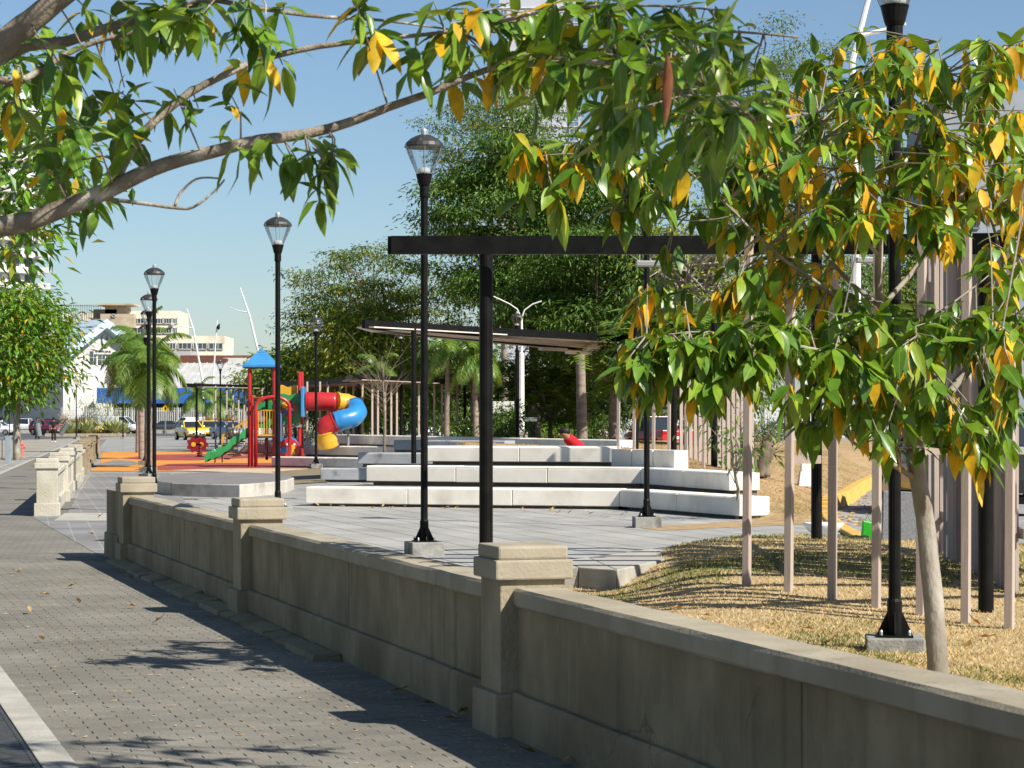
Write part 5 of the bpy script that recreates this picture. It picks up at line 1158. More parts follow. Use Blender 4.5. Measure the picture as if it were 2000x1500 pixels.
# green slide: trough with raised wavy sides
path = [S(485, 848, .1), S(474, 853, .0), S(458, 866, -.1), S(442, 879, -.2), S(428, 888, -.25), S(414, 891, -.3), S(404, 896, -.35)]
sd = Vector((.12, 1, 0)).normalized(); mb = MB(); prs = []
fine = []
for i in range(len(path) - 1):
    for k_ in range(3): fine.append(path[i].lerp(path[i + 1], k_ / 3))
fine.append(path[-1])
for i, p in enumerate(fine):
    hgt = .16 + .05 * math.sin(i * 1.3); prs += [p - sd * .30 + UP * hgt, p - sd * .25 + UP * (hgt - .02), p - sd * .2 + UP * .02, p + sd * .2 + UP * .02, p + sd * .25 + UP * (hgt + .06), p + sd * .30 + UP * (hgt + .06), p + sd * .27 - UP * .08, p - sd * .27 - UP * (.10 + .03 * math.sin(i * 1.9))]
n_ = 8; mb.add(prs, [(i * n_ + j, i * n_ + (j + 1) % n_, (i + 1) * n_ + (j + 1) % n_, (i + 1) * n_ + j) for i in range(len(fine) - 1) for j in range(n_)] + [tuple(range(n_)), tuple(range(len(prs) - 1, len(prs) - n_ - 1, -1))])
mb.build('slide', PG, t, smooth=False, bevel=.012)
MB().bar(S(420, 890, -.3), S(420, 905, -.3), .05, .05).build('slide_leg', PY, t)
# stairs behind the slide with yellow rails
for dy in (.55, 1.05):
    rl = MB().bar(S(484, 819, dy), S(434, 851, dy), .045, .05).bar(S(434, 851, dy), S(434, 903, dy), .045, .045).build('stair_rail', PY, t)
    for i in range(8):
        f = (i + .5) / 8; a = S(484, 819, dy).lerp(S(434, 851, dy), f); MB().bar(a, a - UP * (.52 + .02 * i), .03, .03).build('rail_bar', PY, rl)
for i in range(6):
    f = (i + .5) / 6; p = S(484, 850, .8).lerp(S(440, 900, .8), f); MB().box((p.x, p.y, p.z), (.16, .48, .05)).build('stair_tread', PGR, t)
# tube slide
tp = [S(592, 784), S(600, 784), S(628, 784), S(656, 785, .05), S(676, 788, .25), S(692, 795, .15), S(697, 805, -.15), S(688, 815, -.45), S(670, 820, -.6), S(654, 824, -.65), S(640, 832, -.65), S(634, 845, -.6), S(638, 862, -.55), S(640, 872, -.5)]
fl = MB().box(S(592.5, 785), (.12, .80, 1.02)).build('tube_entry', PB, t, bevel=.03)
for i, (a, b, m) in enumerate(((1, 3, PR), (3, 5, PY), (5, 9, PB2), (9, 11, PR), (11, 13, PY))):
    pts = tp[a:b + 1]; o = []
    mb = MB()
    rr_ = .315 + .012 * i
    if len(pts) > 2: o = limb(mb, pts, rr_, rr_, 18)
    else: o = limb(mb, [pts[0], pts[0].lerp(pts[1], .5), pts[1]], rr_, rr_, 18)
    s_ = mb.build('tube_section', m if m is not PB2 else plastic('play_blue_tube', (0.025, 0.20, 0.48)), t, smooth=True)
    d = (o[1] - o[0]).normalized(); MB().tube([o[0] - d * .02, o[0] + d * .03], rr_ + .022, 18).build('tube_flange', m, s_)
MB().tube([S(680, 870, -.2), S(680, 806, -.2)], .04, 8).build('tube_support', PGR, t)
# climbing net and chains
mb = MB()
for i in range(9):
    f = i / 8; mb.tube([S(452 + 34 * f, 893 - 4 * f, .3), S(487, 868 + 22 * f, .5)], .014, 4)
    mb.tube([S(500 + 35 * f, 858, .4), S(498 + 33 * f, 893, .3)], .012, 4); mb.tube([S(499, 860 + 32 * f, .35), S(535, 862 + 28 * f, .4)], .012, 4)
mb.build('climbing_net', mat('net_rope', (.50, .22, .18), rough=.8), t)
MB().lathe([(.05, 0), (.05, 2.6)], tuple(S(521, 898, .5)), 10).build('centre_post', BLACK, t)
# spring rider
t = thing('spring_rider', 'dark red flower shaped spring rider on the red play surface', 'spring rider', tuple(G(388, 893)))
Ys = 97.0
def SR(x, y, dy=0): return P(x, y, Ys + dy)
for xc, dy in ((378, -.2), (393, .2)):
    c = SR(xc, 868, dy); mb = MB(); pts = []
    for k_ in range(32):
        a = 2 * math.pi * k_ / 32; rr = .27 + .045 * math.cos(7 * a); pts.append((rr * math.cos(a), rr * math.sin(a) * 1.15))
    f_ = MB().extr(pts, (c.x, c.y + .04, c.z), (c.x, c.y, c.z), Vector((1, 0, 0)), UP).build('flower_panel', PR2 if 'PR2' in globals() else plastic('rider_red', (.20, .010, .016)), t)
    MB().lathe([(.10, 0), (.10, .02)], n=14, M=Matrix.Translation((c.x, c.y - .005, c.z)) @ Matrix.Rotation(R(90), 4, 'X')).build('flower_eye', PY, f_)
c = SR(386, 868); MB().box((c.x, c.y, c.z), (.35, .4, .06)).build('rider_seat', plastic('rider_red', (.20, .010, .016)), t)
b_ = SR(390, 893); hel = [Vector((b_.x + .11 * math.cos(k_ * .7), b_.y + .11 * math.sin(k_ * .7), .04 + k_ * .0085)) for k_ in range(56)]
MB().tube(hel, .024, 6).build('coil_spring', plastic('rider_red', (.20, .010, .016)), t, smooth=True); MB().box((b_.x, b_.y, .02), (.36, .36, .04)).build('spring_plate', BLACK, t)
# ---------------------------------------------------------------- vehicles
M_tyre = mat('tyre', (0.014, 0.014, 0.014), rough=.85); M_rim = mat('rim', (.42, .42, .43), rough=.35, metal=.8); M_trim = mat('black_trim', (.018, .018, .02), rough=.5)
M_cglass = mat('car_glass', (0.018, 0.024, 0.028), rough=.06, spec=.8); M_head = mat('headlamp', (.72, .75, .78), rough=.12, spec=.8); M_tail = mat('tail_lamp', (.42, .012, .012), rough=.2); M_plate = mat('number_plate', (.75, .76, .72), rough=.5)
def paint(n, c): return mat('paint_' + n, c, rough=.28, spec=.5, coat=.7)
def car(label, loc, heading, color, kind='sedan', cname='x', roofsign=False, group='cars on the road and in the car parks'):
    """heading: direction of travel; built nose along +X"""
    K = {'sedan': (4.35, 1.70, 1.45, [(-2.17, .55, .80), (-2.05, .32, 1.02), (-1.3, .25, 1.05), (.95, .25, .97), (1.85, .27, .84), (2.12, .34, .66), (2.17, .42, .55)], [(-1.72, -1.05, 1.02), (1.12, .42, .97)]),
         'hatch': (3.75, 1.66, 1.50, [(-1.87, .5, .90), (-1.80, .32, 1.05), (.75, .25, 1.0), (1.50, .27, .90), (1.80, .32, .70), (1.87, .42, .55)], [(-1.80, -1.45, 1.04), (.98, .25, .99)]),
         'suv': (4.6, 1.85, 1.72, [(-2.3, .6, 1.0), (-2.22, .38, 1.15), (1.0, .32, 1.12), (1.95, .34, 1.02), (2.24, .4, .85), (2.3, .5, .7)], [(-2.15, -1.85, 1.14), (1.15, .45, 1.10)]),
         'van': (4.9, 1.80, 1.95, [(-2.45, .5, 1.1), (-2.40, .34, 1.2), (1.2, .30, 1.2), (2.1, .32, 1.05), (2.40, .40, .85), (2.45, .5, .7)], [(-2.38, -2.25, 1.19), (1.95, .95, 1.08)]),
         'pickup': (5.2, 1.85, 1.75, [(-2.6, .55, .98), (-2.56, .42, 1.05), (1.1, .36, 1.05), (2.2, .38, 1.0), (2.52, .44, .85), (2.6, .55, .72)], [(-.55, -.45, 1.04), (1.45, .75, 1.03)])}
    Ln, W_, H_, st, gh = K[kind]; hw = W_ / 2
    t = thing('parked_car' if kind not in ('van', 'pickup') else {'van': 'delivery_van', 'pickup': 'pickup_truck'}[kind], label, {'van': 'van', 'pickup': 'pickup'}.get(kind, 'car'), tuple(loc), math.atan2(heading[1], heading[0]), group); M = wm(t)
    pm_ = paint(cname, color)
    mb = MB(); vs = []
    for x, z0, z1 in st:
        k_ = 1 - .10 * (abs(x) / (Ln / 2)) ** 4; h2 = hw * k_
        zm = z0 + (z1 - z0) * .55
        vs += [M @ Vector(q) for q in ((x, -h2 * .93, z0), (x, -h2, zm), (x, -h2 * .90, z1), (x, 0, z1 + .03), (x, h2 * .90, z1), (x, h2, zm), (x, h2 * .93, z0))]
    n = 7; m = len(st)
    mb.add(vs, [(i * n + j, (i + 1) * n + j, (i + 1) * n + (j + 1) % n, i * n + (j + 1) % n) for i in range(m - 1) for j in range(n)] + [tuple(range(n)), tuple(range(m * n - 1, (m - 1) * n - 1, -1))])
    body = mb.build('body', pm_, t, smooth=False, bevel=.03)
    (xr, xrt, zr), (xf, xft, zf) = gh; bw, tw_ = hw * .88, hw * .70; zt = H_ - .04
    mb = MB(); mb.add([M @ Vector(q) for q in ((xr, -bw, zr - .04), (xf, -bw, zf - .04), (xf, bw, zf - .04), (xr, bw, zr - .04), (xrt, -tw_, zt), (xft, -tw_, zt), (xft, tw_, zt), (xrt, tw_, zt))],
                      [(0, 1, 5, 4), (1, 2, 6, 5), (2, 3, 7, 6), (3, 0, 4, 7), (4, 5, 6, 7)]); mb.build('windows', M_cglass, t)
    rf = MB(); rf.box((( xrt + xft) / 2, 0, zt + .02), (xft - xrt + .12, tw_ * 2 + .06, .07), M=M); rf = rf.build('roof', pm_, t, bevel=.03)
    if kind == 'van':
        for s_ in (-1, 1): MB().box(((xr + .3) / 2 + .05, s_ * (hw * .80), 1.5), (abs(xr) + .2, .16, .85), M=M).build('side_panel', pm_, t, bevel=.02)
    pl = [((xr, xrt, zr), 1), ((xf, xft, zf), 1)] + ([((( xr + xf) / 2, (xrt + xft) / 2, zr), .8)] if kind != 'pickup' else [])
    for (xb, xt, zb), w3 in pl:
        for s_ in (-1, 1): MB().bar(M @ Vector((xb, s_ * (bw + .005), zb - .03)), M @ Vector((xt, s_ * (tw_ + .01), zt + .02)), .07 * w3, .05).build('pillar', pm_, t)
    wr = .31 if kind in ('sedan', 'hatch') else .36
    for x in (-Ln * .30, Ln * .31):
        for s_ in (-1, 1):
            Mw = M @ Matrix.Translation((x, s_ * (hw - .10), wr)) @ Matrix.Rotation(R(90), 4, 'X')
            wl = MB().lathe([(wr * .7, -.10), (wr * .95, -.105), (wr, -.07), (wr, .07), (wr * .95, .105), (wr * .7, .10)], n=18, M=Mw).build('tyre', M_tyre, t)
            MB().lathe([(wr * .66, -.108), (wr * .3, -.085), (wr * .3, .085), (wr * .66, .108)], n=12, M=Mw).build('rim', M_rim, wl)
            MB().box((x, s_ * (hw - .06), wr + .10), (wr * 2.5, .14, wr * 1.7), M=M, taper=.75).build('wheel_arch', M_trim, t) if False else None
    fz = st[-2][2] - .08; fx = st[-1][0]
    for s_ in (-1, 1):
        MB().box((fx - .16, s_ * hw * .68, fz + .04), (.34, .36, .13), s_ * R(-22), M=M).build('headlight', M_head, t, bevel=.03)
        MB().box((fx - .04, s_ * hw * .66, .42), (.16, .26, .12), s_ * R(-14), M=M).build('fog_lamp', M_trim, t, bevel=.02)
        MB().box((-Ln / 2 + .08, s_ * hw * .74, st[0][2] + .02), (.22, .26, .18), M=M).build('tail_light', M_tail, t, bevel=.03)
        MB().box((xf - .18, s_ * (hw + .06), zf + .07), (.10, .18, .13), M=M).build('mirror', pm_, t, bevel=.03)
    MB().box((fx - .03, 0, .50), (.12, W_ * .48, .22), M=M, taper=.85).build('grille', M_trim, t, bevel=.03)
    MB().box((fx + .035, 0, .50), (.02, .34, .13), M=M).build('number_plate', M_plate, t); MB().box((-Ln / 2 - .01, 0, .72), (.02, .34, .13), M=M).build('number_plate', M_plate, t)
    MB().box((0, 0, .26), (Ln * .9, W_ * .84, .12), M=M).build('underbody', M_trim, t)
    if roofsign: MB().box((0, 0, H_ + .09), (.16, .5, .14), M=M, taper=.85).build('roof_sign', WHITE, rf, bevel=.02)
    return t
YELT, WHT, DGR, BLG, MAR, SIL, RED = (0.66, 0.42, 0.01), (.74, .75, .76), (.045, .05, .06), (.16, .21, .29), (.20, .012, .03), (.45, .46, .48), (.42, .015, .02)
def ggp(x, Yd): return Vector(((x - CX) / F * Yd, Yd, .006))
car('front yellow taxi parked beside the playground', ggp(371, 180), (.42, -.91), YELT, 'hatch', 'taxi', True, 'taxis at the kerb')
car('second yellow taxi, half hidden behind the front one', ggp(409, 190), (.30, -.95), YELT, 'hatch', 'taxi', False, 'taxis at the kerb')
car('blue grey sedan right of the two taxis', ggp(448, 186), (.55, -.83), BLG, 'sedan', 'bluegrey')
car('dark grey sedan driving left before the white van', ggp(322, 292), (-1, .05), DGR, 'sedan', 'darkgrey')
car('white panel van beyond the taxis', ggp(368, 322), (-1, .04), WHT, 'van', 'white')
car('white minibus behind the agaves', ggp(232, 262), (.9, -.25), WHT, 'van', 'white')
car('yellow taxi half hidden by the agaves', ggp(171, 231), (.8, -.5), YELT, 'hatch', 'taxi', False, 'taxis at the kerb')
car('maroon hatchback behind the two walkers', ggp(90, 236), (.8, -.6), MAR, 'hatch', 'maroon')
car('white pickup parked beyond the left tree', ggp(52, 300), (-1, .1), WHT, 'pickup', 'white')
car('dark estate car behind the maroon hatchback', ggp(98, 292), (-1, .1), DGR, 'suv', 'darkgrey')
car('white car cut by the left picture edge', ggp(-7, 236), (1, -.2), WHT, 'sedan', 'white')
car('white pickup behind the timber posts, centre', ggp(878, 168), (-.9, -.3), WHT, 'pickup', 'white')
car('dark blue car behind the tube slide', ggp(690, 172), (.2, -1), (.03, .06, .12), 'suv', 'navy')
car('silver hatchback with red tail lamps near the resting person', ggp(1104, 160), (-.5, .86), SIL, 'hatch', 'silver')
car('dark red car beside the silver hatchback', ggp(1122, 166), (-.4, .9), (.10, .02, .022), 'suv', 'darkred')
car('red pickup seen from behind the timber posts', ggp(1286, 112), (-.3, .95), RED, 'pickup', 'red')
car('white car parked behind the dry bank', ggp(1345, 140), (-1, .1), WHT, 'sedan', 'white')
car('pale grey car right of the tree stump', ggp(1528, 142), (-.9, -.2), SIL, 'sedan', 'silver')
car('black off road vehicle parked on the road behind the timber screen', Vector((7.75, 39.2, .01)), (-.12, 1), (.012, .013, .015), 'suv', 'black')
car('white van parked far behind the timber posts', ggp(960, 175), (-1, 0), WHT, 'van', 'white')

# ---------------------------------------------------------------- people
M_skin = mat('skin', (.30, .15, .09), rough=.6); M_hair = mat('hair', (.012, .010, .009), rough=.6); M_cblack = mat('black_cloth', (.014, .014, .016), rough=.9); M_cgrey = mat('grey_cloth', (.06, .065, .07), rough=.9); M_cred = mat('red_cloth', (.42, .012, .022), rough=.9); M_cjean = mat('denim', (.05, .07, .13), rough=.9); M_cwhite = mat('pale_cloth', (.62, .64, .68), rough=.9)
def skin(name, J, E, m, parent, root=0, sub=1):
    me = bpy.data.meshes.new(name); me.from_pydata([j[0] for j in J], E, []); me.materials.append(m)
    o = bpy.data.objects.new(name, me); col.objects.link(o); o.parent = parent
    s = o.modifiers.new('skin', 'SKIN'); s.use_smooth_shade = True
    for i, j in enumerate(J): me.skin_vertices[0].data[i].radius = (j[1], j[1] if len(j) < 3 else j[2])
    me.skin_vertices[0].data[root].use_root = True
    if sub: sm = o.modifiers.new('sub', 'SUBSURF'); sm.levels = sub; sm.render_levels = sub
    return o
def person(label, loc, face, top, legs, H=1.74, armL=None, armR=None, stride=.12, shoes=None):
    t = thing('person', label, 'person', tuple(loc), math.atan2(face[1], face[0]), None); t.matrix_basis = t.matrix_basis @ Matrix.Scale(H / 1.74, 4)
    aL = armL or [(0.0, .22, 1.42), (.0, .28, 1.14), (.06, .29, .90)]; aR = armR or [(0.0, -.22, 1.42), (.0, -.28, 1.14), (.06, -.29, .90)]
    J = [((0, 0, .95), .14, .11), ((0, 0, 1.15), .125, .10), ((0, 0, 1.36), .155, .10), ((0, 0, 1.48), .06), ((.01, 0, 1.55), .055), ((.02, 0, 1.63), .085, .10), ((.015, 0, 1.72), .055, .07)]
    E = [(0, 1), (1, 2), (2, 3), (3, 4), (4, 5), (5, 6)]
    for s_, A in ((1, aL), (-1, aR)):
        k_ = len(J); J += [((A[0][0], s_ * .17, 1.43), .06), (A[0], .055), (A[1], .043), (A[2], .034), (tuple(Vector(A[2]) + (Vector(A[2]) - Vector(A[1])).normalized() * .12), .03, .02)]; E += [(2, k_), (k_, k_ + 1), (k_ + 1, k_ + 2), (k_ + 2, k_ + 3), (k_ + 3, k_ + 4)]
    for s_ in (1, -1):
        k_ = len(J); f = stride * s_; J += [((0, s_ * .09, .88), .085), ((f * .6 + .03, s_ * .10, .48), .055), ((f, s_ * .10, .08), .04), ((f + .15, s_ * .11, .03), .032)]; E += [(0, k_), (k_, k_ + 1), (k_ + 1, k_ + 2), (k_ + 2, k_ + 3)]
    b = skin('body', J, E, M_skin, t)
    JT = [((0, 0, .93), .165, .135), ((0, 0, 1.15), .145, .12), ((0, 0, 1.36), .175, .115), ((0, 0, 1.45), .09)]; ET = [(0, 1), (1, 2), (2, 3)]
    for s_, A in ((1, aL), (-1, aR)):
        k_ = len(JT); JT += [((A[0][0], s_ * .17, 1.43), .075), (A[0], .072), (tuple(Vector(A[0]).lerp(Vector(A[1]), .75)), .062)]; ET += [(2, k_), (k_, k_ + 1), (k_ + 1, k_ + 2)]
    skin('shirt', JT, ET, top, t)
    JL = [((0, 0, .97), .165, .135), ((0, 0, .90), .165, .13)]; EL = [(0, 1)]
    for s_ in (1, -1):
        k_ = len(JL); f = stride * s_; JL += [((0, s_ * .09, .84), .105), ((f * .6 + .03, s_ * .10, .48), .078), ((f, s_ * .10, .10), .066)]; EL += [(1, k_), (k_, k_ + 1), (k_ + 1, k_ + 2)]
    skin('trousers', JL, EL, legs, t)
    M = wm(t)
    h = MB().ball((0.0, 0, 1.665), .112, 12, 8, 0, (1.0, .92, 1.0)); h.v = [tuple(M @ (Vector(q) + Vector((-.022, 0, .02)))) for q in h.v]; h.build('hair', M_hair, t, smooth=True)
    n = MB().box((.118, 0, 1.635), (.03, .03, .045), M=M).build('nose', M_skin, t)
    if shoes:
        for s_ in (1, -1): MB().box((stride * s_ + .07, s_ * .105, .045), (.27, .10, .09), M=M).build('shoe', shoes, t, bevel=.02)
    return t
pA, pB = ggp(73, 178), ggp(105, 161)
person('walker in a dark grey shirt carrying a grey roll, left', pA, (.25, -1), M_cgrey, M_cblack, armL=[(0.02, .22, 1.40), (.10, .30, 1.15), (.30, .22, 1.12)], armR=[(0.0, -.23, 1.40), (.02, -.32, 1.15), (.20, -.30, 1.05)])
person('walker in black with white shoes seen from behind, right of the other walker', pB, (-.1, 1), M_cblack, M_cblack, armR=[(0.0, -.23, 1.42), (.02, -.45, 1.25), (.15, -.62, 1.22)], shoes=WHITE, stride=.08)
def roll(label, a, b, r, m):
    mb = MB(); d = (Vector(b) - Vector(a)).normalized(); mb.tube([a, b], r, 16); o = mb.build('rolled_mat', m, label=label, cat='roll', group='rolled mats carried by the walkers', kind='thing'); return o
M_roll = mat('foam_roll', (.17, .19, .20), (.13, .15, .155), 4, .8)
roll('grey rolled mat held upright by the left walker', (pA.x + .22, pA.y - .36, .30), (pA.x + .05, pA.y - .30, 1.30), .22, M_roll)
o = roll('grey rolled mat held slanting by the right walker', (pB.x + .42, pB.y + .25, .52), (pB.x + .98, pB.y + .15, 1.36), .17, M_roll)
person('standing passer-by in pale shirt and jeans at the far left edge', ggp(4, 285), (.5, -.8), M_cwhite, M_cjean)
# person resting behind the top bench: head and red shoulders show above the edge
t = thing('person', 'person in a red shirt lying on the bank, head above the top bench', 'person', tuple(P(1110, 862, 50) ))
c = P(1103, 850, 50); c2 = P(1128, 864, 50)
J = [((c.x + .40, 50.9, c.z - .32), .13), ((c.x + .22, 50.25, c.z - .20), .13), ((c.x + .07, 50.06, c.z - .065), .10), ((c.x + .03, 50, c.z - .02), .08), ((c.x - .02, 50, c.z + .03), .105), ((c.x - .02, 50, c.z + .08), .08)]
J = [(tuple(Vector(j[0]) - t.location), j[1]) for j in J]
skin('body', J, [(i, i + 1) for i in range(5)], M_skin, t)
skin('shirt', [((J[0][0]), .14), (J[1][0], .15), (J[2][0], .125), (J[3][0], .095)], [(0, 1), (1, 2), (2, 3)], M_cred, t)
MB().ball((c.x + .0, 50.02, c.z + .085), .118, 12, 8, 0, (1.1, 1, .85)).build('hair', M_hair, t, smooth=True)
MB().box((c.x - .125, 49.97, c.z + .02), (.03, .03, .04)).build('nose', M_skin, t)
# ---------------------------------------------------------------- buildings behind
B_white = mat('render_white', (.60, .60, .585), (.51, .51, .495), .8, .85, coords='World'); B_cream = mat('render_cream', (.76, .70, .57), (.67, .61, .49), .5, .9, coords='World', c3=(.42, .36, .27), s3=.15, lo3=.55, hi3=.75)
B_beige = mat('render_beige', (.50, .42, .30), (.40, .33, .24), .5, .9, coords='World', c3=(.25, .21, .16), s3=.3, lo3=.5, hi3=.7)
B_blue = mat('blue_fascia', (.03, .13, .42), (.025, .11, .36), .4, .5, coords='World'); B_roofb = mat('blue_white_roof', (.50, .60, .68), (.40, .51, .61), .6, .55, coords='World', stretch=(1, 1, 3)); B_roofw = mat('white_metal_roof', (.50, .50, .485), (.40, .40, .385), .35, .5, coords='World', c3=(.4, .39, .37), s3=.12)
B_win = mat('far_window', (.05, .065, .075), rough=.15, spec=.7); B_winb = mat('far_window_blue', (.10, .20, .34), rough=.12, spec=.7); B_brown = mat('brown_roof', (.16, .065, .045), (.12, .05, .035), .5, .8, coords='World'); B_grey = mat('grey_tiles', (.30, .33, .37), (.25, .28, .32), .5, .8, coords='World'); B_soff = mat('soffit', (.24, .20, .165), rough=.9)
def facade(t, x0, x1, y0, y1, Yd, dep, m, name='wall'):
    a, b = P(x0, y1, Yd), P(x1, y0, Yd); zb = min(a.z, b.z)
    return MB().box(((a.x + b.x) / 2, Yd + dep / 2, (max(-.05, zb) + b.z) / 2), (b.x - a.x, dep, b.z - max(-.05, zb))).build(name, m, t)
def win(t, x0, x1, y0, y1, Yd, m=None, mull=2, name='window', frame_m=None):
    a, b = P(x0, y1, Yd), P(x1, y0, Yd); cx, cz, W_, H_ = (a.x + b.x) / 2, (a.z + b.z) / 2, b.x - a.x, b.z - a.z
    w_ = MB().box((cx, Yd - .02, cz), (W_, .10, H_)).build(name, m or B_win, t)
    f = MB(); fm = frame_m or B_white
    for s_ in (-1, 1): f.box((cx + s_ * W_ / 2, Yd - .08, cz), (.14, .2, H_ + .14)); f.box((cx, Yd - .08, cz + s_ * H_ / 2), (W_ + .14, .2, .14))
    f.build('window_frame', fm, w_)
    for i in range(1, mull): MB().box((a.x + W_ * i / mull, Yd - .085, cz), (.10, .12, H_)).build('mullion', fm, w_)
    return w_
# round white tower, left
t = thing('apartment_tower', 'round white apartment tower with curved balconies at the left edge', 'building', ((-65 - CX) / F * 430, 440, 0)); c = ((-62 - CX) / F * 440, 440.0)
MB().lathe([(12.6, 0), (12.6, 66)], (c[0], c[1], 0), 48).build('wall', mat('tower_core', (.42, .44, .45), rough=.7), t)
for i in range(20):
    z = 2 + i * 3.05
    bd = MB().lathe([(13.9, z), (14.1, z + .1), (14.1, z + 1.25), (13.9, z + 1.3)], (c[0], c[1], 0), 48).build('balcony', B_white, t)
    for k_ in range(22):
        a = R(-150 + k_ * 7.0); p = (c[0] + 12.65 * math.cos(a), c[1] + 12.65 * math.sin(a), z + 2.15)
        MB().box(p, (.16, 1.05, 1.55), a).build('window', B_win if k_ % 3 else B_white, bd)
    p = P(86, 0, 436); MB().box((p.x, 436, z + .75), (2.0, 2.2, 1.2)).build('side_balcony', B_white, t)
# beige and cream blocks
t = thing('office_block', 'long beige and cream office block with rooftop structures behind the gabled hall', 'building', ((230 - CX) / F * 520, 530, 0)); Yd = 520
facade(t, 96, 236, 611, 830, Yd + 6, 14, B_cream); facade(t, 228, 349, 607, 830, Yd, 16, B_cream); facade(t, 196, 262, 613, 640, Yd - 3, 8, B_beige, 'roof_block'); facade(t, 205, 247, 596, 615, Yd - 1, 6, B_beige, 'roof_block')
facade(t, 190, 262, 593, 596, Yd - 3, 9, B_beige, 'roof_slab'); facade(t, 182, 228, 604, 620, Yd - 1, 6, mat('dark_beige', (.22, .19, .15), rough=.9), 'roof_block')
for i in range(22): MB().box(P(104 + i * 4.4, 603, Yd + 5), (.08, .08, 2.0)).build('roof_post', BLACK, t)
MB().bar(P(104, 596, Yd + 5), P(196, 598, Yd + 5), .1, .1).build('roof_rail', BLACK, t)
for y0, y1 in ((622, 632), (640, 651)):
    for x0, x1 in ((262, 281), (284, 298), (304, 318), (320, 335), (337, 346)): win(t, x0, x1, y0, y1, Yd - .1, mull=3)
for y0, y1 in ((614, 619), (632, 637)): win(t, 219, 225, y0, y1, Yd - 3.1, mull=1)
for x, y in ((337, 633), (337, 652)): MB().box(P(x, y, Yd - .6), (.7, .6, .6)).build('air_conditioner', B_white, t)
t = thing('office_wing', 'lower cream wing with three window bands behind the play tower', 'building', ((390 - CX) / F * 480, 490, 0)); Yd = 480
facade(t, 330, 438, 656, 830, Yd, 16, B_cream)
for x0, x1 in ((326, 343), (348, 374), (378, 404), (408, 435)): win(t, x0, x1, 670, 682, Yd - .1, mull=3)
# gabled hall with clock
t = thing('gabled_hall', 'white hall with pale blue gabled roof and a round clock emblem', 'building', ((195 - CX) / F * 400, 405, 0))
A, L0, R0 = P(209, 622, 400), P(136, 680, 391), P(258, 662, 409); bk = P(88, 622, 428) - P(209, 622, 400); bk.z = 0
dn = Vector((0, 0, -1.6)); fo_ = (R0 - L0).cross(UP).normalized(); fo_ = fo_ if fo_.y < 0 else -fo_
inn = -fo_ * 1.6
mb = MB(); mb.add([A, L0, L0 + bk, A + bk], [(0, 1, 2, 3)]); mb.add([A, R0, R0 + bk, A + bk], [(0, 3, 2, 1)]); rf = mb.build('roof', B_roofb, t)
for f in (.25, .5, .75): MB().bar(A.lerp(L0, f), A.lerp(L0, f) + bk, .12, .12).build('roof_seam', B_white, rf)
for p, q in ((A, L0), (A, R0)): mb = MB(); mb.add([p + fo_ * .02, q + fo_ * .02, q + dn + fo_ * .02, p + dn + fo_ * .02], [(0, 1, 2, 3)]); mb.add([p + dn, q + dn, q + dn + inn, p + dn + inn], [(0, 1, 2, 3)]); mb.build('fascia', B_roofb, rf)
W0, W1, WA = L0 + dn + inn + (R0 - L0) * .02, R0 + dn + inn - (R0 - L0) * .02, A + dn + inn
mb = MB(); mb.add([W0, W1, WA, Vector((W1.x, W1.y, 0)), Vector((W0.x, W0.y, 0))], [(0, 4, 3, 1), (0, 1, 2)]); mb.add([W0, Vector((W0.x, W0.y, 0)), Vector((W0.x, W0.y, 0)) + bk, W0 + bk], [(0, 1, 2, 3)]); mb.build('wall', B_white, t)
wd = (W1 - W0); wd.z = 0; wd.normalize()
def onwall(x, y, off=.1):
    """point of the gable wall seen at photo pixel x, y"""
    r_ = Vector(((x - CX) / F, 1, -(y - HY) / F)); o_ = Vector((0, 0, CH)); n_ = fo_; k_ = (W0 - o_).dot(n_) / r_.dot(n_); return o_ + r_ * k_ + n_ * off
def wallbox(x0, x1, y0, y1, m, name, th=.15, parent=None):
    a, b, c_, d_ = onwall(x0, y1, th), onwall(x1, y1, th), onwall(x1, y0, th), onwall(x0, y0, th); mb = MB(); q = [a, b, c_, d_]; mb.add(q + [p - fo_ * (th + .05) for p in q], [(0, 1, 2, 3), (0, 4, 5, 1), (1, 5, 6, 2), (2, 6, 7, 3), (3, 7, 4, 0)]); return mb.build(name, m, parent or t)
for x0, x1, y0, y1 in ((176, 188, 658, 674), (208, 219, 660, 676), (175, 187, 686, 711), (191, 204, 693, 712), (207, 219, 694, 712)):
    w_ = wallbox(x0, x1, y0, y1, B_win, 'window'); wallbox((x0 + x1) / 2 - .3, (x0 + x1) / 2 + .3, y0, y1, B_white, 'mullion', .2, w_); wallbox(x0, x1, (y0 + y1) / 2 - .3, (y0 + y1) / 2 + .3, B_white, 'mullion', .2, w_)
cc = onwall(202, 662, .6); Mx = Matrix.Translation(cc) @ fo_.to_track_quat('Z', 'Y').to_matrix().to_4x4()
ck = MB().lathe([(1.42, -.7), (1.42, 0), (1.30, .05)], n=28, M=Mx).build('clock', mat('clock_rim', (.12, .14, .14), rough=.5), t)
MB().lathe([(1.33, .06), (1.33, .08)], n=28, M=Mx).build('clock_face', mat('clock_face', (.46, .60, .56), rough=.4), ck); MB().lathe([(.55, .085), (.55, .10)], n=20, M=Mx).build('clock_ring', mat('clock_ring', (.50, .33, .30), rough=.5), ck); MB().box((.1, .05, .12), (.35, .2, .03), M=Mx).build('clock_emblem', BLACK, ck)
for k_ in range(12):
    a = k_ * math.pi / 6; MB().box((1.1 * math.cos(a), 1.1 * math.sin(a), .09), (.2, .06, .02), a, M=Mx).build('hour_mark', WHITE, ck)
sg_ = wallbox(181, 214, 682, 692, B_white, 'sign_board', .3)
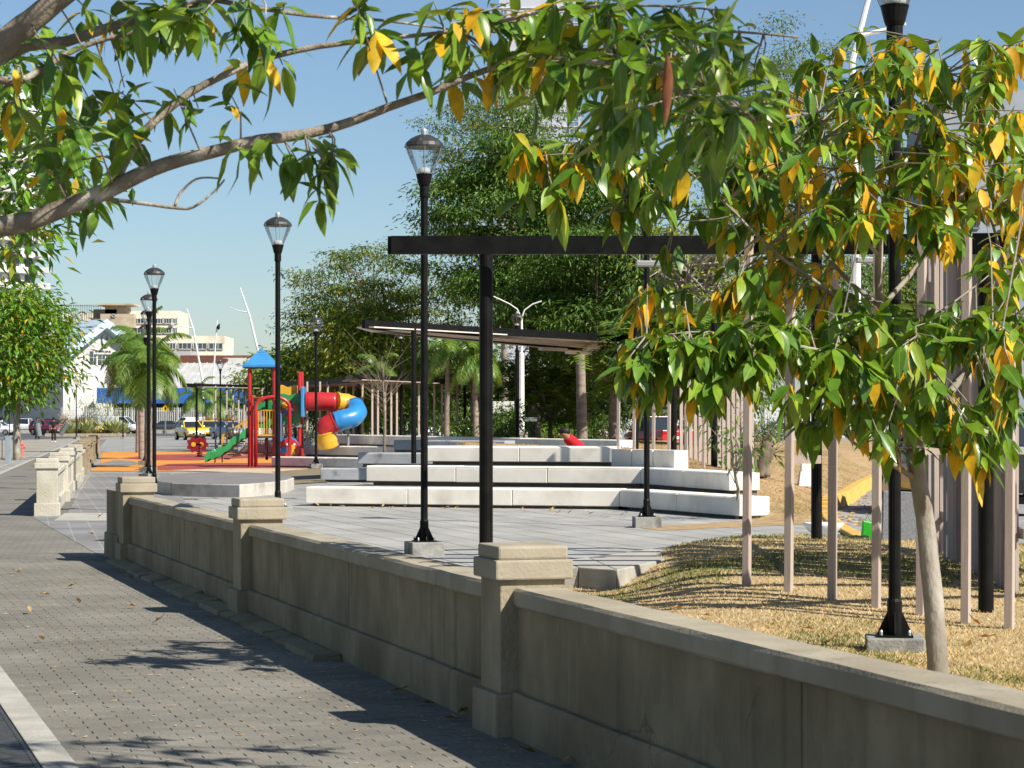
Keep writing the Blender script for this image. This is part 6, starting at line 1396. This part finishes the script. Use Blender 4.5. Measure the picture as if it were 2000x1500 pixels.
cu = bpy.data.curves.new('sign_text', 'FONT'); cu.body = 'PANAMA JAPON'; cu.size = .62; cu.align_x = 'CENTER'; cu.align_y = 'CENTER'; cu.extrude = .02
dg = bpy.context.evaluated_depsgraph_get()
tmp = bpy.data.objects.new('tmp', cu); col.objects.link(tmp); dg.update(); me = bpy.data.meshes.new_from_object(tmp.evaluated_get(dg)); bpy.data.objects.remove(tmp)
me.materials.clear(); me.materials.append(BLACK); p = onwall(199, 687, .35); xa = wd if wd.x > 0 else -wd; o = put(me, 'sign_lettering', sg_, Matrix.Translation(p) @ Matrix((xa, UP, -fo_ if False else fo_)).transposed().to_4x4())
wallbox(183, 185.5, 685, 689, B_blue, 'flag_mark', .33, sg_); wallbox(211, 213, 684, 690, mat('flag_pink', (.6, .25, .25), rough=.7), 'flag_mark', .33, sg_)
MB().lathe([(.9, 0), (.9, .5), (.2, .8)], tuple(P(150, 622, 414)), 12).build('roof_vent', M_grey, t)
# long market shed with blue fascia
t = thing('market_shed', 'long shed with white ribbed roof and deep blue fascia', 'building', ((420 - CX) / F * 375, 385, 0)); Yd = 372
a, b = P(190, 758, Yd), P(800, 762, Yd); zr = P(0, 722, Yd + 22).z + 1.2
mb = MB(); mb.add([a, b, Vector((b.x + 1, Yd + 24, zr)), Vector((a.x, Yd + 24, zr))], [(0, 1, 2, 3)]); mb.add([Vector((a.x, Yd + 24, zr)), Vector((b.x, Yd + 24, zr)), Vector((b.x, Yd + 24, 0)), Vector((a.x, Yd + 24, 0))], [(0, 1, 2, 3)]); rf = mb.build('roof', B_roofw, t)
for i in range(46):
    f = i / 45; p = a.lerp(b, f); q = Vector((a.x + (b.x - a.x) * f, Yd + 24, zr)); MB().bar(p + UP * .08, q + UP * .08, .12, .14).build('roof_rib', B_roofw, rf)
MB().box(((a.x + b.x) / 2, Yd - .3, (a.z + P(0, 788, Yd).z) / 2), (b.x - a.x, .4, a.z - P(0, 788, Yd).z)).build('fascia', B_blue, t)
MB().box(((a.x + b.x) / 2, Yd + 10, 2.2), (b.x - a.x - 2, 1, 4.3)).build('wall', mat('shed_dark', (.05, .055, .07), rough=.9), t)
for i in range(14): MB().box((a.x + 2 + i * 3.7, Yd + .2, 2.2), (.22, .22, 4.5)).build('column', B_white, t)
t = thing('brown_roof_house', 'low houses with brown roofs and white walls above the shed', 'building', ((400 - CX) / F * 420, 425, 0)); Yd = 418
facade(t, 336, 445, 706, 830, Yd + 2, 8, B_white); facade(t, 340, 442, 700, 709, Yd, 9, B_brown, 'roof'); facade(t, 436, 500, 699, 830, Yd + 3, 12, B_white); facade(t, 352, 500, 694, 700, Yd + 6, 12, B_brown, 'roof'); facade(t, 330, 372, 686, 702, Yd + 8, 8, mat('tin_grey', (.4, .4, .4), rough=.6), 'roof')
for x in (348, 366, 384, 402, 424): win(t, x, x + 10, 711, 722, Yd + 1.9, mull=2)
# white bar fence along the far street
t = thing('bar_fence', 'long white vertical bar fence along the far street', 'fence', ((500 - CX) / F * 356, 356, 0)); Yd = 356
x0, x1 = P(120, 0, Yd).x, P(1300, 0, Yd).x; n = int((x1 - x0) / .30)
mb = MB()
for i in range(n): mb.box((x0 + i * .30, Yd, 1.75), (.13, .06, 3.5))
mb.build('bars', B_white, t, kind='stuff')
for z in (.4, 3.0): MB().bar((x0, Yd + .05, z), (x1, Yd + .05, z), .06, .1).build('rail', B_white, t)
for i in range(0, n, 12): MB().box((x0 + i * .3 + .15, Yd + .02, 1.8), (.2, .2, 3.7)).build('fence_post', M_grey, t)
# central tower
t = thing('residential_tower', 'tall white residential tower with blue windows behind the dark tree', 'building', ((1080 - CX) / F * 520, 530, 0)); Yd = 520
facade(t, 975, 1135, -120, 830, Yd, 22, mat('tower_render', (.46, .48, .54), (.42, .44, .5), .3, .85, coords='World'))
for i in range(22):
    y = 20 + i * 14.5
    w_ = win(t, 977, 990, y, y + 10, Yd - .15, B_winb, 2)
for i in range(20): win(t, 1112, 1130, 20 + i * 14.5, 30 + i * 14.5, Yd - .15, B_winb, 2)
for i in range(16): facade(t, 974, 1136, 14 + i * 29, 16 + i * 29, Yd - .25, 1, B_white, 'floor_band')
# right tower
t = thing('grey_tower', 'large blue grey apartment tower behind the board screen, right', 'building', ((1900 - CX) / F * 300, 310, 0)); Yd = 300
facade(t, 1838, 2120, 175, 830, Yd, 26, B_grey); facade(t, 1752, 1840, 540, 830, Yd + 6, 20, B_grey)
for i in range(15):
    y = 556 + i * 17
    win(t, 1768, 1800, y, y + 9, Yd + 5.8, B_win, 3); p, q = P(1760, y + 14, Yd + 5), P(1806, y + 9, Yd + 5); MB().box(((p.x + q.x) / 2, Yd + 4.6, (p.z + q.z) / 2), (q.x - p.x, 2.2, q.z - p.z)).build('balcony', B_white, t)
for i in range(9):
    y = 250 + i * 60
    win(t, 1890, 1912, y, y + 16, Yd - .1, B_win, 2, frame_m=B_grey)
t = thing('low_house', 'small house with terracotta roof beyond the timber posts', 'building', ((825 - CX) / F * 260, 262, 0)); Yd = 260
facade(t, 770, 880, 806, 830, Yd, 8, B_white); a, b = P(762, 808, Yd - 1), P(888, 808, Yd - 1); zt = P(0, 788, Yd + 4).z
MB().add([a, b, Vector((b.x - 1, Yd + 4, zt)), Vector((a.x + 1, Yd + 4, zt)), a + Vector((0, 10, 0)), b + Vector((0, 10, 0))], [(0, 1, 2, 3), (3, 2, 5, 4), (0, 3, 4), (1, 5, 2)]).build('roof', mat('terracotta', (.50, .19, .10), (.4, .15, .08), 1, .9, coords='World'), t)
for x in (785, 812, 845): win(t, x, x + 12, 811, 822, Yd - .1, mull=2)
t = thing('white_wall', 'long white boundary wall glimpsed between the park trees', 'wall', ((1100 - CX) / F * 200, 200, 0)); a, b = P(950, 0, 205).x, P(1760, 0, 205).x
for i in range(12):
    w_ = (b - a) / 12; MB().box((a + w_ * (i + .5), 205, 1.5), (w_ - .3, .3, 3.0)).build('wall_panel', B_white, t); MB().box((a + w_ * i, 205, 1.6), (.3, .4, 3.3)).build('wall_pier', M_grey, t)

# ---------------------------------------------------------------- planting bed, shrubs
t = thing('planting_bed', 'low pale kerbed planting bed across the end of the walkway', 'planter', ((170 - CX) / F * 222, 222, 0)); a, b = P(88, 0, 217).x, P(246, 0, 217).x
for i in range(10): MB().box((a + (b - a) * (i + .5) / 10, 217, .12), ((b - a) / 10 - .03, .3, .34)).build('kerb_stone', mat('bed_kerb', (.42, .34, .24), (.34, .27, .19), 1, .9, coords='World'), t)
MB().prism([(a, 217.1), (b, 217.1), (b + 1, 229), (a + 1, 229)], -.02, .2).build('soil', M_ground, t)
AG = lm('agave_leaf', [(.10, .17, .08), (.16, .24, .10), (.36, .38, .16), (.12, .20, .09)], .15, .45)
def agave(label, x, Yd, s_, seed):
    r = random.Random(seed); c = P(x, 0, Yd); t = thing('agave_plant', label, 'agave', (c.x, Yd, .2), 0, 'agaves of the planting bed')
    for i in range(24):
        a = i * 2.4; e = R(82 - 62 * i / 24); d = Vector((math.cos(a) * math.cos(e), math.sin(a) * math.cos(e), math.sin(e))); sd_ = Vector((-math.sin(a), math.cos(a), 0)); L_ = s_ * r.uniform(.85, 1.1); o = Vector((c.x, Yd, .2))
        p1, p2 = o + d * L_ * .5, o + d * L_ - UP * L_ * .12
        MB().add([o - sd_ * .05, o + sd_ * .05, p1 + sd_ * .10 * s_, p1 - sd_ * .10 * s_, p2, p1 - d.cross(sd_) * .05], [(0, 1, 5), (1, 2, 5), (3, 0, 5), (2, 4, 5), (4, 3, 5)]).build('leaf', AG, t)
for i, (x, s_) in enumerate(((138, 1.7), (157, 1.5), (172, 1.9), (211, 1.8), (226, 2.0), (240, 1.6))): agave(f'striped agave, {ordw[i]} from the left in the planting bed', x, 219 + (i % 2) * 1.5, s_, 200 + i)
def shrub(name, label, c, rad, m, seed, n=40, per=40, size=.16, spread=.5, cat='shrub', stem=True, asp=.4, group=None):
    r = random.Random(seed); t = thing(name, label, cat, (c[0], c[1], max(0, c[2] - rad[2])), 0, group); cs = clumps(c, rad, n, r, .3)
    mb = MB(); o = Vector((c[0], c[1], max(-.02, c[2] - rad[2] * 1.1)))
    for q in cs[:14]: mb.tube([o, o.lerp(q, .5) + Vector((r.uniform(-.05, .05), 0, .03)), q], [.03, .02, .008], 4, cap=False)
    mb.build('stems', BARKD, t, kind='stuff'); crown(t, cs, per, size, asp, m, r, spread); return t
L_dry = lm('dry_shrub', [(.22, .15, .09), (.30, .20, .11), (.16, .12, .06), (.14, .15, .05)], .2, .7); L_cro = lm('croton', [(.35, .06, .03), (.45, .16, .03), (.10, .18, .03), (.40, .28, .05)], .2, .4); L_flow = lm('pale_flower', [(.5, .35, .34), (.62, .58, .55), (.2, .22, .1), (.4, .2, .15)], .2, .7)
c = P(158, 834, 222); shrub('dry_bush', 'brown dry rounded bush behind the thin lamp', c, (1.5, 1.2, 1.35), L_dry, 301, 60, 50, .16, .5)
c = P(128, 826, 224); shrub('flowering_bush', 'pale pink and white flowering bush beside the right walker', c, (.9, .8, 1.1), L_flow, 302, 40, 40, .16, .45)
c = P(205, 800, 222); shrub('airy_shrub', 'airy light green young tree over the agaves', (c.x, c.y, c.z), (2.4, 1.6, 2.1), L_lime, 303, 46, 20, .22, .7)
for i, (x, Yd, s_, lb) in enumerate(((424, 240, 1.3, 'red and orange croton bush behind the taxis'), (446, 238, 1.1, 'smaller orange croton bush behind the blue grey sedan'))):
    c = P(x, 820, Yd); shrub('croton_bush', lb, (c.x, c.y, .3 + s_ * .8), (s_ * 1.5, s_, s_), L_cro, 310 + i, 46, 40, .2, .5, group='croton bushes')
for i, (x, yc, Yd, rx, rz2, m, lb) in enumerate(((985, 830, 76, .75, .75, L_mid, 'green leafy bush before the white notice board'), (1075, 843, 110, 1.6, .4, L_fern2, 'low lime green hedge behind the resting person'), (905, 845, 96, .8, .5, L_mid, 'low shrub behind the close timber boards'), (1480, 842, 100, 1.6, .5, L_mid, 'low green hedge beyond the tree stump'), (1180, 838, 112, 1.4, .8, L_dark, 'dark green shrub right of the bare palm trunk'), (600, 838, 140, 1.4, .9, L_mid, 'green shrub behind the tube slide entrance'), (690, 790, 118, 1.3, 1.0, L_lime, 'yellow green hanging bush behind the tube slide'), (1420, 836, 96, 1.1, .8, L_mid, 'green shrub among the bank posts'))):
    c = P(x, yc, Yd); shrub('green_bush', lb, c, (rx, rx * .8, rz2), m, 330 + i, 40, 40, .15, .4, group='park shrubs')
# notice boards, road sign, hydrant, rack
def board(name, label, x0, x1, y0, y1, Yd, yb, m=B_white):
    a, b = P(x0, y1, Yd), P(x1, y0, Yd); t = thing(name, label, 'sign', ((a.x + b.x) / 2, Yd, P(0, yb, Yd).z)); MB().box(((a.x + b.x) / 2, Yd, (a.z + b.z) / 2), (b.x - a.x, .05, b.z - a.z)).build('panel', m, t, bevel=.01)
    for f in (.15, .85): MB().bar((a.x + (b.x - a.x) * f, Yd + .05, P(0, yb, Yd).z), (a.x + (b.x - a.x) * f, Yd + .05, b.z - .05), .06, .06).build('leg', BLACK, t)
board('notice_board', 'large white notice board behind the green bush', 962, 1004, 784, 807, 90, 855); board('notice_board', 'small pale sign by the white lamp post', 1012, 1049, 815, 823, 95, 858, mat('sign_pale', (.55, .62, .58), rough=.6))
t = thing('road_sign', 'yellow diamond warning sign beyond the taxis', 'road sign', tuple(ggp(323, 255))); c = P(323, 798, 255)
MB().bar((c.x, 255.05, 0), (c.x, 255.05, c.z), .08, .08).build('sign_pole', M_grey, t); MB().extr([(0, -.42), (.42, 0), (0, .42), (-.42, 0)], (c.x, 255, c.z), (c.x, 254.96, c.z), Vector((1, 0, 0)), UP).build('sign_plate', mat('sign_yellow', (.75, .48, .01), rough=.5), t); MB().extr([(-.06, -.2), (.06, -.2), (.06, .02), (.16, .02), (0, .22), (-.16, .02), (-.06, .02)], (c.x, 254.955, c.z), (c.x, 254.94, c.z), Vector((1, 0, 0)), UP).build('sign_symbol', BLACK, t)
t = thing('fire_hydrant', 'faded red fire hydrant at the foot of the left tree', 'hydrant', tuple(G(42, 891))); o = G(42, 891); HR = mat('hydrant_red', (.55, .13, .11), (.48, .10, .09), 5, .6)
MB().lathe([(.13, 0), (.13, .04), (.09, .06), (.085, .48), (.115, .50), (.115, .53), (.10, .56), (.06, .64), (.03, .66), (.03, .72)], tuple(o), 14).build('barrel', HR, t)
for a in (0, math.pi, -math.pi / 2): MB().tube([o + Vector((.07 * math.cos(a), .07 * math.sin(a), .38)), o + Vector((.17 * math.cos(a), .17 * math.sin(a), .38))], .045, 10).build('nozzle', HR, t)
t = thing('steel_barrier', 'grey steel railing frame with wide post at the left edge', 'railing', tuple(G(16, 905))); o = G(16, 905); GS = mat('galvanised', (.34, .39, .43), (.28, .33, .37), 3, .5, metal=.3)
MB().box((o.x, o.y, .5), (.22, .10, 1.0)).build('post', GS, t, bevel=.01); MB().bar((o.x, o.y + .03, .92), (o.x - 1.8, o.y + .6, .92), .06, .08).build('rail', GS, t); MB().bar((o.x, o.y + .03, .15), (o.x - 1.8, o.y + .6, .15), .05, .05).build('rail', GS, t)
for i in range(7): MB().bar((o.x - .25 * (i + 1), o.y + .03 + .083 * (i + 1), .15), (o.x - .25 * (i + 1), o.y + .03 + .083 * (i + 1), .92), .03, .03).build('bar', GS, t)
# white lamp plinth on the bank, right
Yd = 46; o = P(1574, 945, Yd); t = thing('white_post', 'white square tapered post on the dry bank, right of the stump', 'post', tuple(o)); MB().box((o.x, Yd, o.z + .1), (.33, .33, .30), taper=.75).build('post_base', WHITE, t, bevel=.01); MB().box((o.x, Yd, o.z + 1.3), (.20, .20, 2.3)).build('post_shaft', WHITE, t, bevel=.01)
# rubbish behind the lawn
t = thing('green_bag', 'bright green carrier bag leaning among the rubbish behind the lawn', 'bag', tuple(G(1700, 1066))); Yd = 27.6
mb = MB(); a = P(1683, 1058, Yd); b = P(1712, 1015, Yd); mb.add([(a.x, Yd, a.z), (b.x, Yd, a.z), (b.x, Yd + .12, a.z), (a.x, Yd + .12, a.z), (a.x + .01, Yd + .02, b.z), (b.x, Yd + .03, b.z - .04), (b.x - .01, Yd + .09, b.z - .05), (a.x + .02, Yd + .09, b.z - .01)], [(0, 3, 2, 1), (4, 5, 6, 7), (0, 1, 5, 4), (1, 2, 6, 5), (2, 3, 7, 6), (3, 0, 4, 7)]); mb.build('bag_body', mat('green_plastic', (.03, .33, .02), (.02, .26, .015), 8, .35), t, bevel=.02)
MB().tube([P(1688, 1018, Yd + .05), P(1694, 1008, Yd + .05), P(1702, 1018, Yd + .05)], .006, 5).build('handle', mat('green_plastic', (.03, .33, .02)), t)
def sack(label, x, y, Yd, s_, m, seed):
    c = P(x, y, Yd); mb = MB().ball(tuple(c), s_, 12, 8, 0, (1.2, 1, .7)); mb.v = [tuple(Vector(q) + Vector((noise.noise(Vector(q) * 9 + Vector((seed, 0, 0))), noise.noise(Vector(q) * 9), noise.noise(Vector(q) * 8 + Vector((0, seed, 0))))) * s_ * .45) for q in mb.v]; mb.build('rubbish_sack', m, smooth=True, label=label, cat='bag', group='rubbish behind the lawn', kind='thing')
sack('dark crumpled rubbish sack left of the green bag', 1678, 1060, 27.5, .13, mat('black_plastic', (.02, .018, .02), rough=.4), 3); sack('pale crumpled plastic sack below the green bag', 1700, 1074, 26.2, .13, mat('pale_plastic', (.40, .42, .46), rough=.5), 8)
t = thing('discarded_basin', 'white discarded ceramic basin by the rear pergola post', 'basin', tuple(G(1605, 1062))); c = G(1608, 1062)
MB().lathe([(.10, .0), (.12, .10), (.20, .17), (.26, .24), (.26, .27), (.22, .27), (.16, .18), (.05, .14)], (c.x, c.y, 0), 20).build('bowl', mat('ceramic', (.74, .73, .68), rough=.25, spec=.6), t, smooth=True)
t = thing('leaning_panel', 'grey speckled panel standing on edge behind the lawn, right of the green bag', 'panel', (4.5, 26.4, .0)); a, b = P(1722, 1085, 26.6), P(1795, 958, 26.6)
MB().extr([(0, 0), (b.x - a.x + .35, -.02), (b.x - a.x + .30, .72), (.02, b.z - a.z)], (a.x, 26.6, a.z), (a.x, 26.68, a.z), Vector((1, .1, 0)).normalized(), UP).build('panel_face', mat('speckled', (.13, .13, .135), (.20, .20, .205), 60, .8, coords='World'), t, bevel=.01); MB().bar((a.x, 26.58, a.z - .02), (b.x + .3, 26.6, a.z + .04), .1, .06).build('panel_foot', M_grey, t)

# ---------------------------------------------------------------- fallen leaves and litter on the pavement
M_fall = leafmat('fallen_leaf', [(0, (.42, .26, .12)), (.4, (.50, .36, .19)), (.7, (.32, .16, .07)), (1, (.26, .18, .09))], 'object', trans=.15, rough=.7, spec=.2)
rf_ = random.Random(77); FL = [MB().add(*leaf_geo(.11, .045, c_, .35, .2)).data('fallen_leaf', M_fall, True) for c_ in (-.35, -.5, -.2)]
spots = [(42, 1117), (263, 1131), (268, 1184), (84, 1250), (130, 1146), (155, 1178), (99, 1160), (620, 1256), (850, 1372), (893, 1392), (868, 1400), (765, 1350), (550, 1210), (45, 941), (1050, 1470), (1100, 1490), (60, 1195), (300, 1215), (185, 1043), (190, 1010)]
for x, y in spots:
    p = G(x, y, .02); o = put(rf_.choice(FL), 'fallen_leaf', None, Matrix.Translation(p) @ Matrix.Rotation(rf_.uniform(0, 6.28), 4, 'Z') @ Matrix.Rotation(rf_.uniform(-.25, .25), 4, 'X')); tag(o, 'curled dry brown leaf lying on the paved walkway', 'leaf', 'fallen leaves on the walkway', 'thing')
for i in range(30):
    x = rf_.uniform(600, 1230); y = 982 + (x - 600) * .029 + rf_.uniform(-1, 7); p = G(x, y, .02); o = put(rf_.choice(FL), 'fallen_leaf', None, Matrix.Translation(p) @ Matrix.Rotation(rf_.uniform(0, 6.28), 4, 'Z') @ Matrix.Rotation(rf_.uniform(-.2, .2), 4, 'X') @ Matrix.Scale(rf_.uniform(.7, 1.2), 4)); tag(o, 'dry leaf on the plaza before the lowest amphitheatre bench', 'leaf', 'fallen leaves before the benches', 'thing')
for i in range(14):
    x, y = rf_.uniform(1230, 1950), rf_.uniform(1185, 1330)
    p = G(x, y, .03);
    if (p - C0).dot(N1) < .3: continue
    p.z = lawn_h(p.x, p.y) + .03; o = put(rf_.choice(FL), 'fallen_leaf', None, Matrix.Translation(p) @ Matrix.Rotation(rf_.uniform(0, 6.28), 4, 'Z') @ Matrix.Rotation(rf_.uniform(-.3, .3), 4, 'X') @ Matrix.Scale(1.1, 4)); tag(o, 'dry brown leaf lying on the near lawn', 'leaf', 'fallen leaves on the lawn', 'thing')
mb = MB()
for i in range(1300):
    u = rf_.uniform(-2.3, -.25); v_ = rf_.uniform(-3.2, 14); p = C0 + N1 * u + D1 * v_
    if rf_.random() < .35: p = C0 + N1 * rf_.uniform(-.42, -.22) + D1 * v_
    a = rf_.uniform(0, 6.28); l_, w_ = rf_.uniform(.005, .022), rf_.uniform(.003, .006); d = Vector((math.cos(a), math.sin(a), 0)); s_ = Vector((-d.y, d.x, 0)); z = UP * .004
    mb.add([p - d * l_ - s_ * w_ + z, p + d * l_ - s_ * w_ + z, p + d * l_ + s_ * w_ + z * 1.6, p - d * l_ + s_ * w_ + z], [(0, 1, 2, 3)])
mb.build('paving_litter', leafmat('litter_bits', [(0, (.52, .38, .20)), (.5, (.36, .22, .10)), (.8, (.6, .52, .40)), (1, (.2, .12, .06))], 'island', .1, .8, .1), kind='stuff', label='tiny twigs and leaf bits scattered over the paved walkway', cat='litter')
mb = MB()
for i in range(260):
    f = rf_.random() ** 1.3; k_ = f * 8; j = min(int(k_), 8); p = Vector((*yk[j], 0)).lerp(Vector((*yk[j + 1], 0)), k_ - j) + Vector((rf_.uniform(.25, .9), 0, .012)); a = rf_.uniform(0, 6.28); d = Vector((math.cos(a), math.sin(a), 0)) * rf_.uniform(.03, .08); s_ = Vector((-d.y, d.x, 0)) * .4
    mb.add([p - d, p + s_ + UP * .02, p + d, p - s_], [(0, 1, 2, 3)])
mb.build('gutter_leaves', M_straw, kind='stuff', label='brown leaves gathered in the gutter along the yellow kerb', cat='leaves')

# each fallen leaf gets a label that points to it
tens = ['first', 'second', 'third', 'fourth', 'fifth', 'sixth', 'seventh', 'eighth', 'ninth', 'tenth', 'eleventh', 'twelfth', 'thirteenth', 'fourteenth', 'fifteenth', 'sixteenth', 'seventeenth', 'eighteenth', 'nineteenth', 'twentieth',
        'twenty-first', 'twenty-second', 'twenty-third', 'twenty-fourth', 'twenty-fifth', 'twenty-sixth', 'twenty-seventh', 'twenty-eighth', 'twenty-ninth', 'thirtieth', 'thirty-first']
for grp, key, txt in (('fallen leaves on the walkway', lambda o: o.matrix_basis.translation.y, 'curled dry leaf on the paved walkway, {} counting away from the camera'),
                      ('fallen leaves before the benches', lambda o: o.matrix_basis.translation.x / o.matrix_basis.translation.y, 'dry leaf before the lowest amphitheatre bench, {} from the left'),
                      ('fallen leaves on the lawn', lambda o: o.matrix_basis.translation.x / o.matrix_basis.translation.y, 'dry brown leaf on the near lawn, {} from the left')):
    for k_, o in enumerate(sorted((q for q in col.objects if q.get('group') == grp), key=key)): o['label'] = txt.format(tens[k_])
